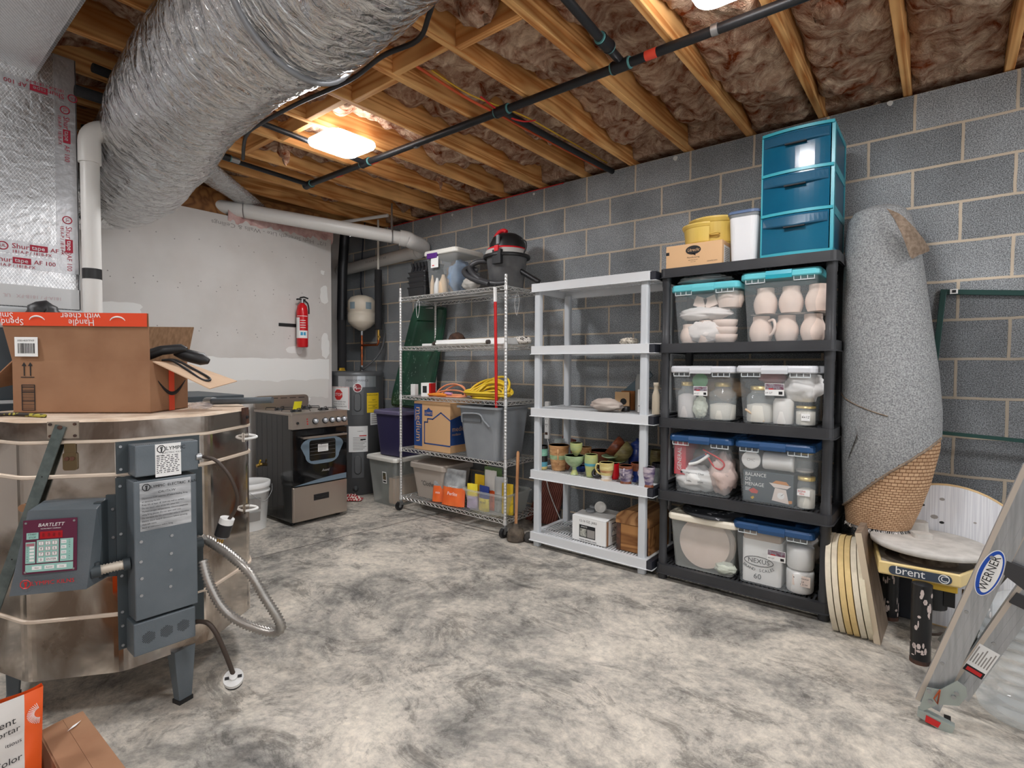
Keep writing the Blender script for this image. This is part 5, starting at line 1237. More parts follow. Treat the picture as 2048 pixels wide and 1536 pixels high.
# shop vacuum
VX, VY = -2.745, 3.33
vc = thing('shop_vacuum', 'grey and black shop vacuum with red lid trim and coiled hose', 'vacuum', (VX, VY, zt))
M_vg = mat('vac_grey', C(84, 84, 86), .5, col2=C(104, 104, 104), scale=12); M_vr = mat('vac_red', C(216, 30, 42), .35)
b = MB(T(VX, VY, zt)); b.lathe([(.125, 0), (.133, .006), (.162, .245), (.168, .25)], M_vg, 32); b.build('drum', vc)
b = MB(T(VX, VY, zt)); b.lathe([(.186, .245), (.190, .255), (.187, .268), (.17, .272)], M_black, 32); b.lathe([(.176, .270), (.165, .305), (.15, .315)], mat('vac_light', C(188, 186, 182), .5), 32); b.build('collar', vc)
b = MB(T(VX, VY, zt)); b.lathe([(.158, .308), (.155, .322), (.14, .328)], M_vr, 32); b.build('red_trim', vc)
b = MB(T(VX + .01, VY, zt)); b.lathe([(.148, .322), (.142, .36), (.118, .41), (.08, .435), (.03, .443), (0, .444)], M_black, 32); b.build('motor_head', vc)
b = MB(T(VX, VY, zt)); b.tube(smoothpath([(-.13, -.04, .33), (-.10, -.04, .40), (-.05, -.04, .455), (.0, -.04, .465), (.03, -.04, .45)], 5), .016, M_vr, 10); b.build('top_handle', vc)
b = MB(frame((VX + .03, VY - .168, zt + .245), (1, 0, 0), (0, 0, 1))); b.box((-.03, -.065, -.02), (.055, .045, .012), M_black); b.box((-.005, .03, .0), (.035, .075, .018), M_vr); b.box((-.01, .09, -.03), (.015, .16, -.012), M_grey); b.build('latch', vc, bevel=.003)
b = MB(T(VX + .17, VY, zt)); b.tube(smoothpath([(.0, 0, .27), (.025, 0, .31), (.02, 0, .36), (-.02, 0, .38)], 5), .006, M_black, 6); b.build('bail', vc)
M_hose = mat('vac_hose', C(58, 58, 60), .4)
corr([V((VX - .13, VY - .05, zt + .235)), V((VX - .22, VY - .10, zt + .235)), V((VX - .27, VY - .14, zt + .19)), V((VX - .20, VY - .17, zt + .12)), V((VX - .10, VY - .175, zt + .06)), V((VX + .03, VY - .165, zt + .028)), V((VX + .13, VY - .16, zt + .026))], .022, M_hose, 'hose', vc, .07, .007)
corr([V((VX - .02, VY - .19, zt + .027)), V((VX - .14, VY - .185, zt + .065)), V((VX - .25, VY - .18, zt + .11)), V((VX - .315, VY - .16, zt + .16)), V((VX - .30, VY - .12, zt + .19)), V((VX - .24, VY - .08, zt + .17))], .021, M_hose, 'hose', vc, .07, .007)
b = MB(); b.tube([(VX + .12, VY + .0, zt + .15), (VX + .30, VY + .03, zt - .0 + .04)], .02, M_black, 10); b.build('wand', vc)
# second tier: fluorescent fixture etc.
z2 = WZ[1] + .0055
fx = thing('shop_light', 'long white fluorescent shop light lying on the second wire tier', 'light fixture', (-3.0, 3.25, z2))
b = MB(); b.loft([[(x, 3.17, z2 + .002), (x, 3.33, z2 + .002), (x, 3.30, z2 + .05), (x, 3.20, z2 + .05)] for x in (-3.42, -2.62)], M_white); b.build('housing', fx, bevel=.004)
b = MB(); b.cyl((-3.38, 3.16, z2 + .016), (-2.80, 3.16, z2 + .016), .013, mat('tube_white', C(236, 236, 232), .3), 12); b.build('tube', fx)
for x in (-3.40, -2.79):
    b = MB(); b.cyl((x - .012, 3.16, z2 + .018), (x + .012, 3.16, z2 + .018), .018, mat('brown_cap', C(66, 56, 50), .5), 12); b.build('end_cap', fx)
b = MB(); b.box((-3.55, 3.15, z2), (-3.43, 3.25, z2 + .02), M_white); b.build('switch_box', fx, bevel=.003)
M_speck = mat('speckled_cloth', C(232, 226, 218), .9, col2=C(60, 54, 50), scale=55, lo=.56, hi=.6)
crumple('speckled_cloth', (-2.68, 3.44, z2), .2, .12, .07, M_speck, 'white cloth with dark speckles on the right end of the second wire tier', 'cloth', 2.2)
b = MB(T(-3.32, 3.35, z2 + .06)); b.grid(lambda u, v: tuple(V((cos(2 * pi * u) * sin(pi * v), sin(2 * pi * u) * sin(pi * v), cos(pi * v) * .85)) * (.070 + .01 * mn.noise(V((cos(2 * pi * u) * 3, sin(2 * pi * u) * 3, v * 5))))), 24, 16, mat('root_brown', C(84, 60, 46), .95, col2=C(50, 34, 28), scale=18, bump=.8, bscale=40))
b.build('clay_ball', label='rough dark brown clay ball on the second wire tier before the green lid', cat='ball')
# third tier
z3 = WZ[2] + .0055
b = MB(T(at(829, 785, Y=3.2).x, 3.2, z3)); b.box((-.028, -.02, 0), (.028, .02, .10), M_paper); b.build('small_box', label='plain white small carton at the left end of the third wire tier', cat='box', )
b = MB(T(at(857, 785, Y=3.2).x, 3.2, z3, .35)); b.box((-.045, -.05, 0), (.045, .05, .115), M_red); b.box((-.046, -.0508, 0), (.03, -.0495, .116), M_paper); b.box((-.03, -.0512, .03), (.01, -.0508, .09), M_ink); b.box((-.044, -.049, .115), (.044, .049, .1165), M_paper); b.build('light_bulb_box', label='red and white product box with an open top on the third wire tier', cat='box')
def coil(c, rx, ry, n, r, m, label, seed, zt_=.0, h=.10, name='extension_cord', tail=None):
    rg = random.Random(seed); pts = []
    for L_ in range(n):
        sx_ = rg.uniform(.55, 1); sy_ = rg.uniform(.6, 1); ph = rg.uniform(-.4, .4); up = h * rg.uniform(.1, 1.0); ox = rg.uniform(-.12, .12) * rx; zb_ = r * (1 + 1.2 * L_)
        for k in range(12):
            a = 2 * pi * k / 12 + ph * 0; back = max(0, sin(a + ph)) ** 1.2
            pts.append(V((c[0] + ox + rx * sx_ * cos(a), c[1] + ry * sy_ * sin(a), c[2] + min(zb_, .05) + up * back)))
    if tail: pts += [V(p) for p in tail]
    b = MB(); b.tube(smoothpath(pts, 4), r, m, 8); return b.build(name, label=label, cat='cord')
M_ycord = mat('yellow_cord', C(232, 196, 52), .45); M_ocord = mat('salmon_cord', C(226, 148, 108), .5); M_rcord = mat('dark_red_cord', C(150, 36, 30), .5)
coil((-2.87, 3.25, z3), .235, .10, 11, .0095, M_ycord, 'coiled bright yellow extension cord on the third wire tier', 3, h=.13, tail=[(-2.66, 3.25, z3 + .03), (-2.60, 3.22, z3 + .05)])
coil((-3.28, 3.23, z3), .19, .06, 3, .007, M_ocord, 'salmon orange extension cord bundle left of the yellow cord', 5, h=.10)
coil((-3.08, 3.40, z3), .14, .05, 2, .0085, M_rcord, 'dark red extension cord arching behind the yellow cord', 8, h=.16)
b = MB(); b.tube([(-3.48, 3.16, z3 + .018), (-3.36, 3.17, z3 + .02), (-3.27, 3.17, z3 + .018)], [.008, .018, .012], mat('orange_plug', C(232, 140, 50), .5), 10); b.tube([(-3.30, 3.19, z3 + .03), (-3.22, 3.19, z3 + .03)], .012, mat('lilac_plug', C(196, 150, 190), .5), 8); b.build('plug', label='orange and lilac cord plugs at the front of the third wire tier', cat='plug')
# fourth tier
z4 = WZ[3] + .0055
M_box = mat('box_kraft', C(206, 166, 124), .85, spec=.2); M_lblue = mat('box_blue', C(44, 74, 132), .7, spec=.2)
lb = thing('moving_box', 'tan and blue medium moving box with a house outline on the fourth wire tier', 'box', (-3.41, 3.33, z4))
LX0, LX1 = -3.635, -3.185
b = MB(); b.box((LX0, 3.135, z4), (LX1, 3.53, z4 + .42), M_box); b.build('carton', lb, bevel=.002)
FL = frame((LX0, 3.1345, z4), (1, 0, 0), (0, 0, 1)); b = MB(FL)
b.box((0, .03, 0), (.105, .40, .0006), M_lblue); fr_t = FL
b.text('medium', .095, M_box, T(.058, .22, .001) @ Matrix.Rotation(-pi / 2, 4, 'Z')); b.text('mediano', .03, M_box, T(.022, .30, .001) @ Matrix.Rotation(-pi / 2, 4, 'Z'))
hs = [(.135, .06), (.135, .245), (.175, .245), (.175, .275), (.24, .275), (.34, .335), (.45, .275)]
def strip(b, pts, w_, m, z=.001):
    for i in range(len(pts) - 1):
        a = V((*pts[i], z)); c = V((*pts[i + 1], z)); d = (c - a).normalized(); n = V((-d.y, d.x, 0)) * w_ / 2; b.quad([a - n - d * w_ / 2, c - n + d * w_ / 2, c + n + d * w_ / 2, a + n - d * w_ / 2], m)
strip(b, [(.449, .06), (.135, .06)] + hs[1:], .011, M_lblue)
b.prism([(.135, .30), (.235, .30), (.235, .35), (.215, .35), (.188, .372), (.16, .35), (.135, .35)], 0, .001, M_lblue); b.text("LOWE'S", .032, M_box, T(.185, .322, .0015), sx=.8)
b.build('printing', lb)
b = MB(frame((LX1 + .0006, 3.135, z4), (0, 1, 0), (0, 0, 1))); b.box((0, .065, 0), (.395, .24, .0006), M_lblue); b.prism([(0, .24), (0, .28), (.2, .33), (.395, .24)], 0, .0006, M_lblue); b.text('medium', .06, M_box, T(.02, .20, .001), 'LEFT'); b.text('mediano', .03, M_box, T(.02, .155, .001), 'LEFT'); b.build('side_printing', lb)
gt = tote('storage_tote', 'open grey plastic tote on the fourth wire tier holding the red pole', 'tote', -3.05, -2.60, 3.055, 3.50, z4, .412, M_grey, M_grey, taper=.04, lid=False, rim=.018)
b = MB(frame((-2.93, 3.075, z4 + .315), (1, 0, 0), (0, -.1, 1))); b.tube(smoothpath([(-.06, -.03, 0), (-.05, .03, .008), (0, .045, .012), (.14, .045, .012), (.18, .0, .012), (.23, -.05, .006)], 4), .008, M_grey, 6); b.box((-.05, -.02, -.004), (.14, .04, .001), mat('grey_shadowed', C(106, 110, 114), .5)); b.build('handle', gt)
crumple('dark_cloth', (-2.85, 3.31, z4 + .2), .30, .24, .24, mat('dark_cloth', C(46, 50, 56), .9, bump=.6, bscale=30), 'dark folded cloth showing over the rim of the grey tote', 'cloth', 6.3)
ml = thing('mop_pole', 'red pole with a white collar standing in the grey tote', 'pole', (-2.675, 3.17, z4 + .01))
zt_ = at(991, 572, Y=3.145).z
b = MB(); b.tube([(-2.678, 3.140, z4 + .012), (-2.652, 3.085, zt_ - .13)], .0120, M_red, 12); b.build('pole', ml)
b = MB(); b.tube([(-2.652, 3.085, zt_ - .13), (-2.6525, 3.080, zt_ - .02)], .0135, M_white, 12); b.tube([(-2.6525, 3.080, zt_ - .02), (-2.6525, 3.080, zt_)], .008, M_black, 8); b.build('collar', ml)
# bottom tier
z5 = WZ[4] + .0055
tt = tote('storage_tote', 'taupe lidded tote with handwritten name on the bottom wire tier', 'tote', -3.72, -3.27, 3.14, 3.53, z5, .315, M_taupe, mat('taupe_lid', C(170, 160, 150), .5), taper=.035, ribs=False, lidh=.04)
b = MB(frame((-3.49, 3.166, z5 + .135), (1, 0, 0), (0, -.13, 1))); b.text("''Clothes", .06, M_ink, T(0, 0, .001), shear=.2, sx=.85); b.build('handwriting', tt)
M_obag = mat('orange_bag', C(236, 96, 36), .35, col2=C(240, 120, 60), scale=6); M_gbag = mat('grey_print', C(120, 122, 124), .4, col2=C(170, 172, 172), scale=12)
def pouch(name, label, c, w_, h_, d_, m, m2, tilt=0, rz=0, seed=1, tx=None, band=.5, cat='bag'):
    t = thing(name, label, cat, c); X = T(c[0], c[1], c[2], rz, tilt); b = MB(X); vs1 = []; nu, nv = 14, 16
    def side(s_):
        def fn(u, v):
            th = d_ / 2 * (max(0, sin(pi * u)) ** .5) * (1 - v ** 2.2) * (.9 + .25 * mn.noise(V((u * 4, v * 4, seed + s_)))) + (.003 if v < 1 else .001)
            return ((u - .5) * w_ * (1 - .06 * v + .02 * mn.noise(V((v * 5, seed, 0)))), s_ * th * -1, v * h_ + .004 * mn.noise(V((u * 6, v * 6, seed))) * (v > .02))
        return fn
    for s_ in (1, -1):
        f = side(s_)
        nb = int(nv * band)
        b.grid(lambda u, v: f(u, v * nb / nv), nu, nb, m); b.grid(lambda u, v: f(u, nb / nv + v * (nv - nb) / nv), nu, nv - nb, m2)
    b.quad([side(1)(k / nu, 0) for k in range(nu + 1)] + [side(-1)(k / nu, 0) for k in range(nu, -1, -1)], m)
    b.build('pouch', t)
    if tx:
        b = MB(X); 
        for (s, sz, x, z, m_) in tx: b.text(s, sz, m_, frame((x, -d_ / 2 * .99 - .006, z), (1, 0, 0), (0, .12, 1)))
        b.build('printing', t)
    return t
M_obrown = mat('ink_brown', C(90, 50, 40), .6)
pouch('soil_bag', 'orange and grey printed bag leaning against the taupe tote', (-3.36, 3.175, z5), .13, .27, .07, M_obag, M_gbag, -.15, .35, 2, [('mix', .03, 0, .08, M_paper)], .55)
pouch('soil_bag', 'larger orange and grey printed bag in the middle of the bottom wire tier', (-3.18, 3.165, z5), .24, .30, .09, M_obag, M_gbag, -.12, .12, 4, [('Perlite', .04, .02, .10, M_paper), ('ORGANIC', .022, .02, .16, M_paper)], .5)
cb_ = tote('open_bin', 'small clear open bin full of product packets on the bottom wire tier', 'bin', -3.05, -2.59, 3.125, 3.50, z5, .17, M_cl2, M_cl2, taper=.03, lid=False, rim=.008)
pk = (('purple_packet', 'lilac and yellow seed packet poking from the small clear bin', -2.99, .10, .20, C(196, 178, 214), C(236, 214, 60), .25), ('orange_carton', 'yellow-orange carton standing at the back left of the small clear bin', -2.96, .11, .27, C(238, 150, 40), C(244, 200, 40), .0),
 ('blue_packet', 'blue and yellow product packet in the front of the small clear bin', -2.86, .12, .20, C(236, 214, 60), C(40, 60, 130), -.1), ('white_orange_bag', 'white and orange bag standing in the middle of the small clear bin', -2.84, .13, .32, C(232, 96, 40), C(236, 232, 226), .0),
 ('grey_bag', 'silver grey bag tilted at the right of the small clear bin', -2.73, .12, .28, C(150, 152, 150), C(196, 198, 198), .2), ('yellow_bag', 'yellow bag at the right end of the small clear bin', -2.65, .11, .24, C(222, 190, 40), C(210, 176, 40), .1), ('green_bag', 'translucent green bag behind the packets in the small clear bin', -2.88, .2, .33, C(110, 150, 90), C(140, 176, 120), 0))
for i, (nm, lbx, x, w_, h_, ca, cb2, rz) in enumerate(pk):
    y = 3.20 + .055 * (i in (1, 3, 4)) + .13 * (i == 6) + .04 * (i == 5); pouch(nm, lbx, (x, y, z5 + .005), w_, h_, .045, mat('pk%da' % i, ca, .4, col2=tuple(c * .7 for c in ca[:3]) + (1,), scale=30, lo=.5, hi=.56), mat('pk%db' % i, cb2, .4), 0, rz, i + 10, [('SEED' if i == 0 else 'GARDEN', .02, 0, h_ * .35, M_ink)] if i in (0, 2, 4) else None, .5, cat='packet')
# plunger
pg = thing('plunger', 'old plunger with wooden handle on the floor between the wire shelf and the grey shelf', 'plunger', (-2.455, 3.10, 0))
b = MB(T(-2.455, 3.10, 0)); b.lathe([(.062, .004), (.070, .012), (.062, .018), (.066, .05), (.055, .085), (.026, .10), (.024, .112), (.018, .118), (.02, .13), (0, .13)], mat('old_rubber', C(104, 92, 78), .8, col2=C(70, 62, 54), scale=20, bump=.4), 24); b.build('cup', pg)
b = MB(); b.tube([(-2.455, 3.10, .12), (-2.435, 3.095, .66), (-2.4345, 3.095, .672)], [.0115, .0115, .007], wood_mat('broom_wood', C(170, 118, 78), C(200, 150, 108), 'Z', 20), 12); b.build('handle', pg)
b = MB(T(-2.36, 3.16, 0)); b.lathe([(.05, 0), (.055, .03), (.04, .06), (.0, .07)], mat('dark_rubber', C(60, 58, 56), .8), 16); b.build('rubber_cup', label='small dark rubber cup on the floor behind the plunger', cat='cup')

# ================================================================== GREY AND BLACK RESIN SHELVES
M_gs = mat('resin_grey', C(214, 216, 218), .5); M_gsd = mat('resin_grey_post', C(200, 204, 208), .5)
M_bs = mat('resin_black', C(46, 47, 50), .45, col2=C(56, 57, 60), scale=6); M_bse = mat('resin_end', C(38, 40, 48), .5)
TOPS = (1.885, 1.443, 1.0, .552, .100)
def resin_shelf(name, label, x0, x1, y0, y1, tops, H, m, mp, post, ends=None, lip=True):
    t = thing(name, label, 'shelf', ((x0 + x1) / 2, (y0 + y1) / 2, 0)); W2, D2 = x1 - x0, y1 - y0; cx, cy = (x0 + x1) / 2, (y0 + y1) / 2
    first = None
    for k, z in enumerate(tops):
        b = MB(T(cx, cy, z - H)); r = .035 if ends is None else .012
        O0 = rrect(W2 + .012, D2 + .012, r, 4); O = rrect(W2, D2, r, 4); I = rrect(W2 - .012, D2 - .012, r, 4); I2 = rrect(W2 - .07, D2 - .07, r * .6, 4)
        b.loft([ring3(O0, 0), ring3(O0, .004), ring3(O, .006), ring3(O, H), ring3(I2, H), ring3(I2, H - .012), ring3(I, H - .012), ring3(I, 0)], m, cap=(False, False))
        a = W2 / 2 - .035; d = D2 / 2 - .035
        for y in (-.09, .09) if D2 < .6 else (-.15, 0, .15): b.box((-a, y - .012, H - .02), (a, y + .012, H - .004), m)
        n = 38
        for i in range(n + 1): x = -a + 2 * a * i / n; b.box((x - .0055, -d, H - .012), (x + .0055, d, H - .004), m)
        if k == 0:
            first = b.build('shelf_deck', t)
        else:
            c_ = first.copy(); COL.objects.link(c_); c_.location.z = z - tops[0]
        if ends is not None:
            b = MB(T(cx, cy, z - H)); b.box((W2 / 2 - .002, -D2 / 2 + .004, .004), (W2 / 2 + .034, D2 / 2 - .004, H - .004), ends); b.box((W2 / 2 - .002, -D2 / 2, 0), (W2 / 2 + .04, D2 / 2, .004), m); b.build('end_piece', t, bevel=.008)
    for sx_ in (-1, 1):
        for sy_ in (-1, 1):
            x = cx + sx_ * (W2 / 2 - (.045 if post != 'round' else .032)); y = cy + sy_ * (D2 / 2 - .038)
            for i in range(len(tops)):
                z1 = tops[i] - H; z0 = tops[i + 1] if i + 1 < len(tops) else 0
                b = MB()
                if post == 'round': b.tube([(x, y, z0 - .01), (x, y, z0 + .05), (x, y, z0 + .055), (x, y, z1 - .05), (x, y, z1 - .045), (x, y, z1 + .012)] if z1 - z0 > .15 else [(x, y, z0), (x, y, z1)], [.026, .026, .0235, .0235, .026, .026] if z1 - z0 > .15 else .027, mp, 16)
                else: b.loft([ring3(rrect(.050, .044, .012, 3, x, y), z0 - (.01 if i + 1 < len(tops) else 0)), ring3(rrect(.050, .044, .012, 3, x, y), z1 + .01)], mp, smooth=False)
                b.build('post', t)
    return t
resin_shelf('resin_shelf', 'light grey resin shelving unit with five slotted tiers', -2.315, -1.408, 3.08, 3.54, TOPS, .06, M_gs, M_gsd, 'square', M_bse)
BX0, BX1, BY0, BY1 = -1.355, -.422, 3.095, 3.56
resin_shelf('resin_shelf', 'black resin shelving unit loaded with clear totes', BX0, BX1, BY0, BY1, (1.887, 1.439, .99, .549, .093), .055, M_bs, M_bs, 'round')

# ------------------------------------------------------------------ pottery on the grey shelf
GZ = .5525
def ceramic(name, c, c2=None, rough=.25): return mat(name, c, rough, col2=c2, scale=16, lo=.4, hi=.6, stretch=(1, 1, 3))
def pot(name, label, xl, xr, yt, Y, z0, bands, shape, cat='pottery', handle=None, hm=None, M=None, open_=True, hgt=None, group=None):
    pc = at((xl + xr) / 2, yt, Y=Y); r = (at(xr, yt, Y=Y) - at(xl, yt, Y=Y)).length / 2 * cos(YAW - math.atan2(-pc.x, pc.y)) if False else (xr - xl) / 2 * ((pc - CP).dot(CF)) / FPX
    h = hgt or (pc.z - z0); X = M or T(pc.x, Y, z0); t = thing(name, label, cat, X.translation, group)
    S = {'cyl': [(.86, 0), (.93, .05), (.95, .5), (1, 1)], 'mug': [(.78, 0), (.82, .03), (.80, .2), (.92, .5), (.98, .8), (1, 1)], 'tum': [(.70, 0), (.72, .1), (.98, .55), (1.0, .75), (.95, 1)], 'jug': [(.66, 0), (.68, .05), (.88, .5), (.93, .85), (1.0, .95), (1.0, 1)],
         'gob': [(.42, 0), (.34, .06), (.22, .25), (.22, .38), (.6, .5), (.9, .68), (1, .9), (1, 1)], 'bowl': [(.35, 0), (.38, .06), (.6, .2), (.9, .6), (1, 1)], 'jar': [(.8, 0), (.95, .1), (1, .5), (.92, .7), (.7, .78), (.74, .8), (.72, .86), (.3, .92), (.16, .93), (.18, .98), (0, 1)], 'waist': [(.82, 0), (.74, .08), (.70, .15), (.96, .6), (1, 1)], 'belly': [(.7, 0), (.72, .08), (1, .55), (.95, .8), (.86, 1)]}[shape]
    def R_(f):
        for (a, fa), (c, fc) in zip(S, S[1:]):
            if f <= fc: return (a + (c - a) * ((f - fa) / max(1e-6, fc - fa))) * r
        return S[-1][0] * r
    b = MB(X); z = 0
    for i, (f, m) in enumerate(bands):
        f0 = bands[i - 1][0] if i else 0
        fs = sorted(set([f0, f] + [fa for _, fa in S if f0 < fa < f] + [f0 + (f - f0) * j / 4 for j in range(1, 4)])); b.lathe([(R_(q) * (1 + .012 * (int(q * 40) % 2)), q * h) for q in fs], m, 22)
    lastm = bands[-1][1]
    if open_ and shape != 'jar':
        i0 = .45 if shape == 'gob' else .06; fs = [1, .98, .8, .6, max(.5, i0), i0] if shape != 'gob' else [1, .9, .75, .6, .5]
        b.lathe([(max(0.001, R_(q) - .005), q * h) for q in fs] + [(0, (i0 if shape != 'gob' else .5) * h)], lastm, 22); b.lathe([(R_(1), h), (R_(1) - .002, h + .002), (R_(1) - .005, h)], lastm, 22)
    b.build('vessel', t)
    if handle is not None:
        a = handle; b = MB(X); ca, sa = cos(a), sin(a); q = [(R_(.85) - .003, .85 * h), (R_(.85) + .02, .86 * h), (R_(.6) + .03, .62 * h), (R_(.4) + .02, .38 * h), (R_(.3) - .003, .28 * h)]
        b.tube(smoothpath([(rr_ * ca, rr_ * sa, zz) for rr_, zz in q], 5), .006, hm or lastm, 8, flat=1.0); b.build('handle', t)
    return t
cT = ceramic('gl_teal', C(108, 168, 150), C(140, 190, 168)); cBk = ceramic('gl_black', C(30, 30, 34)); cBl = ceramic('gl_aqua', C(90, 160, 180)); cY = ceramic('gl_cream', C(226, 214, 150), C(206, 186, 120)); cTan = ceramic('gl_tan', C(176, 128, 84), C(206, 160, 112)); cGr = ceramic('gl_green', C(140, 164, 124), C(164, 186, 146)); cOl = ceramic('gl_olive', C(190, 192, 120), C(170, 184, 130))
cBr = ceramic('gl_brown', C(96, 46, 30), C(130, 70, 44)); cDg = ceramic('gl_darkolive', C(110, 100, 62), C(140, 130, 86)); cBlue = ceramic('gl_blue', C(34, 62, 140), C(24, 44, 110)); cPu = ceramic('gl_purple', C(96, 84, 116), C(190, 178, 186)); cRs = ceramic('gl_rust', C(150, 90, 60), C(120, 70, 50)); cRed = ceramic('gl_red', C(206, 24, 34)); cWh = ceramic('gl_pale', C(226, 222, 214), C(200, 176, 150)); cGlass = mat('clear_glass', C(190, 200, 196), .05, alpha=.35)
pot('mug', 'tall teal and black striped ceramic cup at the left of the pottery shelf', 1073, 1096, 891, 3.17, GZ, [(.12, cY), (.32, cBl), (.58, cBk), (.88, cT), (1, cBk)], 'cyl')
pot('jug', 'large tan jug with a green band and curled handle on the pottery shelf', 1097, 1139, 890, 3.22, GZ, [(.45, cTan), (.62, cGr), (1, cTan)], 'jug', handle=R(-60))
pot('goblet', 'wide pale green footed bowl in front on the pottery shelf', 1129, 1169, 911, 3.15, GZ, [(.25, cOl), (1, cGr)], 'gob')
pot('goblet', 'small pale green goblet standing inside the wide footed bowl', 1140, 1165, 886, 3.15, GZ + .075, [(.3, cT), (1, cOl)], 'gob')
pot('tumbler', 'yellow-green tumbler with a blue stripe on the pottery shelf', 1169, 1196, 909, 3.16, GZ, [(.5, cOl), (.62, cBl), (1, cOl)], 'tum')
pot('mug', 'cream and yellow ringed mug with handle on its left', 1199, 1228, 925, 3.125, GZ, [(.3, cWh), (.45, cY), (.6, cTan), (.75, cY), (1, cY)], 'waist', handle=R(190))
pot('cup', 'bright red plastic cup behind the cream ringed mug', 1217, 1239, 927, 3.20, GZ, [(1, cRed)], 'cyl')
pot('mug', 'purple-grey mottled mug right of the red cup', 1238, 1266, 931, 3.125, GZ, [(.12, cRs), (.85, cPu), (1, cRs)], 'waist', handle=R(-75), hm=cPu)
pot('mug', 'dark blue-brown mug just behind the purple-grey mug', 1262, 1290, 926, 3.22, GZ, [(.6, cBlue), (1, cRs)], 'waist', handle=R(-120), hm=cPu)
pot('mug', 'purple mottled mug half hidden by the right grey post', 1286, 1310, 934, 3.12, GZ, [(.12, cRs), (1, cPu)], 'waist', handle=R(190), hm=cPu)
pot('jar', 'glass jar with dark rim at the right end of the pottery shelf', 1304, 1328, 926, 3.27, GZ, [(.8, cGlass), (1, cBk)], 'cyl')
pot('jar', 'cobalt blue ceramic jar with knobbed lid at the back right', 1257, 1292, 876, 3.42, GZ, [(1, cBlue)], 'jar')
pot('jar', 'dark olive ceramic pot in shade at the far right of the pottery shelf', 1300, 1324, 900, 3.45, GZ, [(1, cDg)], 'belly')
pot('mug', 'tan mug with a handle behind the small green goblet', 1160, 1183, 894, 3.33, GZ, [(.7, cPu), (1, cTan)], 'mug', handle=R(-30), hm=cTan)
pot('glass', 'square clear glass tumbler behind the tan jug', 1108, 1130, 878, 3.42, GZ, [(1, cGlass)], 'cyl')
pot('bowl', 'small cobalt blue round pot low between goblet and tumbler', 1151, 1173, 931, 3.27, GZ, [(1, cBlue)], 'belly')
pot('bowl', 'small rust brown bowl between the jug and the goblet', 1128, 1142, 924, 3.25, GZ, [(1, cRs)], 'bowl')
pot('dish', 'brown oval dish at the back of the pottery shelf', 1180, 1228, 901, 3.43, GZ + .0, [(1, cRs)], 'bowl')
for k, (xl, xr, y, Y, lb) in enumerate(((1203, 1237, 912, 3.25, 'pale green saucer on top of the saucer stack'), (1215, 1250, 922, 3.28, 'pale green saucer under the other saucer'))):
    p = at((xl + xr) / 2, y, Y=Y); b = MB(T(p.x, Y, p.z - .012, 0, .08)); r = (p - CP).dot(CF) * (xr - xl) / 2 / FPX; b.lathe([(r * .3, 0), (r * .6, .002), (r, .014), (r - .002, .016), (r * .6, .006), (0, .005)], cGr, 24); b.build('saucer', label=lb, cat='saucer')
p = at(1236, 905, Y=3.33)
b = MB(T(p.x, 3.33, GZ)); b.lathe([(.04, 0), (.055, .02), (.055, .05), (.05, .06), (0, .06)], cDg, 18); b.build('pot', label='squat olive pot hidden under the tilted brown and olive bowls', cat='pottery')
for k, (px_, py_, m_, lb) in enumerate(((1248, 907, cDg, 'olive ribbed bowl tilted beneath the brown bowl'), (1233, 896, cBr, 'dark brown ribbed bowl tilted at the top of the pile'))):
    p = at(px_, py_, Y=3.33); ax = V((-.75, -.25, .62)).normalized(); F = frame(p, ax.cross(V((0, 0, 1))), ax.cross(ax.cross(V((0, 0, 1)))))
    if (F.to_3x3() @ V((0, 0, 1))).dot(ax) < 0: F = F @ Matrix.Rotation(pi, 4, 'X')
    b = MB(F); b.lathe([(.035, -.045), (.062, -.03), (.075, .0), (.077, .02), (.08, .04), (.074, .04), (.07, .0), (.05, -.025), (0, -.03)], m_, 26); b.build('bowl', label=lb, cat='bowl')
b = MB(); p = at(1191, 951, Y=3.115); F = frame((p.x, 3.13, GZ + .035), (1, 0, .1), (0, .5, 1)); pts = [(.028 * cos(a), .024 * sin(a), 0) for a in [2 * pi * k / 20 for k in range(20)]]; b.tube(pts, .0105, cBk, 10, M=F, closed=True); b.build('ring', label='dark glazed ceramic ring lying before the yellow-green tumbler', cat='ring')
# third tier (z = 1.0)
g3 = 1.0005
crumple('plastic_bag', (at(1214, 820, Y=3.2).x, 3.20, g3), .22, .14, .085, mat('wrinkled_bag', C(176, 160, 150), .5, col2=C(196, 184, 174), scale=8), 'crumpled greyish brown plastic bag on the middle tier of the grey shelf', 'bag', 8.4)
p = at(1245, 800, Y=3.35); b = MB(T(p.x, 3.35, g3, .2)); b.box((-.05, -.01, 0), (.05, .01, .125), M_box); b.box((-.05, -.012, 0), (.05, -.01, .125), mat('kraft_light', C(214, 176, 132), .8)); b.cyl((.01, -.0125, .06), (.01, -.014, .06), .022, M_ink, 16); b.build('cardboard_holder', label='tan cardboard piece with a dark round hole behind the crumpled bag', cat='cardboard')
b = MB(T(p.x + .06, 3.28, g3)); b.lathe([(.028, 0), (.03, .03), (.02, .034), (0, .034)], M_black, 14); b.build('cap', label='small black round cap beside the tan cardboard piece', cat='cap')
a = at(1242, 795, Y=3.5); c = at(1300, 745, Y=3.5); b = MB(); u_ = (c - a).normalized(); n_ = V((-u_.z, 0, u_.x)) * .028; b.loft([[a - n_, a + n_, a + n_ + V((0, .02, 0)), a - n_ + V((0, .02, 0))], [c - n_, c + n_, c + n_ + V((0, .02, 0)), c - n_ + V((0, .02, 0))]], mat('slate_board', C(92, 112, 122), .5)); b.build('board', label='slate blue board leaning diagonally at the back of the middle grey tier', cat='board')
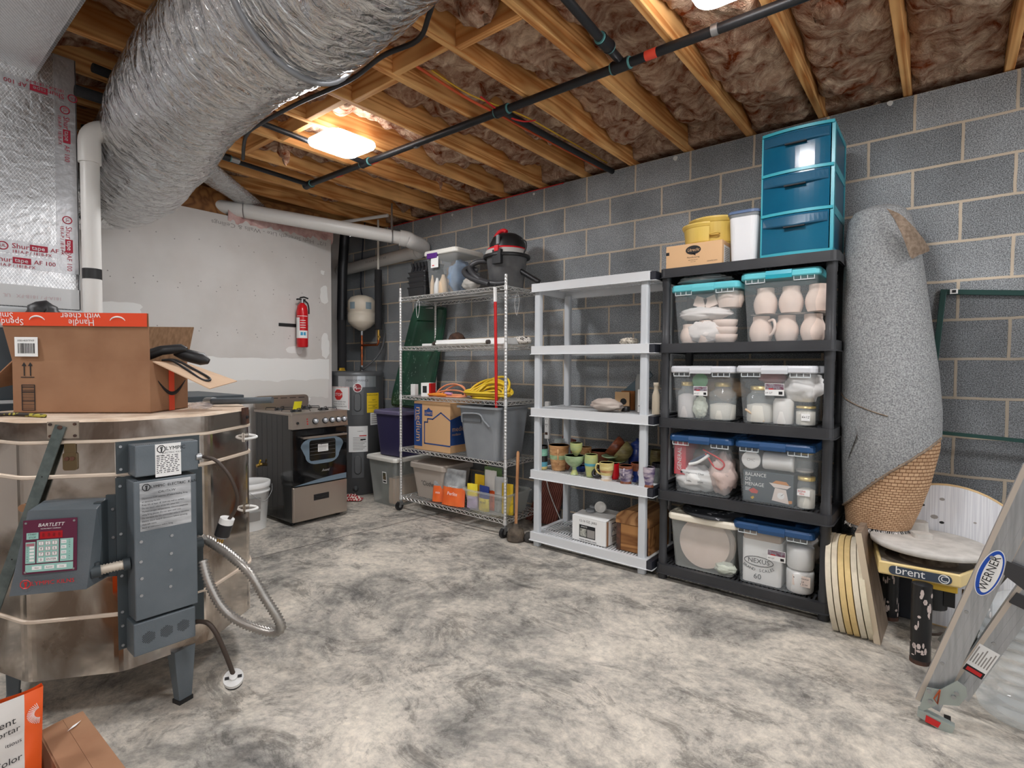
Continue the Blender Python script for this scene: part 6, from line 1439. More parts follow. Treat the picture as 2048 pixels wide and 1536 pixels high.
p = at(1284, 800, Y=3.27); b = MB(T(p.x, 3.27, g3)); b.loft([ring3(rrect(.055, .025, .008, 3), 0), ring3(rrect(.055, .025, .008, 3), .15)], M_white); b.box((-.016, -.0135, .045), (.016, -.0125, .105), M_paper); b.box((-.018, -.0137, .04), (.018, -.0126, .045), M_ink); b.build('timer', label='white digital thermometer standing beside the right grey post', cat='thermometer')
b = MB(T(at(1280, 790, Y=3.36).x, 3.36, g3)); b.lathe([(.03, 0), (.032, .2), (.02, .25), (0, .25)], mat('grey_bottle', C(150, 150, 146), .4), 16); b.build('bottle', label='grey bottle behind the white thermometer', cat='bottle')
p = at(1312, 800, Y=3.20); b = MB(T(p.x, 3.2, g3)); b.lathe([(.024, 0), (.025, .01), (.024, .12), (.014, .15), (.013, .175), (.017, .18), (.017, .2), (0, .2)], mat('tan_bottle', C(206, 192, 170), .45), 18); b.build('bottle', label='cream bottle standing at the right end of the middle grey tier', cat='bottle')
b = MB(T(at(1258, 800, Y=3.42).x, 3.42, g3)); b.box((-.05, -.02, 0), (.05, .02, .13), wood_mat('amber_wood', C(130, 80, 40), C(160, 104, 58), 'Z', 8)); b.build('wood_block', label='amber brown wooden block behind the cardboard piece', cat='block')
# second tier
crumple('pasta_pile', (at(1258, 683, Y=3.3).x, 3.3, 1.4435), .13, .1, .05, mat('cream_bits', C(232, 222, 206), .8, col2=C(150, 140, 124), scale=70, lo=.5, hi=.6, bump=.6, bscale=80), 'small pile of cream clay bits on the second grey tier', 'clay', 1.7)
b = MB(T(at(1300, 683, Y=3.4).x, 3.4, 1.4435)); b.box((-.12, -.05, 0), (.12, .05, .012), M_white); b.build('tray', label='thin white tray on the second tier behind the right grey post', cat='tray')
# bottom tier
z0 = .1005
jb_ = thing('jar_box', 'white open-topped carton of jars on the bottom grey tier', 'box', (-1.86, 3.25, z0))
a = at(1117, 1085, Z=z0); c = at(1180, 1098, Z=z0); ex = (c - a).normalized(); ex = V((ex.x, ex.y, 0)).normalized(); W_ = .27; F = frame((-1.99, 3.145, z0), (1, -.06, 0), (.06, 1, 0)); b = MB(F); b.box((0, 0, 0), (.27, .30, .165), M_paper); b.build('carton', jb_, bevel=.002)
b = MB(F); slab(b, [(0, .0, .166), (.27, .0, .166), (.275, .12, .185), (.0, .12, .18)], M_paper, M_paper, .003); slab(b, [(0, .30, .166), (.0, .17, .176), (.27, .17, .176), (.27, .30, .166)], M_paper, M_paper, -.003); b.build('top_flap', jb_)
b = MB(F @ frame((0, -.0008, 0), (1, 0, 0), (0, 0, 1))); b.text('12-16 OZ. JARS', .022, M_ink, T(.13, .142, 0)); b.box((.06, .03, 0), (.19, .115, .0006), M_ink); b.box((.066, .036, .0006), (.12, .09, .0012), mat('jar_photo', C(90, 92, 88), .6, col2=C(190, 190, 180), scale=40)); b.box((.125, .036, .0006), (.186, .09, .0012), M_screw); b.text('AMACO', .014, M_paper, T(.1, .103, .0012)); b.text('www.amaco.com', .02, M_ink, T(.13, .014, .0005)); b.build('printing', jb_)
b = MB(F @ frame((.2708, 0, 0), (0, 1, 0), (0, 0, 1))); b.box((.012, 0, 0), (.035, .165, .0006), M_card); b.box((.075, .055, 0), (.235, .145, .0006), mat('label_navy', C(40, 50, 70), .6)); b.box((.08, .06, .0006), (.23, .14, .001), M_paper); b.text('AMACO', .045, MATS['label_navy'], T(.155, .1, .0015), sx=.95)
for k in range(5): b.box((.08, .018 + .007 * k, 0), (.2 - .01 * k, .0205 + .007 * k, .0006), M_screw)
b.build('side_label', jb_)
p = at(1175, 1018, Z=.31); b = MB(frame((-1.83, 3.26, .325), (1, .3, 0), (0, .3, 1))); b.lathe([(.03, -.05), (.038, .0), (.038, .03), (.034, .03), (.03, .0), (0, -.01)], mat('white_jar', C(226, 224, 220), .35), 20); b.build('jar', label='small white jar lying on its side on top of the jar carton', cat='jar')
for k, (x, y, lb) in enumerate(((-1.93, 3.34, 'grey jar lid at the back left of the jar carton'), (-1.90, 3.24, 'round jar lid near the front of the jar carton'))): b = MB(T(x, y, .288)); b.lathe([(.034, 0), (.034, .012), (.028, .016), (0, .014)], M_grey, 18); b.build('disc', label=lb, cat='disc')
ch = thing('wooden_chest', 'small aged wooden chest with arched lid on the bottom grey tier', 'chest', (-1.53, 3.29, z0))
M_chw = wood_mat('chest_wood', C(122, 80, 46), C(176, 128, 80), 'X', 5); M_chw2 = wood_mat('chest_lid_wood', C(130, 88, 54), C(186, 142, 96), 'Y', 5)
CX0, CX1, CY0, CY1 = -1.655, -1.425, 3.155, 3.47
b = MB(); b.box((CX0, CY0, z0), (CX1, CY1, z0 + .175), M_chw); b.build('chest_body', ch, bevel=.003)
b = MB(); arc = [(CX0 - .003, 0)] + [((CX0 + CX1) / 2 - (CX1 - CX0 + .006) / 2 * cos(pi * k / 12), .075 * sin(pi * k / 12) ** .8 + .02) for k in range(13)] + [(CX1 + .003, 0)]
b.loft([[(x, y, z0 + .178 + z) for x, z in arc] for y in (CY0 - .004, CY1)], M_chw2); b.build('arched_lid', ch)
for x in (CX0 + .018, CX1 - .018): b = MB(); b.box((x - .014, CY0 - .005, z0), (x + .014, CY0 + .001, z0 + .175), M_rust); b.build('corner_strap', ch)
# ribbed terracotta slab behind the shelf
M_terra = mat('terracotta', C(142, 88, 76), .85, col2=C(128, 76, 66), scale=10)
tA = at(1052, 1060, Y=3.585); tB = at(1112, 1060, Y=3.585); tC = at(1152, 880, Y=3.585); tD = at(1127, 872, Y=3.585)
b = MB(); nr = 13
tA.z = tB.z = .005
for k in range(nr):
    f0, f1 = k / nr, (k + .68) / nr; q = [tA.lerp(tB, f0), tA.lerp(tB, f1), tD.lerp(tC, f1), tD.lerp(tC, f0)]; b.loft([[q[0] + V((0, -.012, 0)), q[1] + V((0, -.012, 0)), q[1] + V((0, .0, 0)), q[0] + V((0, 0, 0))], [q[3] + V((0, -.012, 0)), q[2] + V((0, -.012, 0)), q[2], q[3]]], M_terra)
b.loft([[tA + V((0, -.005, 0)), tB + V((0, -.005, 0)), tB + V((0, .006, 0)), tA + V((0, .006, 0))], [tD + V((0, -.005, 0)), tC + V((0, -.005, 0)), tC + V((0, .006, 0)), tD + V((0, .006, 0))]], M_terra)
b.build('ribbed_slab', label='long ribbed terracotta slab leaning on the wall behind the grey shelf', cat='slab')
# power strip on the back left post
p = at(1095, 860, Y=3.50); ps = thing('power_strip', 'white power strip hanging vertically behind the grey shelf', 'power strip', (p.x, 3.49, .85))
b = MB(T(p.x, 3.50, 0)); b.box((-.022, -.015, .72), (.022, .015, 1.02), M_white); b.build('housing', ps, bevel=.008)
b = MB(T(p.x, 3.484, 0)); b.box((-.012, -.002, .755), (.012, 0, .775), M_rust)
for k in range(4):
    for s_ in (-1, 1): b.box((s_ * .006 - .0015, -.0015, .83 + k * .045), (s_ * .006 + .0015, 0, .842 + k * .045), M_ink)
    b.cyl((0, -.0015, .82 + k * .045), (0, 0, .82 + k * .045), .0025, M_ink, 6)
b.build('outlets', ps)
b = MB(); b.tube(smoothpath([(p.x, 3.5, .72), (p.x + .01, 3.5, .66), (p.x - .03, 3.52, .5), (p.x - .02, 3.55, .3), (p.x + .1, 3.57, .04)], 6), .004, M_white, 6); b.build('cord', ps)

# ------------------------------------------------------------------ totes on the black shelf
M_tealL = mat('teal_lid', C(104, 196, 206), .35); M_tealD = mat('teal_latch', C(40, 160, 178), .35); M_greyL = mat('pale_grey_lid', C(206, 208, 212), .4); M_blueL = mat('blue_lid', C(38, 78, 124), .35); M_creamL = mat('cream_lid', C(232, 224, 206), .45)
YT = 3.112
def ptote(label, xl, xr, ytop, yb, z0, ml, latch, mb_=M_cl, taper=.022, ybk=3.50, ribs=True, h=None):
    x0 = max(at(xl, ytop, Y=YT).x, -1.294); x1 = min(at(xr, ytop, Y=YT).x, -.483); h = h or at((xl + xr) / 2, ytop, Y=YT).z - z0
    return tote('storage_tote', label, 'tote', x0, x1, YT, ybk, z0, h, mb_, ml, taper=taper, latch=latch, ribs=ribs, rim=.012), x0, x1, h
LA, LB, LC, LD = 1.4395, .9905, .5495, .0935
ta1, a0_, a1_, ah1 = ptote('clear tote with teal lid full of wrapped bisque pots, upper left on the black shelf', 1332, 1478, 566, 685, LA, M_tealL, M_tealL, h=.345)
ta2, b0_, b1_, ah2 = ptote('teal-lidded clear tote showing two rows of bisque mugs, right on the top level', 1479, 1643, 548, 685, LA, M_tealL, M_tealD, h=.378)
tb1, c0_, c1_, bh1 = ptote('grey-lidded clear tote holding jars and a green lid, left on the second level', 1331, 1469, 722, 845, LB, M_greyL, M_greyL, h=.315)
tb2, d0_, d1_, bh2 = ptote('grey-lidded clear tote holding powder jars and bags, right on the second level', 1470, 1636, 720, 850, LB, M_greyL, M_greyL, h=.318)
tc1, e0_, e1_, ch1 = ptote('clear tote with blue lid and red folder, left on the third black level', 1333, 1466, 868, 1000, LC, M_blueL, M_blueL, h=.345)
tc2, f0_, f1_, ch2 = ptote('clear tote with blue lid holding a kitchen scale box, right on the third black level', 1467, 1631, 884, 1022, LC, M_blueL, M_blueL, h=.345)
td1, g0_, g1_, dh1 = ptote('frosted tote with cream lid holding large round plates, bottom left of the black shelf', 1322, 1474, 1030, 1165, LD, M_creamL, None, M_cl2, h=.325, ribs=False)
td2, h0_, h1_, dh2 = ptote('clear tote with blue lid and printed white bag, bottom right of the black shelf', 1463, 1630, 1046, 1198, LD, M_blueL, M_blueL, h=.345)
def tag_label(parent, x, z, w_=.085, h_=.055):
    b = MB(frame((x, YT + .008, z), (1, 0, 0), (0, -.08, 1))); b.box((-w_ / 2, -h_ / 2, 0), (w_ / 2, h_ / 2, .0008), M_paper); b.box((-w_ / 2 + .002, 0, .0008), (w_ / 2 - .002, h_ / 2 - .002, .0012), mat('tag_photo', C(150, 150, 158), .5, col2=C(110, 60, 80), scale=70)); b.text('64 QT', h_ * .2, M_ink, T(-w_ * .28, -h_ * .28, .001)); b.box((-w_ * .3, .0, .0012), (-w_ * .05, .006, .0015), M_red); b.box((w_ * .22, -h_ * .4, .0008), (w_ * .42, -h_ * .15, .0012), M_ink); b.build('price_label', parent)
tag_label(tb1, (c0_ + c1_) / 2 + .0, LB + .17, .08, .055); tag_label(tb2, (d0_ + d1_) / 2 - .0, LB + .19, .095, .065); tag_label(td2, at(1552, 1113, Y=YT).x, at(1552, 1113, Y=YT).z, .09, .06)
M_bisq = mat('bisque', C(226, 204, 190), .85, col2=C(234, 214, 202), scale=10); M_wrap = mat('paper_wrap', C(236, 230, 226), .6, alpha=.93)
def bisque(x, y, z, r, h, label, up=True, handle=None, shape='mug', group=None, sq=0):
    t = thing('bisque_mug', label, 'mug', (x, y, z), group); b = MB(T(x, y, z)); prof = []
    for k in range(25):
        f = k / 24; base = (.74 + .30 * sin(pi * min(1, f * 1.15 + .08))) if up else (.98 - .1 * f + .05 * sin(pi * f)); prof.append((r * base * (1 + .028 * (k % 2)), h * f))
    b.lathe(prof, M_bisq, 22); b.lathe([(prof[-1][0], h), (prof[-1][0] - .006, h + .002), (prof[-1][0] - .008, h - .01), (0, h - .05 if up else h - .004)], M_bisq, 22); b.build('body', t)
    if handle is not None:
        b = MB(T(x, y, z)); ca, sa = cos(handle), sin(handle); b.tube(smoothpath([(q * ca, q * sa, zz * h) for q, zz in ((r * .9, .8), (r + .025, .82), (r + .035, .55), (r + .02, .3), (r * .85, .2))], 5), .008, M_bisq, 8); b.build('handle', t)
for i in range(3):
    for j in range(2):
        x = b0_ + .115 + i * .128 + (.0 if j else -.02); z = LA + .004 + j * .152
        bisque(x, YT + .095, z, .058, .138 if j == 0 else .14, '%s bisque mug in the %s row of the upper right teal-lidded tote' % (('left', 'middle', 'right')[i], ('lower', 'upper')[j]), handle=(R(-30) if (i == 0 and j == 0) else None))
b = MB(); b.grid(lambda u, v: (b0_ + .05 + u * .38, YT + .03 + v * .3, LA + .149 + .004 * mn.noise(V((u * 6, v * 6, 2)))), 16, 10, M_wrap); b.build('paper_sheet', label='paper sheet between the two rows of bisque mugs', cat='paper')
# left teal tote contents
xm = (a0_ + a1_) / 2
bisque(a0_ + .09, YT + .09, LA + .005, .052, .11, 'upright bisque mug at the lower left inside the upper left teal-lidded tote')
bisque(a0_ + .19, YT + .09, LA + .005, .055, .13, 'wrapped bisque mug second from left inside the upper left teal-lidded tote')
for k in range(3):
    b = MB(T(a0_ + .295, YT + .10, LA + .005 + k * .042)); b.lathe([(.05, 0), (.066, .018), (.07, .045), (.064, .045), (.058, .02), (0, .012)], M_bisq, 22); b.build('bisque_bowl', label=('bottom', 'middle', 'top')[k] + ' bisque bowl of the nested stack inside the upper left teal-lidded tote', cat='bowl')
crumple('paper_wrap', (xm - .02, YT + .085, LA + .135), .30, .12, .08, M_wrap, 'crumpled white wrapping paper across the upper left teal-lidded tote', 'paper', 3.7)
crumple('paper_wrap', (a0_ + .19, YT + .055, LA + .008), .20, .05, .12, M_wrap, 'white paper round the lower bisque mugs in the upper left teal-lidded tote', 'paper', 6.7)
for k, x in enumerate((a0_ + .15, a0_ + .23)): 
    b = MB(T(x, YT + .1, LA + .215, 0, 0, .35 - .7 * k)); b.box((-.035, -.035, 0), (.035, .035, .06), M_bisq); b.build('bisque_cup', label=('left', 'right')[k] + ' small square bisque cup near the top of the upper left teal-lidded tote', cat='cup')
b = MB(T(a0_ + .32, YT + .11, LA + .205)); b.lathe([(.06, 0), (.075, .04), (.07, .09), (0, .095)], M_bisq, 22); b.build('bisque_bowl', label='large upturned bisque bowl at the top right of the upper left teal-lidded tote', cat='bowl')
crumple('plastic_bag', (a0_ + .17, YT + .10, LA + .346), .30, .18, .058, mat('clear_bag2', C(214, 220, 222), .1, alpha=.45), 'clear plastic bag lying on the upper left teal-lidded tote', 'bag', 9.1)
# second level jars
M_powder = mat('powder_cream', C(222, 216, 204), .8); M_powder2 = mat('powder_grey', C(206, 198, 196), .8); M_gold = mat('jar_lid_gold', C(206, 182, 120), .35, .6); M_glassj = mat('jar_glass', C(206, 214, 214), .06, alpha=.25)
def jar(name, label, x, y, z, r, h, fill, mf, lidm, neck=.8):
    t = thing(name, label, 'jar', (x, y, z)); b = MB(T(x, y, z)); b.lathe([(r * .96, 0), (r, .01), (r, h * .72), (r * neck, h * .82), (r * neck, h * .9)], M_glassj, 22); b.build('glass', t)
    b = MB(T(x, y, z + .003)); b.lathe([(r * .93, 0), (r * .95, .01), (r * .95, h * fill * .9), (r * .4, h * fill), (0, h * fill * .97)], mf, 22); b.build('powder', t)
    b = MB(T(x, y, z)); b.lathe([(r * neck * 1.06, h * .89), (r * neck * 1.06, h), (0, h)], lidm, 22); b.build('lid', t)
jar('glass_jar', 'tall jar of grey powder at the left inside the left grey-lidded tote', c0_ + .085, YT + .08, LB + .005, .055, .215, .66, M_powder2, M_gold, .6)
jar('glass_jar', 'wide jar half full of cream powder at the right inside the left grey-lidded tote', c0_ + .29, YT + .10, LB + .005, .075, .215, .42, M_powder, M_gold, .6)
crumple('cloth_bag', (c0_ + .17, YT + .06, LB + .005), .085, .06, .13, mat('pale_green_cloth', C(204, 210, 196), .9, bump=.5, bscale=40), 'pale green cloth bundle between the jars in the left grey-lidded tote', 'cloth', 2.9)
b = MB(frame((c0_ + .16, YT + .09, LB + .225), (1, 0, 0), (0, .2, 1))); b.lathe([(.045, 0), (.047, .008), (.04, .014), (0, .014)], mat('green_lid', C(110, 176, 120), .4), 24); b.build('lid', label='round green plastic lid at the top of the left grey-lidded tote', cat='lid')
crumple('bag', (c0_ + .25, YT + .22, LB + .1), .28, .18, .15, mat('kraft_bag', C(176, 150, 122), .8, bump=.5, bscale=14), 'brown paper bag at the back of the left grey-lidded tote', 'bag', 4.9)
jar('glass_jar', 'rounded jar with cream powder at the left inside the right grey-lidded tote', d0_ + .115, YT + .09, LB + .005, .072, .20, .5, M_powder, M_gold, .7)
b = MB(T(d0_ + .235, YT + .08, LB + .005)); b.lathe([(.05, 0), (.052, .008), (.052, .115), (.042, .135), (0, .136)], mat('white_jar', C(226, 224, 220), .35), 22); b.build('jar', label='plain white plastic jar in the middle of the right grey-lidded tote', cat='jar')
jar('glass_jar', 'short jar with gold lid and handwritten label inside the right grey-lidded tote', d0_ + .345, YT + .075, LB + .005, .048, .10, .75, M_powder, M_gold, .92)
b = MB(frame((d0_ + .352, YT + .025, LB + .05), (1, 0, 0), (0, 0, 1))); b.box((-.02, -.02, 0), (.022, .018, .0008), M_paper); b.text('6x12', .018, M_ink, T(0, 0, .001), shear=.2); b.build('label', bpy.data.objects['glass_jar.003'] if 'glass_jar.003' in bpy.data.objects else None)
crumple('powder_bag', (d0_ + .33, YT + .09, LB + .125), .19, .12, .16, mat('white_powder_bag', C(232, 230, 228), .45, bump=.3, bscale=30), 'clear bag of white powder in the right grey-lidded tote', 'bag', 1.9)
crumple('bag', (d0_ + .17, YT + .12, LB + .215), .14, .1, .07, mat('rose_bag', C(176, 120, 124), .6, bump=.4, bscale=20), 'dusty rose plastic bag at the top of the right grey-lidded tote', 'bag', 7.9)
b = MB(); b.tube([(d0_ + .05, YT + .035, LB + .075), (d0_ + .15, YT + .035, LB + .012)], .007, M_pale, 8); b.build('stick', label='pale wooden stick slanting at the lower left of the right grey-lidded tote', cat='stick')
# third level
b = MB(T(e0_ + .06, YT + .045, LC + .01)); b.box((-.035, 0, .09), (.035, .25, .285), mat('red_folder', C(206, 58, 72), .5)); b.text('GENERAL', .034, M_paper, frame((-.002, -.001, .185), (0, 0, 1), (-1, 0, 0)), sx=.95); b.build('binder', label='red cardboard folder reading GENERAL inside the left blue-lidded tote', cat='folder')
wb = crumple('clay_bag', (e0_ + .15, YT + .10, LC + .006), .27, .16, .15, M_paper, 'white bag of clay powder with black lettering in the left blue-lidded tote', 'bag', 1.2)
b = MB(frame((e0_ + .15, YT + .022, LC + .085), (1, 0, 0), (0, .05, 1))); b.text('Highwater Clays', .016, M_ink, T(.01, .035, 0)); b.text('10 LB', .016, M_ink, T(.01, .008, 0)); b.text('MINSPAR 200M', .015, M_ink, T(.01, -.014, 0)); b.cyl((-.072, .036, 0), (-.072, .036, .0006), .008, M_ink, 4); b.build('lettering', wb)
crumple('bag', (e0_ + .30, YT + .09, LC + .006), .15, .14, .24, mat('pinkish_bag', C(206, 184, 176), .5, bump=.5, bscale=18), 'crumpled pinkish bag at the right of the left blue-lidded tote', 'bag', 5.1)
b = MB(frame((e0_ + .19, YT + .035, LC + .225), (1, 0, .35), (0, .1, 1)))
b.tube(smoothpath([(-.07, -.02, 0), (.02, .0, 0), (.11, .02, 0)], 4), .008, mat('tool_blue', C(60, 72, 96), .4), 8); b.tube(smoothpath([(-.08, -.03, .008), (-.02, -.03, .008), (.05, -.005, .008)], 4), .009, M_white, 8); b.build('knife', label='grey-blue utility knife in the left blue-lidded tote', cat='tool')
b = MB(frame((e0_ + .26, YT + .03, LC + .215), (1, 0, -.35), (.3, .0, 1)))
b.tube(smoothpath([(-.07, .03, 0), (.03, .02, 0), (.07, .0, 0), (.06, -.035, 0), (.02, -.035, 0), (-.05, .015, 0)], 5), .005, M_red, 8); b.build('loop_tool', label='red handled loop tool in the left blue-lidded tote', cat='tool')
crumple('bag', (e0_ + .22, YT + .22, LC + .006), .3, .18, .26, mat('mixed_grey', C(150, 142, 136), .8, bump=.6, bscale=14), 'grey bag filling the back of the left blue-lidded tote', 'bag', 8.1)
sb = thing('scale_box', 'kitchen scale carton printed BALANCE DE MENAGE in the right blue-lidded tote', 'box', (f0_ + .175, YT + .1, LC + .006))
b = MB(); X0_, X1_ = f0_ + .045, f0_ + .30; b.box((X0_, YT + .04, LC + .006), (X1_, YT + .2, LC + .175), mat('scale_box_grey', C(74, 84, 90), .5)); b.build('carton', sb, bevel=.002)
b = MB(frame((X0_, YT + .0392, LC + .006), (1, 0, 0), (0, 0, 1)))
for k, tx in enumerate(('BALANCE', 'DE', 'MENAGE')): b.text(tx, .028, M_paper, T(.010, .148 - k * .027, .001), 'LEFT', sx=.9)
for k in range(3): b.box((.012, .072 - k * .007, .0005), (.04 - .004 * k, .0745 - k * .007, .001), M_paper)
M_sw = mat('scale_white', C(226, 214, 206), .5)
b.prism([(.15, .02), (.235, .01), (.22, .085), (.165, .09)], .0005, .0012, M_sw); b.prism([(.135, .115), (.245, .108), (.225, .09), (.16, .092)], .0005, .0014, M_sw); b.prism([(.15, .115), (.235, .110), (.22, .128), (.17, .13)], .0005, .0012, mat('biscuit', C(206, 140, 80), .6)); b.cyl((.195, .05, .001), (.195, .05, .0018), .018, M_paper, 16); b.tube([(.195, .05, .002), (.207, .06, .002)], .001, M_ink, 4)
b.prism([(.03, .06), (.055, .075), (.08, .06), (.075, .045), (.045, .045)], .0005, .001, mat('tomato', C(196, 70, 60), .5)); b.prism([(.04, .02), (.055, .03), (.06, .02), (.05, .01)], .0005, .001, M_cyel); b.prism([(.225, .01), (.25, .015), (.25, .03), (.235, .03)], .0005, .001, MATS['biscuit']); b.build('printing', sb)
b = MB(frame((f0_ + .085, YT + .05, LC + .235), (1, 0, 0), (0, 0, 1))); b.lathe([(.048, -.12), (.048, .0), (.05, .002), (.05, .014), (.045, .016), (0, .016)], M_white, 26); b.text('CMC', .02, M_screw, T(.0, .0, .0165)); b.build('tub', label='round white tub seen end-on in the right blue-lidded tote', cat='tub')
b = MB(frame((f0_ + .145, YT + .075, LC + .235), (0, 1, 0), (0, 0, 1))); b.lathe([(.046, 0), (.048, .006), (.048, .13), (.05, .135), (.05, .15), (0, .15)], M_white, 26); b.build('tub', label='white tub lying sideways in the right blue-lidded tote', cat='tub')
jar('glass_jar', 'glass jar with red-lettered label at the right inside the right blue-lidded tote', f0_ + .355, YT + .075, LC + .006, .044, .165, .62, M_powder, M_gold, .9)
b = MB(frame((f0_ + .35, YT + .029, LC + .09), (1, 0, 0), (0, 0, 1))); b.box((-.03, -.015, 0), (.03, .018, .001), M_paper); b.text('BONE', .014, M_red, T(-.008, .008, .0015)); b.text('ASH', .013, M_red, T(-.008, -.006, .0015)); b.build('label', bpy.data.objects['glass_jar.004'])
jar('glass_jar', 'empty glass jar at the top right of the right blue-lidded tote', f0_ + .34, YT + .10, LC + .19, .045, .11, .05, M_powder2, M_gold, .9)
# bottom level
pt_ = thing('plate', 'large pale pink round bisque plate standing in the frosted cream-lidded tote', 'plate', (g0_ + .2, YT + .06, LD + .01))
for k, (nm) in enumerate(('plate_rim',)):
    b = MB(frame((g0_ + .205, YT + .075, LD + .158), (1, 0, 0), (0, .1, 1))); b.lathe([(.145, .0), (.148, .006), (.10, .0), (.095, -.006), (0, -.008)], M_bisq, 40); b.lathe([(.148, .006), (.145, -.004), (.1, -.012), (0, -.014)][::-1], M_bisq, 40); b.build(nm, pt_)
b = MB(frame((g0_ + .235, YT + .12, LD + .15), (1, 0, 0), (0, .15, 1))); b.lathe([(.14, .0), (.14, .006), (.09, .0), (0, -.008)], M_bisq, 40); b.build('plate', label='second pink bisque plate behind the front plate in the frosted tote', cat='plate')
crumple('cloth', (g0_ + .33, YT + .06, LD + .006), .12, .08, .07, MATS['pale_green_cloth'], 'pale green cloth at the lower right of the frosted tote', 'cloth', 3.3)
M_dk = mat('dark_board', C(40, 42, 46), .5, col2=C(160, 160, 164), scale=30, lo=.62, hi=.66)
b = MB(T(g0_ + .24, YT + .17, LD + .327)); b.lathe([(.19, 0), (.192, .005), (.19, .01), (0, .01)], M_dk, 40); b.build('disc', label='black round bat with white flecks on the cream tote lid', cat='disc')
b = MB(T(g0_ + .235, YT + .165, LD + .338, 0, .03)); b.lathe([(.185, 0), (.187, .005), (.185, .010), (0, .01)], M_dk, 40); b.build('disc', label='upper black round bat topping the pair on the cream tote lid', cat='disc')
nb = thing('printed_bag', 'tall white sack printed NEXUS BRAND SCALES 60 in the bottom right blue-lidded tote', 'bag', (h0_ + .14, YT + .08, LD + .006))
b = MB(); x0 = h0_ + .05; b.loft([ring3(rrect(.20, .14, .02, 4, x0 + .10, YT + .11), LD + .006), ring3(rrect(.205, .15, .02, 4, x0 + .10, YT + .115), LD + .25)], M_paper, smooth=False); b.build('sack', nb)
b = MB(); b.box((x0 + .005, YT + .035, LD + .245), (x0 + .20, YT + .18, LD + .295), mat('brown_fold', C(186, 168, 152), .8)); b.build('folded_top', nb, bevel=.01)
nx = at(1517, 1133, Y=YT + .0385); b = MB(frame((nx.x, YT + .0385, nx.z - .006), (1, 0, 0), (0, 0, 1))); b.tube([(.075 * cos(a), .034 + .026 * sin(a), 0) for a in [2 * pi * k / 28 for k in range(28)]], .0018, M_ink, 4, closed=True); b.text('NEXUS', .036, M_ink, T(0, .034, .0005)); 
wd = 'BRAND SCALES'
for k, ch_ in enumerate(wd): a = R(-148 + k * 10.6); b.text(ch_, .022, M_ink, T(.088 * cos(a), .028 + .044 * sin(a), .0005) @ Matrix.Rotation((a + pi / 2) * .45, 4, 'Z'))
b.text('60', .042, mat('pen_grey', C(90, 96, 100), .7), T(-.005, -.052, .0005)); b.build('lettering', nb)
for k in range(2):
    b = MB(T(h0_ + .335, YT + .09, LD + .006 + k * .125)); b.lathe([(.062, 0), (.066, .01), (.068, .1), (.064, .115), (0, .118)], M_white, 24); b.build('tub', label=('lower', 'upper')[k] + ' white powder tub at the right of the bottom right blue-lidded tote', cat='tub')
b = MB(frame((h0_ + .355, YT + .026, LD + .075), (1, 0, 0), (0, 0, 1))); b.box((-.045, -.025, -.003), (.04, .03, .001), mat('pinkish_label', C(222, 206, 196), .7)); b.text('Highwater', .014, M_ink, T(.005, .018, .0015)); b.text('5 LB', .012, M_ink, T(.0, .0, .0015)); b.text('FRIT 3134', .013, M_ink, T(.0, -.014, .0015)); b.cyl((-.034, .018, .001), (-.034, .018, .0016), .007, M_ink, 4); b.build('label', bpy.data.objects['tub.002'])
crumple('bag', (h0_ + .30, YT + .24, LD + .1), .2, .16, .2, M_wrap, 'white bag at the back of the bottom right blue-lidded tote', 'bag', 2.2)
# ------------------------------------------------------------------ on top of the black shelf
ZTP = 1.8875
ub = thing('shipping_carton', 'long tan carton with a black oval logo on top of the black shelf', 'box', (-1.18, 3.2, ZTP))
UX0 = at(1332, 530, Y=3.12).x; UX1 = at(1444, 520, Y=3.12).x
b = MB(); M_ut = mat('utrecht_tan', C(218, 178, 136), .85, spec=.2); b.box((UX0, 3.12, ZTP), (UX1, 3.40, ZTP + .135), M_ut); b.build('carton', ub, bevel=.002)
b = MB(frame(((UX0 + UX1) / 2, 3.1192, ZTP + .068), (1, 0, 0), (0, 0, 1))); b.prism([(.045 * cos(a), .028 + .026 * sin(a)) for a in [2 * pi * k / 24 for k in range(24)]], 0, .0008, M_ink, T(.0, 0, 0)); b.prism([(-.01, .008), (.012, .008), (.015, -.006)], 0, .0008, M_ink); b.text('Utrecht', .026, M_ut, T(0, .028, .001), shear=.3, sx=.85); b.text('Manufacturing', .013, M_ink, T(-.0, -.014, .0005)); b.text('BROOKLYN NY', .008, M_ink, T(.0, -.03, .0005)); b.text('since 1949', .007, M_ink, T(.0, -.04, .0005)); b.text('utrecht.com', .012, M_ink, T(.11, -.045, .0005)); b.box((-.165, .012, 0), (-.145, .03, .0006), M_ink); b.build('printing', ub)
b = MB(frame((UX1 + .0006, 3.14, ZTP), (0, 1, 0), (0, 0, 1))); b.box((.01, .0, 0), (.12, .11, .0006), M_paper)
for k in range(9): b.box((.02, .012 + .01 * k, .0006), (.10 - .006 * (k % 3), .016 + .01 * k, .001), M_screw)
b.box((.2, .0, 0), (.24, .135, .0006), M_ut); b.build('side_label', ub)
M_ypl = mat('yellow_plastic', C(222, 190, 96), .4)
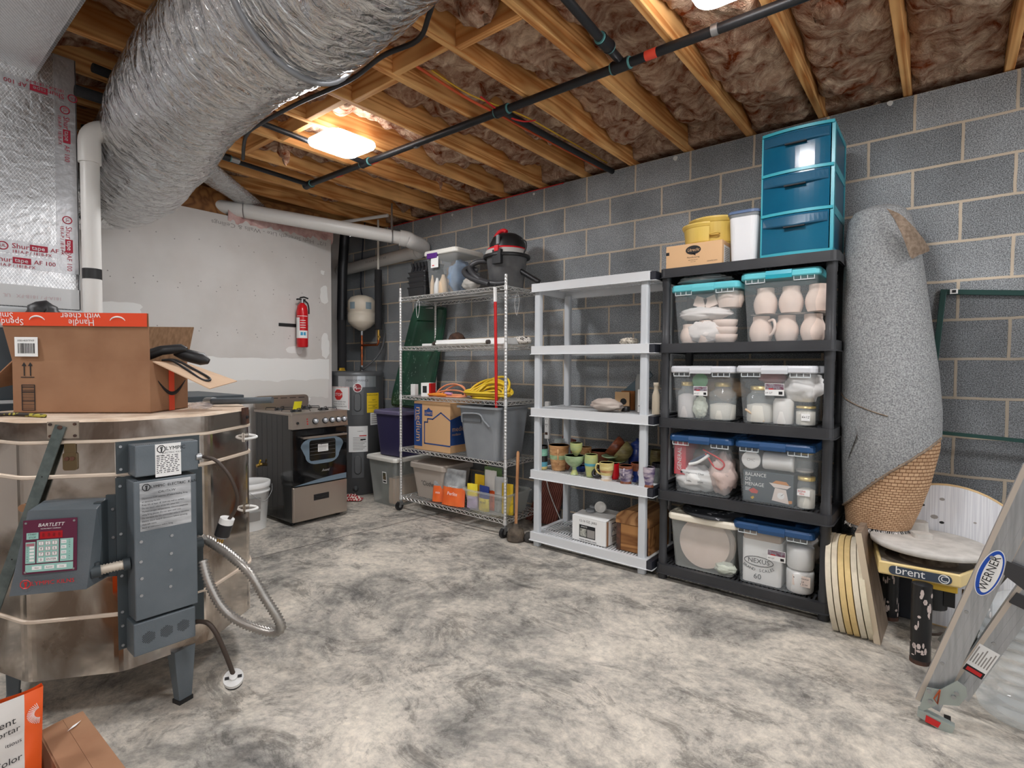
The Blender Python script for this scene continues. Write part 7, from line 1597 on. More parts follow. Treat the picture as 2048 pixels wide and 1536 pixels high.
def pan(name, label, cx, cy, z, r, h, a0, a1, extra=None):
    t = thing(name, label, 'splash pan', (cx, cy, z)); b = MB(T(cx, cy, z)); n = 26; vs_ = []
    rings = []
    prof = [(r * .84, 0), (r * .9, .012), (r * .97, h * .8), (r, h * .82), (r * 1.06, h * .94), (r * 1.06, h), (r * .985, h * .9), (r * .95, h * .8), (r * .87, .015), (r * .82, .006)]
    for k in range(n + 1):
        a = a0 + (a1 - a0) * k / n; rings.append([(q * cos(a), q * sin(a), zz) for q, zz in prof])
    b.loft(rings, M_ypl, smooth=False)
    b.prism([(r * .86 * cos(a0 + (a1 - a0) * k / n), r * .86 * sin(a0 + (a1 - a0) * k / n)) for k in range(n + 1)], 0, .005, M_ypl); b.build('pan_half', t)
    b = MB(T(cx, cy, z)); b.tube(smoothpath([(r * .8 * cos(a1), r * .8 * sin(a1) , .05), (r * .8 * cos(a1) + .05, r * .8 * sin(a1) - .01, .055), (r * .8 * cos(a1) + .055, r * .8 * sin(a1) + .02, .05), (r * .8 * cos(a1), r * .8 * sin(a1) + .01, .05)], 4), .004, M_ypl, 6); b.build('clip', t)
pan('wheel_splash_pan', 'yellow half-round splash pan nearer the viewer on the tan carton', -1.14, 3.26, ZTP + .136, .125, .118, R(150), R(300))
pan('wheel_splash_pan', 'second yellow splash pan behind and above the first on the tan carton', -1.10, 3.33, ZTP + .137, .15, .155, R(130), R(330))
cn = thing('canister', 'tall white square canister with a blue lid on top of the black shelf', 'canister', (-.91, 3.2, ZTP))
cxx = at(1491, 520, Y=3.19).x; b = MB(T(cxx, 3.20, ZTP)); b.loft([ring3(rrect(.135, .135, .03, 5), 0), ring3(rrect(.155, .155, .035, 5), .245)], mat('canister_white', C(226, 226, 228), .3), smooth=False); b.build('body', cn)
b = MB(T(cxx, 3.20, ZTP)); b.loft([ring3(rrect(.158, .158, .035, 5), .245), ring3(rrect(.166, .166, .035, 5), .262)], M_grey, smooth=False); b.loft([ring3(rrect(.174, .174, .04, 5), .262), ring3(rrect(.174, .174, .04, 5), .275), ring3(rrect(.16, .16, .035, 5), .28)], mat('slate_blue_lid', C(92, 112, 146), .4), smooth=False); b.build('lid', cn)
# drawers
DX0, DX1, DYa, DYb = -.792, -.455, 3.125, 3.50
dt = thing('drawer_tower', 'teal translucent plastic three-drawer tower on top of the black shelf', 'drawers', ((DX0 + DX1) / 2, 3.31, ZTP + .0))
M_tf = mat('teal_frame', C(60, 160, 176), .35); M_td = mat('teal_translucent', C(16, 88, 120), .15, alpha=.86, col2=C(24, 100, 130), scale=3); M_tds = mat('teal_side', C(14, 84, 112), .3); M_handle = mat('teal_handle', C(34, 84, 112), .3)
HT = .213
def bow(x): u = (x - DX0) / (DX1 - DX0) * 2 - 1; return DYa - .022 * (1 - u * u)
def bowplate(b, z0, z1, m, off=0, x0=DX0, x1=DX1, dp=.012):
    n = 14; f = [(x0 + (x1 - x0) * k / n, bow(x0 + (x1 - x0) * k / n) - off) for k in range(n + 1)]; poly = f + [(x, y + dp) for x, y in f[::-1]]; b.prism(poly, z0, z1, m)
for k in range(4):
    b = MB(); z = ZTP + .004 + k * HT; n = 14; f = [(DX0 + (DX1 - DX0) * i / n, bow(DX0 + (DX1 - DX0) * i / n) - .004) for i in range(n + 1)]; b.prism(f + [(DX1, DYb), (DX0, DYb)], z - .003, z + .012, M_tf); b.build('shelf_frame', dt)
for x, s_ in ((DX0, 1), (DX1, -1)):
    b = MB()
    xa, xb = sorted((x, x + s_ * .004))
    b.box((xa, DYa + .02, ZTP), (xb, DYb, ZTP + 3 * HT), M_tds)
    xa, xb = sorted((x - s_ * .003, x + s_ * .012))
    for k in range(3):
        z = ZTP + .004 + k * HT
        for ya, yb in ((DYa + .003, DYa + .035), (DYb - .03, DYb)): b.box((xa, ya, z), (xb, yb, z + HT), M_tf)
        b.box((xa, DYa + .03, z + HT - .022), (xb, DYb - .02, z + HT), M_tf); b.box((xa, DYa + .03, z), (xb, DYb - .02, z + .02), M_tf)
    b.build('side_panel', dt)
b = MB(); b.box((DX0, DYb - .004, ZTP), (DX1, DYb, ZTP + 3 * HT), M_tds); b.build('back_panel', dt)
for k in range(3):
    z = ZTP + .004 + k * HT; b = MB(); bowplate(b, z + .014, z + HT - .006, M_td, 0, DX0 + .006, DX1 - .016, .004)
    b.box((DX0 + .015, DYa + .01, z + .016), (DX1 - .02, DYb - .02, z + .02), M_td); dw_ = b.build('drawer', dt)
    b = MB(); cxm = (DX0 + DX1) / 2
    n = 16; rings = []
    for i in range(n + 1):
        x = DX0 + .012 + (DX1 - DX0 - .034) * i / n; u = (x - cxm) / ((DX1 - DX0) / 2); y = bow(x); dd = .020 * (1 - u * u) + .002; zb_ = z + HT - .06 - .012 * (1 - abs(u)); rings.append([(x, y + .001, z + HT - .012), (x, y - dd * .4, z + HT - .018), (x, y - dd, zb_ + .006), (x, y - dd + .003, zb_), (x, y + .001, zb_ - .004)])
    b.loft(rings, M_handle, smooth=False); b.box((cxm - .05, bow(cxm) - .024, z + HT - .078), (cxm + .05, bow(cxm) - .006, z + HT - .072), M_ink); b.build('handle', dw_)

# ================================================================== RIGHT-HAND SIDE
M_felt = mat('felt_grey', C(120, 122, 124), .98, col2=C(172, 174, 174), scale=150, lo=.36, hi=.64, detail=6, spec=.05, bump=.4, bscale=160)
M_feltb = mat('felt_brown', C(122, 106, 92), .98, col2=C(150, 134, 118), scale=60, spec=.05, bump=.4, bscale=120)
M_jute = bpy.data.materials.new('jute_weave'); M_jute.use_nodes = True; N = M_jute.node_tree.nodes; L = M_jute.node_tree.links
bb = N['Principled BSDF']; bb.inputs['Roughness'].default_value = .95; bb.inputs['Specular IOR Level'].default_value = .1
uvn = N.new('ShaderNodeTexCoord'); brk = N.new('ShaderNodeTexBrick'); mpn = N.new('ShaderNodeMapping'); mpn.inputs['Scale'].default_value = (60, 60, 1); L.new(uvn.outputs['UV'], mpn.inputs[0]); L.new(mpn.outputs[0], brk.inputs[0])
brk.inputs['Scale'].default_value = 1; brk.inputs['Brick Width'].default_value = 1.6; brk.inputs['Row Height'].default_value = .8; brk.inputs['Mortar Size'].default_value = .12; brk.inputs['Mortar Smooth'].default_value = .6
brk.inputs['Color1'].default_value = C(206, 172, 138); brk.inputs['Color2'].default_value = C(186, 152, 120); brk.inputs['Mortar'].default_value = C(120, 84, 60); L.new(brk.outputs['Color'], bb.inputs['Base Color'])
bpn = N.new('ShaderNodeBump'); bpn.inputs['Strength'].default_value = .6; bpn.inputs['Distance'].default_value = .003; bpn.invert = True; L.new(brk.outputs['Fac'], bpn.inputs['Height']); L.new(bpn.outputs[0], bb.inputs['Normal'])
levels = [(1047, 1699, 1812), (1010, 1698, 1828), (960, 1698, 1845), (890, 1697, 1861), (820, 1697, 1862), (740, 1698, 1856), (660, 1698, 1846), (580, 1699, 1836), (520, 1700, 1828), (470, 1702, 1819), (440, 1706, 1810), (424, 1716, 1800), (415, 1735, 1785)]
cr = thing('rolled_carpet', 'tall rolled carpet with grey felt backing and woven jute face standing against the block wall', 'carpet', (-.25, 3.35, .47))
def crc(i):
    y, xl, xr = levels[i]; Yc = 3.36 + .03 * (i / 12); c = at((xl + xr) / 2, y, Y=Yc); r = (xr - xl) / 2 / FPX * (c - CP).dot(CF); return c, min(r, .215)
LV = [crc(i) for i in range(len(levels))]
def cpt(a, s_, dr=0):
    s_ = max(0, min(len(LV) - 1.001, s_)); i = int(s_); f = s_ - i; c = LV[i][0].lerp(LV[i + 1][0], f); r = LV[i][1] + (LV[i + 1][1] - LV[i][1]) * f
    q = V((cos(a) * 1.4, sin(a) * 1.4, s_ * .35)); rr_ = r * (1 + .025 * mn.noise(q)) + dr
    yy = c.y + rr_ * sin(a) * .93; 
    return V((c.x + rr_ * cos(a), min(yy, WY - .006), c.z))
na, ns = 72, 110
fold = at(1700, 1000, Y=3.2).z, at(1700, 1000, Y=3.2).x, at(1861, 888, Y=3.25).z, at(1861, 888, Y=3.25).x
def zline(x): return fold[0] + (fold[2] - fold[0]) * (x - fold[1]) / (fold[3] - fold[1]) + .012 * sin((x - fold[1]) * 14)
vsj = []; vsf = []
b = MB(); b2 = MB(); P_ = {}
for j in range(ns + 1):
    for i in range(na): P_[i, j] = (2 * pi * i / na, (len(LV) - 1.001) * j / ns)
def addgrid(bm_, dr, cond, m, uv=False):
    idx = {}
    fs = []; vs_ = []
    for j in range(ns):
        for i in range(na):
            ks = [(i, j), ((i + 1) % na, j), ((i + 1) % na, j + 1), (i, j + 1)]; pc = sum([cpt(*P_[k], dr) for k in ks], V((0, 0, 0))) / 4
            if cond(pc):
                f = []
                for k, kk in enumerate(ks):
                    key = kk if not (uv and kk[0] == 0 and i == na - 1) else (na, kk[1])
                    if key not in idx: idx[key] = len(vs_); vs_.append(cpt(*P_[kk], dr)); bm_.uv[len(bm_.v) + idx[key]] = (key[0] / na * 1.25, P_[kk][1] / 12 * 1.6)
                    f.append(idx[key])
                fs.append(f)
    bm_.add(vs_, fs, m, True)
addgrid(b2, -.004, lambda p: p.z < zline(p.x) + .03, M_jute, True); 
b2.quad([cpt(2 * pi * i / na, 0, -.004) for i in range(na)][::-1], M_ink); b2.build('jute_face', cr)
addgrid(b, 0.001, lambda p: p.z >= zline(p.x) - .005, M_felt)
b.quad([cpt(2 * pi * i / na, 12, 0) + V((0, 0, 0)) for i in range(na)], M_felt); b.uv = {}
b.build('felt_backing', cr)
b = MB(); edge = []
for k in range(30):
    a = pi + .25 + (pi - .5) * k / 29; best = None
    for s_ in [q * .02 for q in range(0, 260)]:
        p = cpt(a, s_, .003)
        if p.z >= zline(p.x) - .006: best = p; break
    if best: edge.append(best)
b.tube(edge, .006, M_feltb, 6); b.build('felt_edge', cr)
b = MB(); pA = [cpt(a, 4.3 - .35 * (a - 3.6), .004) for a in [3.3 + .12 * k for k in range(13)]]; b.tube(pA, .003, M_feltb, 5); b.build('felt_seam', cr)
b = MB(); q = [cpt(4.0, 3.6, .008), cpt(4.15, 3.35, .02), cpt(3.85, 2.6, .010)]; b.quad(q, M_felt); b.quad([p + V((0, .003, 0)) for p in q[::-1]], M_feltb); b.build('torn_flap', cr)
b = MB(); tops = [at(1772, 416, Y=3.26), at(1800, 428, Y=3.20), at(1822, 448, Y=3.20), at(1841, 470, Y=3.24), at(1859, 496, Y=3.30)]; bots = [at(1790, 440, Y=3.18), at(1808, 480, Y=3.16), at(1822, 516, Y=3.18), at(1838, 510, Y=3.22), at(1859, 502, Y=3.29)]
b.grid(lambda u, v: smoothpath(tops, 6)[int(u * 24)].lerp(smoothpath(bots, 6)[int(u * 24)], v) + V((0, -.012 * sin(pi * v), .004 * mn.noise(V((u * 9, v * 9, 1))))), 24, 10, M_feltb); b.build('loose_flap', cr)
b = MB(); rg = random.Random(9)
for k in range(150):
    a = pi + pi * k / 150; p = cpt(a, 0, -.01); b.tube([p, p + V((rg.uniform(-.012, .012), rg.uniform(-.01, .004), -rg.uniform(.012, .03)))], .0018, M_wrap if k % 3 else M_ink, 3, smooth=False)
b.build('fringe', cr)
# dark crate that carries the carpet
zc_ = LV[0][0].z - .034
b = MB(T(LV[0][0].x + .01, 3.40, 0)); b.box((-.05, .02, 0), (.14, .2, zc_ - .02), mat('dark_crate', C(24, 28, 36), .6)); b.box((-.06, .0, zc_ - .02), (.15, .21, zc_), M_black); b.build('crate', label='dark crate under the rolled carpet hidden behind the leaning wooden board', cat='crate', bevel=.006)

# green window screen
M_gf = mat('green_frame', C(36, 70, 66), .35, .2); M_scr = mat('screen_mesh', C(40, 42, 46), .8, alpha=.28)
gs = thing('window_screen', 'dark green framed insect screen leaning on the block wall behind the carpet', 'screen', (.3, 3.58, 0))
sTL = at(1887, 584, Y=3.612); sTR = at(2190, 588, Y=3.612); sBL = at(1828, 1075, Y=3.50); sBR = at(2150, 1150, Y=3.50); sML = sTL.lerp(sBL, .565); sMR = at(2160, 893, Y=3.555)
def bar(b, p, q, w_, m, d=.016):
    b.tube([p, q], w_ / 2 * 1.3, m, 4, smooth=False)
for p, q in ((sTL, sTR), (sTL, sBL), (sBL, sBR), (sTR, sBR)):
    b = MB(); d_ = (q - p).normalized(); n_ = d_.cross(V((0, 1, 0))).normalized() * .013; o_ = V((0, -.008, 0)); e_ = d_ * .013
    b.loft([[p - e_ - n_ + o_, p - e_ + n_ + o_, p - e_ + n_ - o_, p - e_ - n_ - o_], [q + e_ - n_ + o_, q + e_ + n_ + o_, q + e_ + n_ - o_, q + e_ - n_ - o_]], M_gf); b.build('frame_bar', gs, bevel=.002)
p, q = sML + V((0, -.01, 0)), sMR + V((0, -.01, 0)); b = MB(); d_ = (q - p).normalized(); n_ = d_.cross(V((0, 1, 0))).normalized() * .009; o_ = V((0, -.006, 0)); b.loft([[p - n_ + o_, p + n_ + o_, p + n_ - o_, p - n_ - o_], [q - n_ + o_, q + n_ + o_, q + n_ - o_, q - n_ - o_]], M_gf); b.build('middle_bar', gs)
b = MB(); b.quad([sTL, sTR, sBR, sBL], M_scr); b.build('mesh', gs)
b = MB(); p = at(1908, 583, Y=3.598); b.box((p.x - .016, 3.592, p.z - .012), (p.x + .016, 3.597, p.z + .012), M_paper); b.box((p.x - .008, 3.590, p.z - .007), (p.x + .008, 3.592, p.z + .007), M_ink); b.build('sticker', gs)
# white round board behind the wheel
M_wb = mat('white_board', C(222, 224, 228), .5, col2=C(206, 208, 214), scale=3, stretch=(60, 1, 1), lo=.45, hi=.55)
c_ = at(1890, 1105, Y=3.50); F = frame((c_.x, 3.475, .352), (1, 0, 0), (0, .12, 1)); b = MB(F)
b.prism([(.35 * cos(2 * pi * k / 56), .35 * sin(2 * pi * k / 56)) for k in range(56)], -.008, .008, M_wb); rb = b.build('round_board', label='large round white board leaning on the wall behind the pottery wheel', cat='board')
b = MB(F); b.tube([(.352 * cos(2 * pi * k / 56), .352 * sin(2 * pi * k / 56), 0) for k in range(56)], .009, mat('tan_edge', C(206, 176, 130), .7), 6, closed=True); b.build('edge_band', rb)
b = MB(F); rg = random.Random(3)
for k in range(6):
    u, v = rg.uniform(-.1, .25), rg.uniform(.02, .28); s_ = rg.uniform(.004, .012); b.quad([(u + s_ * cos(a) * 1.5, v + s_ * sin(a), .0088) for a in [R(45 * j) for j in range(8)]], M_screw if k % 2 else M_ink)
b.build('stain', rb)
# pottery wheel
M_yt = mat('tray_yellow', C(226, 198, 128), .4, col2=C(236, 214, 160), scale=6); M_clayd = mat('dried_clay', C(150, 138, 124), .95, col2=C(190, 182, 170), scale=12, bump=.4); M_head = mat('wheel_plaster', C(182, 178, 172), .9, col2=C(206, 202, 196), scale=14, bump=.2, bscale=30)
M_legb = mat('leg_black_paint', C(24, 24, 26), .3, col2=C(30, 30, 32)); M_splash = mat('clay_splash', C(206, 190, 184), .8)
pw = thing('pottery_wheel', 'pottery wheel with yellow tray, black pipe legs and grey round wheel head', 'pottery wheel', (-.04, 3.1, 0))
ZTt = .405
tp = [at(1746, 1078, Z=ZTt), at(1757, 1122, Z=ZTt), at(1922, 1152, Z=ZTt), at(1962, 1136, Z=ZTt)]; tp.append(tp[3] + V((.02, .30, 0))); tp.append(tp[0] + V((.09, .10, 0)))
for p in tp: p.z = 0
cen = sum(tp, V((0, 0, 0))) / len(tp)
def inset(f, z): return [V((cen.x + (p.x - cen.x) * f, cen.y + (p.y - cen.y) * f, z)) for p in tp]
tp = tp[::1]
b = MB(); b.loft([inset(.93, .345), inset(1.0, .352), inset(1.0, .402), inset(.99, .408), inset(.94, .408), inset(.915, .385)], M_yt); tray = b.build('tray', pw, bevel=.006)
b = MB(); q = inset(.91, .386); b.quad(q, M_clayd); b.build('dried_clay', tray)
p, q = inset(1.0, .377)[1], inset(1.0, .377)[2]; Fb = frame(p.lerp(q, .45) + (q - p).normalized().cross(V((0, 0, 1))) * .002, q - p, (0, 0, 1)); b = MB(Fb)
b.prism(rrect(.225, .040, .018, 4, .02, 0), 0, .0015, mat('badge_slate', C(60, 70, 84), .6)); b.text('brent', .052, M_paper, T(-.015, .002, .002), spc=.95); b.text('C', .036, M_paper, T(.105, 0, .002)); b.tube([(.105 + .018 * cos(a), .018 * sin(a), .002) for a in [2 * pi * k / 18 for k in range(18)]], .0018, M_paper, 4, closed=True)
b.build('badge', tray)
hc = at(1857, 1082, Z=.475)
b = MB(T(hc.x, hc.y, 0)); b.lathe([(.20, .447), (.224, .450), (.232, .455), (.232, .472), (.228, .476), (.19, .474), (.188, .475), (.14, .474), (.138, .475), (.09, .4745), (.05, .473), (0, .474)], M_head, 56); b.build('wheel_head', pw)
b = MB(T(hc.x, hc.y, 0)); b.lathe([(.115, .386), (.11, .40), (.07, .42), (.06, .447)], mat('splash_hub', C(84, 70, 58), .8, col2=C(130, 116, 100), scale=30), 24); b.build('hub', pw)
b = MB(T(hc.x, hc.y, 0)); b.prism([(.17 * cos(2 * pi * k / 32), .15 * sin(2 * pi * k / 32)) for k in range(32)], .386, .3885, mat('wet_clay', C(108, 98, 88), .6)); b.build('clay_ring', tray)
lg = [V((-.058, 2.955, 0)), V((-.205, 3.52, 0)), V((.20, 3.50, 0))]; lg[1] = V((at(1775, 1210, Z=0).x, 3.40, 0))
for k, p in enumerate((V((-.052, 2.95, 0)), V((-.19, 3.37, 0)), V((.16, 3.25, 0)))):
    b = MB(); b.tube([p, p + V((0, 0, .35))], .038, M_legb, 20); rg = random.Random(k + 2)
    for s in range(26):
        a = rg.uniform(pi, 2 * pi); z = rg.choice((rg.uniform(.05, .10), rg.uniform(.18, .32), rg.uniform(.02, .33))); w_ = rg.uniform(.002, .009); h_ = rg.uniform(.002, .02) * (1 if w_ > .004 else 1.5); r_ = .0384
        b.quad([(p.x + r_ * cos(a + (w_ / r_) * cos(t)), p.y + r_ * sin(a + (w_ / r_) * cos(t)), z + h_ * sin(t)) for t in [R(60 * j) for j in range(6)]], M_splash)
    lo_ = b.build('leg', pw)
    b = MB(); b.tube([p, p + V((0, 0, .018))], .0388, M_rust, 20); b.build('worn_foot', lo_)
b = MB(); b.box((-.09, 3.03, .31), (.07, 3.25, .345), mat('yellow_bracket', C(216, 178, 60), .5)); b.build('under_frame', pw, bevel=.004)
b = MB(); m0 = at(1876, 1195, Y=3.12); b.cyl((m0.x - .02, 3.12, m0.z - .045), (m0.x - .02, 3.12, .31), .055, M_black, 20); b.cyl((m0.x - .02, 3.12, m0.z - .058), (m0.x - .02, 3.12, m0.z - .045), .035, M_steel, 16); b.box((m0.x + .02, 3.08, m0.z - .02), (m0.x + .06, 3.16, m0.z + .05), M_black); b.build('motor', pw)
b = MB(); b.tube(smoothpath([(.09, 3.05, .33), (.085, 3.05, .22), (.04, 3.04, .13), (-.02, 3.04, .10), (-.05, 3.04, .11)], 6), .006, M_cord, 8); b.build('cord', pw)
for k, (x, y, w_, h_, lb) in enumerate(((1828, 1048, .10, .035, 'white plaster piece resting behind the wheel head near the carpet'), (1845, 1062, .07, .02, 'small grey plaster piece beside the wheel head'))):
    p = at(x, y, Y=3.42 - .03 * k); b = MB(T(p.x, 3.40 - .12 * k, .4085 + (0 if k else 0), .3, 0, -.0)); b.loft([ring3(rrect(w_ * 1.3, .08, .02), 0), ring3(rrect(w_ * 1.1, .07, .02), h_ * 1.8 + .05)], M_head); b.build('plaster_piece', label=lb, cat='plaster', bevel=.006)
# round plaster bats on edge
bl_ = (('outermost round cream bat nearest the black shelf', C(222, 212, 190)), ('second round cream bat from the black shelf', C(226, 214, 190)), ('third bat from the black shelf, deeper yellow and speckled', C(226, 198, 140)), ('fourth bat from the black shelf, yellow with brown specks', C(228, 200, 142)), ('fifth bat from the black shelf, plain cream with a dark mark', C(228, 218, 196)), ('innermost cream bat beside the leaning wooden board', C(226, 216, 190)))
for k, (lb, c) in enumerate(bl_):
    x = -.387 + .0285 * k; r = .262; cut = .165; a0 = math.acos(cut / r); pts = [(r * sin(a0 + (2 * pi - 2 * a0) * j / 40), -r * cos(a0 + (2 * pi - 2 * a0) * j / 40)) for j in range(41)]
    Fk = T(x, 3.235, 0, R(1 + .3 * k), 0, R(-7.5 - .35 * k)) @ frame((0, 0, cut), (0, 1, 0), (0, 0, 1)); b = MB(Fk); b.prism(pts, -.0118, .0118, mat('bat%d' % k, c, .85, col2=tuple(q * .9 for q in c[:3]) + (1,), scale=40, spec=.2), smooth=True)
    zmin = min(p.z for p in b.v); b.v = [p - V((0, 0, zmin - .0005)) for p in b.v]; b.build('plaster_bat', label=lb, cat='bat', bevel=.003)
b = MB(); nb0, nb1 = V((-.200, 3.01, .001)), V((-.190, 3.30, .001)); nt0, nt1 = V((-.287, 3.005, .515)), V((-.287, 3.30, .515)); th_ = V((-.027, 0, -.004))
b.loft([[nb0, nb1, nb1 + th_ + V((0, 0, .004)), nb0 + th_ + V((0, 0, .004))], [nt0, nt1, nt1 + th_, nt0 + th_]], wood_mat('board_grey', C(132, 116, 102), C(160, 144, 128), 'Z', 8)); b.quad([nb0 + V((0, -.0008, 0)), nt0 + V((0, -.0008, 0)), nt0 + th_ + V((0, -.0008, 0)), nb0 + th_ + V((0, -.0008, .004))], mat('board_edge', C(206, 190, 166), .8)); b.build('wooden_board', label='grey-brown wooden board leaning over the round bats', cat='board', bevel=.002)

# ladder
M_alu = mat('aluminium', C(188, 192, 196), .38, .75, col2=C(170, 174, 178), scale=4, stretch=(30, 30, 1)); M_aluD = mat('aluminium_edge', C(206, 196, 184), .5, .5)
ld = thing('ladder', 'aluminium folding ladder leaning at the right edge with an oval blue label', 'ladder', (0, 2.47, 0))
def rail(name, p, q, w_, d_, m, par=ld, n_dir=None):
    t_ = (q - p).normalized(); s_ = t_.cross(V((0, 1, 0))).normalized(); yv = V((0, 1, 0)); F = frame(p, s_, -yv)   # x across, y toward viewer? z along
    F = Matrix.Identity(4)
    for i in range(3): F[i][0] = s_[i]; F[i][1] = yv[i]; F[i][2] = t_[i]; F[i][3] = p[i]
    L_ = (q - p).length; h = w_ / 2; b = MB(F); o = .0025
    prof = [(-h, 0), (h, 0), (h, d_), (h - o, d_), (h - o, o), (-h + o, o), (-h + o, d_), (-h, d_)]
    b.add([(x, y, 0) for x, y in prof] + [(x, y, L_) for x, y in prof], [(i, (i + 1) % 8, 8 + (i + 1) % 8, 8 + i) for i in range(8)] + [(0, 1, 4, 5)[::-1], (8, 9, 12, 13)], m)
    b.box((h - .014, -.0012, 0), (h + .001, .0, L_), M_aluD)
    for k in (-.3, 0, .3): b.box((w_ * k - .002, -.0008, 0), (w_ * k + .002, .0, L_), m)
    return b.build(name, par), F
rA0 = at(1855, 1411, Y=2.47); rA1 = at(2078, 936, Y=2.42)
ra, FA = rail('front_rail', rA0, rA1, .074, .03, M_alu)
M_wblue = mat('label_blue', C(20, 76, 176), .4)
t_ = (rA1 - rA0); kk = .0
pl_ = at(1982, 1146, Y=2.447); za = (FA.inverted() @ pl_).z; ta_ = (rA1 - rA0).normalized(); Fl = frame(FA @ V((0, -.0018, za)), ta_, ta_.cross(V((0, 1, 0))))
b = MB(Fl); ov = lambda a_, c_: [(a_ * cos(2 * pi * k / 40), c_ * sin(2 * pi * k / 40)) for k in range(40)]
nrm = (Fl.to_3x3() @ V((0, 0, 1))); sg = 1 if nrm.y < 0 else -1
b.prism(ov(.088, .031), 0, .0006 * sg, M_paper); b.prism(ov(.085, .0285), .0006 * sg, .001 * sg, M_wblue); b.prism([(x, y - .003) for x, y in ov(.074, .021)], .001 * sg, .0014 * sg, M_paper)
Ft = Matrix.Identity(4) if sg > 0 else Matrix.Rotation(pi, 4, 'X'); b.text('WERNER', .034, M_ink, T(0, 0, .0018 * sg) @ Ft, sx=.95); b.build('oval_label', ra)
b = MB(FA)
for z in (.18, .40, .62): b = MB(FA); b.cyl((.012, -.004, z), (.012, 0, z), .006, M_steel, 10); b.build('rivet', ra)
rB0 = at(1914, 1390, Y=2.50); rB1 = at(2115, 1107, Y=2.50)
rb_, FB = rail('rear_rail', rB0, rB1, .068, .03, M_alu)
pl_ = at(1946, 1316, Y=2.497); za = (FB.inverted() @ pl_).z; tb_ = (rB1 - rB0).normalized(); b = MB(frame(FB @ V((0, -.0016, za)), tb_, tb_.cross(V((0, 1, 0))))); b.box((-.045, -.03, 0), (.06, .03, .0006), M_paper)
for k in range(7): b.box((-.015, -.025 + .008 * k, .0006), (.05 - .012 * (k % 3), -.0215 + .008 * k, .0009), M_screw)
b.box((-.055, -.028, .0), (-.03, .028, .0009), M_ink); b.box((-.050, -.022, .0009), (-.036, .022, .0012), M_red); b.build('warning_label', rb_)
b = MB(FB)
for z in (.24,): b.cyl((.0, -.004, z), (.0, 0, z), .006, M_steel, 10)
b.build('rivet', rb_)
# hinge plates, foot, shoe, upper section
def plate(name, pts, Y, th, m, par=ld): 
    P = [at(x, y, Y=Y) for x, y in pts]; b = MB(); b.loft([P, [p + V((0, th, 0)) for p in P]], m); return b.build(name, par, bevel=.001)
M_zinc = mat('zinc_plate', C(170, 180, 176), .4, .6)
bp_ = plate('hinge_plate', [(1853, 1375), (1880, 1380), (1914, 1362), (1932, 1375), (1935, 1392), (1918, 1412), (1876, 1409), (1845, 1422), (1838, 1418)], 2.440, .004, M_zinc)
for x, y in ((1858, 1381), (1913, 1386), (1907, 1393), (1861, 1402)): p = at(x, y, Y=2.44); b = MB(); b.cyl(p + V((0, -.008, 0)), p, .007, M_steel, 12); b.build('bolt', bp_)
b = MB(); b.tube([at(1880, 1380, Y=2.432), at(1868, 1397, Y=2.43), at(1875, 1408, Y=2.43), at(1880, 1380, Y=2.432)], .0025, mat('rusty_wire', C(170, 80, 40), .6), 6); b.build('wire_clip', bp_)
fo_ = plate('foot_shoe', [(1836, 1420), (1850, 1424), (1910, 1455), (1905, 1466), (1893, 1468), (1834, 1432)], 2.436, .03, M_zinc)
for v in fo_.data.vertices:
    pass
b = MB(); P = [at(x, y, Y=2.434) for x, y in ((1852, 1430), (1882, 1446), (1876, 1456), (1850, 1443))]; b.quad(P, M_red); b.build('red_label', fo_)
M_conn = mat('black_connector', C(54, 54, 56), .6)
plate('connector', [(2014, 1122), (2062, 1142), (2050, 1182), (2008, 1150)], 2.435, .04, M_conn); plate('connector', [(2034, 1186), (2075, 1206), (2060, 1225), (2018, 1205)], 2.49, .04, M_conn)
rail('upper_rail', at(2040, 1140, Y=2.46), at(2120, 985, Y=2.46), .08, .03, M_alu)
b = MB(); b.tube([at(1884, 1285, Y=2.56), at(2030, 1120, Y=2.56)], .016, mat('dark_brace', C(90, 88, 82), .5, .5), 4, smooth=False); b.build('brace', ld)
b = MB(); P = [at(x, y, Y=2.56) for x, y in ((1905, 1290), (1950, 1240), (1960, 1262), (1920, 1335), (1905, 1338))]; b.loft([P, [p + V((0, .004, 0)) for p in P]], M_zinc); b.build('perforated_plate', ld)
# the far side of the same ladder stands out of frame; its feet carry it
b = MB(); b.box((.03, 2.46, 0.0), (.05, 2.50, .03), M_black); b.build('rubber_foot', ld)

# water jug
M_jug = bpy.data.materials.new('jug_plastic'); M_jug.use_nodes = True; q = M_jug.node_tree.nodes['Principled BSDF']; q.inputs['Base Color'].default_value = (.82, .88, .9, 1); q.inputs['Roughness'].default_value = .08; q.inputs['Alpha'].default_value = .3; q.inputs['Specular IOR Level'].default_value = .9
jc = at(2052, 1345, Z=0.0); jg = thing('water_jug', 'large clear ribbed plastic water jug on the floor behind the ladder', 'jug', (jc.x, jc.y, 0))
jx, jy = .262, 2.72
jg.location = (jx, jy, 0); ORG[jg.name] = V((jx, jy, 0))
prof = [(.0, .004), (.11, .004), (.132, .02)]
for k in range(8): prof += [(.137, .04 + .042 * k), (.137, .062 + .042 * k), (.129, .068 + .042 * k), (.129, .076 + .042 * k)]
prof += [(.135, .385), (.12, .42), (.07, .455), (.03, .47), (.028, .50), (.031, .505), (.0, .507)]
b = MB(T(jx, jy, 0)); b.lathe(prof, M_jug, 40); b.build('bottle', jg)
b = MB(T(jx, jy, 0)); b.lathe([(.033, .485), (.033, .515), (0, .516)], mat('cap_blue', C(60, 110, 170), .4), 20); b.build('cap', jg)

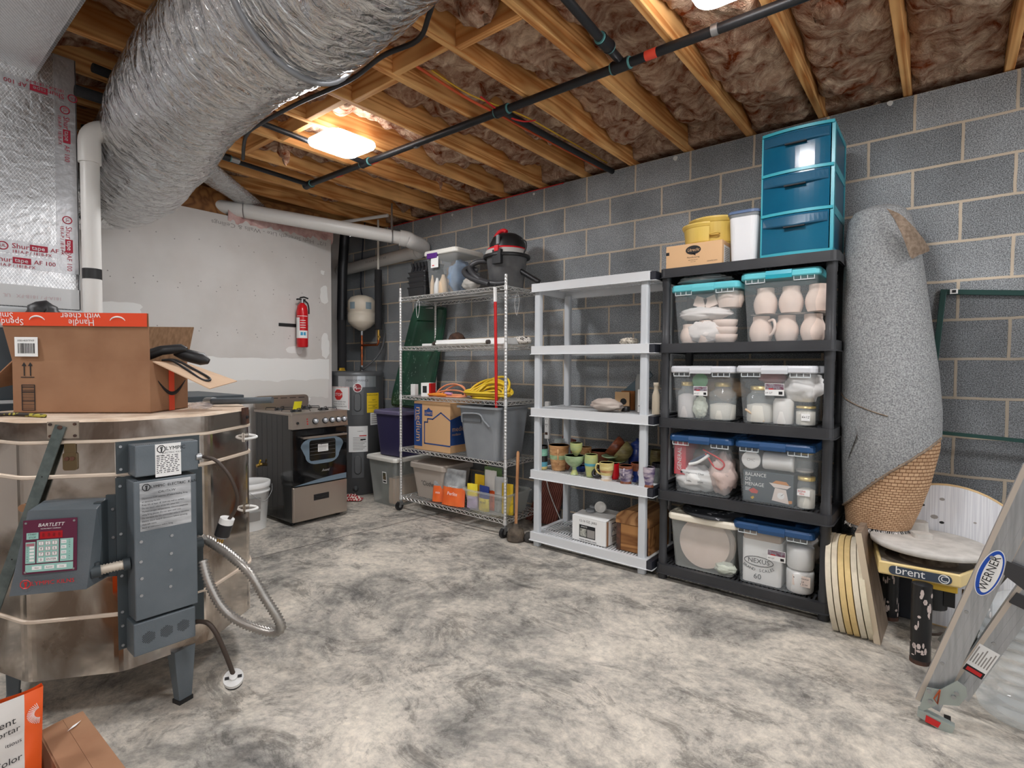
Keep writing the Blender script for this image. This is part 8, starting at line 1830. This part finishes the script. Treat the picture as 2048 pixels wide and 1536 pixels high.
# ================================================================== LOWER LEFT
fb = thing('cardboard_box', 'open brown cardboard box on the floor in the bottom left corner', 'box', (-1.65, .12, 0))
b = MB(); bx0, bx1, by0, by1, hz = -1.915, -1.43, -.16, .312, .285
for a_, c__ in (((bx0, by0, 0), (bx1, by0 + .005, hz)), ((bx0, by1 - .005, 0), (bx1, by1, hz)), ((bx0, by0, 0), (bx0 + .005, by1, hz)), ((bx1 - .005, by0, 0), (bx1, by1, hz)), ((bx0, by0, 0), (bx1, by1, .005))): b.box(a_, c__, M_card)
b.build('carton_walls', fb)
b = MB(); slab(b, [(bx0 + .0, by1, hz), (bx1, by1, hz), (bx1 + .03, .36, hz + .012), (bx0 + .01, .358, hz + .012)], M_card, M_card, .004); slab(b, [(bx0 + .01, .358, hz + .012), (bx1 + .03, .36, hz + .012), (bx1 + .06, .412, hz + .016), (bx0 + .015, .402, hz + .016)], M_card, M_card, .004); ff = b.build('side_flap', fb)
b = MB(); p, q = at(134, 1463, Z=.306), at(163, 1440, Z=.306); d_ = (q - p); n_ = V((-d_.y, d_.x, 0)).normalized() * .004; b.quad([p, p.lerp(q, .5) + n_, q, p.lerp(q, .5) - n_], M_paper); b.build('white_scuff', ff)
b = MB(); slab(b, [(bx0, by1 - .10, hz), (bx0, by1, hz), (bx0 - .02, by1 + .01, hz + .10), (bx0 - .02, by1 - .10, hz + .10)], M_cardi, M_card, .004); b.build('end_flap', fb)
M_sack = mat('sack_white', C(216, 212, 206), .6, col2=C(200, 196, 192), scale=5, bump=.3, bscale=12); M_sorg = mat('sack_orange', C(232, 92, 30), .5, bump=.3, bscale=12)
sk = thing('mortar_bag', 'torn white and orange sack of mortar standing in the bottom left box', 'bag', (-1.75, .08, .01))
def sf(u, v):
    y = -.115 + .40 * u; z = .008 + .478 * v + .02 * mn.noise(V((u * 4, 2, 0))) * (v > .9) - .035 * (1 - u) * v; bul = .07 * sin(pi * u) ** .5 * (1 - v ** 4)
    y += (.02 * (v - .6) if u > .8 else 0); return y, z, bul + .010 * mn.noise(V((u * 6, v * 6, 3))) + .006 * mn.noise(V((u * 15, v * 15, 3)))
def sfront(u, v): y, z, b_ = sf(u, v); return (-1.735 + b_ * .6 - .02 * v, y, z)
def sback(u, v): y, z, b_ = sf(u, v); return (-1.755 - b_ * .6 - .02 * v, y, z)
b = MB(); b.grid(lambda u, v: sfront(u * .91, v), 26, 34, M_sack); b.grid(lambda u, v: sfront(.91 + u * .09, v), 8, 34, M_sorg); b.grid(lambda u, v: sback(1 - u, v), 24, 24, M_sorg)
b.grid(lambda u, v: tuple(V(sfront(1, v)).lerp(V(sback(1, v)), u)), 3, 34, M_sorg); b.grid(lambda u, v: tuple(V(sback(0, v)).lerp(V(sfront(0, v)), u)), 3, 34, M_sorg); b.build('sack', sk)
b = MB(); Fs = lambda u, v, sh=0: frame(V(sfront(u, v)) + V((.006, 0, 0)), (0, 1, .12), (-.05, 0, 1))
for u, v, tx, s_ in ((.865, .90, 'Cement', .024), (.885, .855, 'Mortar', .020), (.895, .79, 'cementitious', .014), (.895, .71, 'Mix Color', .022), (.885, .64, 'Performance', .018), (.88, .48, '50 lb', .016)): b.text(tx, s_, M_ink, Fs(u, v), 'RIGHT', shear=.15)
b.box((-.03, -.0, 0), (0, .016, .001), M_ink, Fs(.90, .55)); b.prism([(-.04, -.045), (.0, -.03), (.0, -.012), (-.022, -.022), (-.04, -.018)], 0, .001, M_sorg, Fs(.91, .57))
for k in range(18): a = R(100 + 9 * k); b.tube([(.012 * cos(a), .012 * sin(a), .001), (.026 * cos(a), .026 * sin(a), .001)], .0008, M_paper, 3, M=Fs(.985, .88), smooth=False)
b.build('printing', sk)

# ------------------------------------------------------------------ groups of repeats
GR = {'insulation_batt': 'fiberglass batts between the ceiling joists', 'insulation_tuft': 'loose insulation tufts', 'plaster_bat': 'round bats standing on edge beside the black shelf', 'mug': 'glazed mugs on the grey shelf', 'goblet': 'glazed mugs on the grey shelf',
 'glass_jar': 'powder jars inside the clear totes', 'tub': 'white powder tubs inside the clear totes', 'saucer': 'pale green saucers', 'disc': 'round lids and discs', 'soil_bag': 'orange and grey bags on the wire shelf', 'zip_tie': 'zip ties hanging from the wire shelf',
 'wheel_splash_pan': 'yellow splash pans', 'bisque_mug': 'bisque mugs packed in the teal-lidded totes', 'bisque_bowl': 'bisque bowls packed in the upper left tote', 'bisque_cup': 'bisque cups packed in the upper left tote', 'resin_shelf': 'resin shelving units', 'insulated_pipe': 'black insulated pipes', 'craft_item': 'craft supplies in the purple-latched tote', 'extension_cord': 'extension cords on the wire shelf', 'plaster_piece': 'plaster pieces behind the wheel head'}
for o in list(bpy.data.objects):
    if o.parent is None and 'label' in o and 'group' not in o:
        k = o.name.split('.')[0]
        if k == 'storage_tote':
            o['group'] = 'clear totes on the black shelf' if o.location.x > -1.5 else 'totes on and beside the wire shelf'
        elif k in GR and len([q for q in bpy.data.objects if q.name.split('.')[0] == k and q.parent is None]) > 1: o['group'] = GR[k]
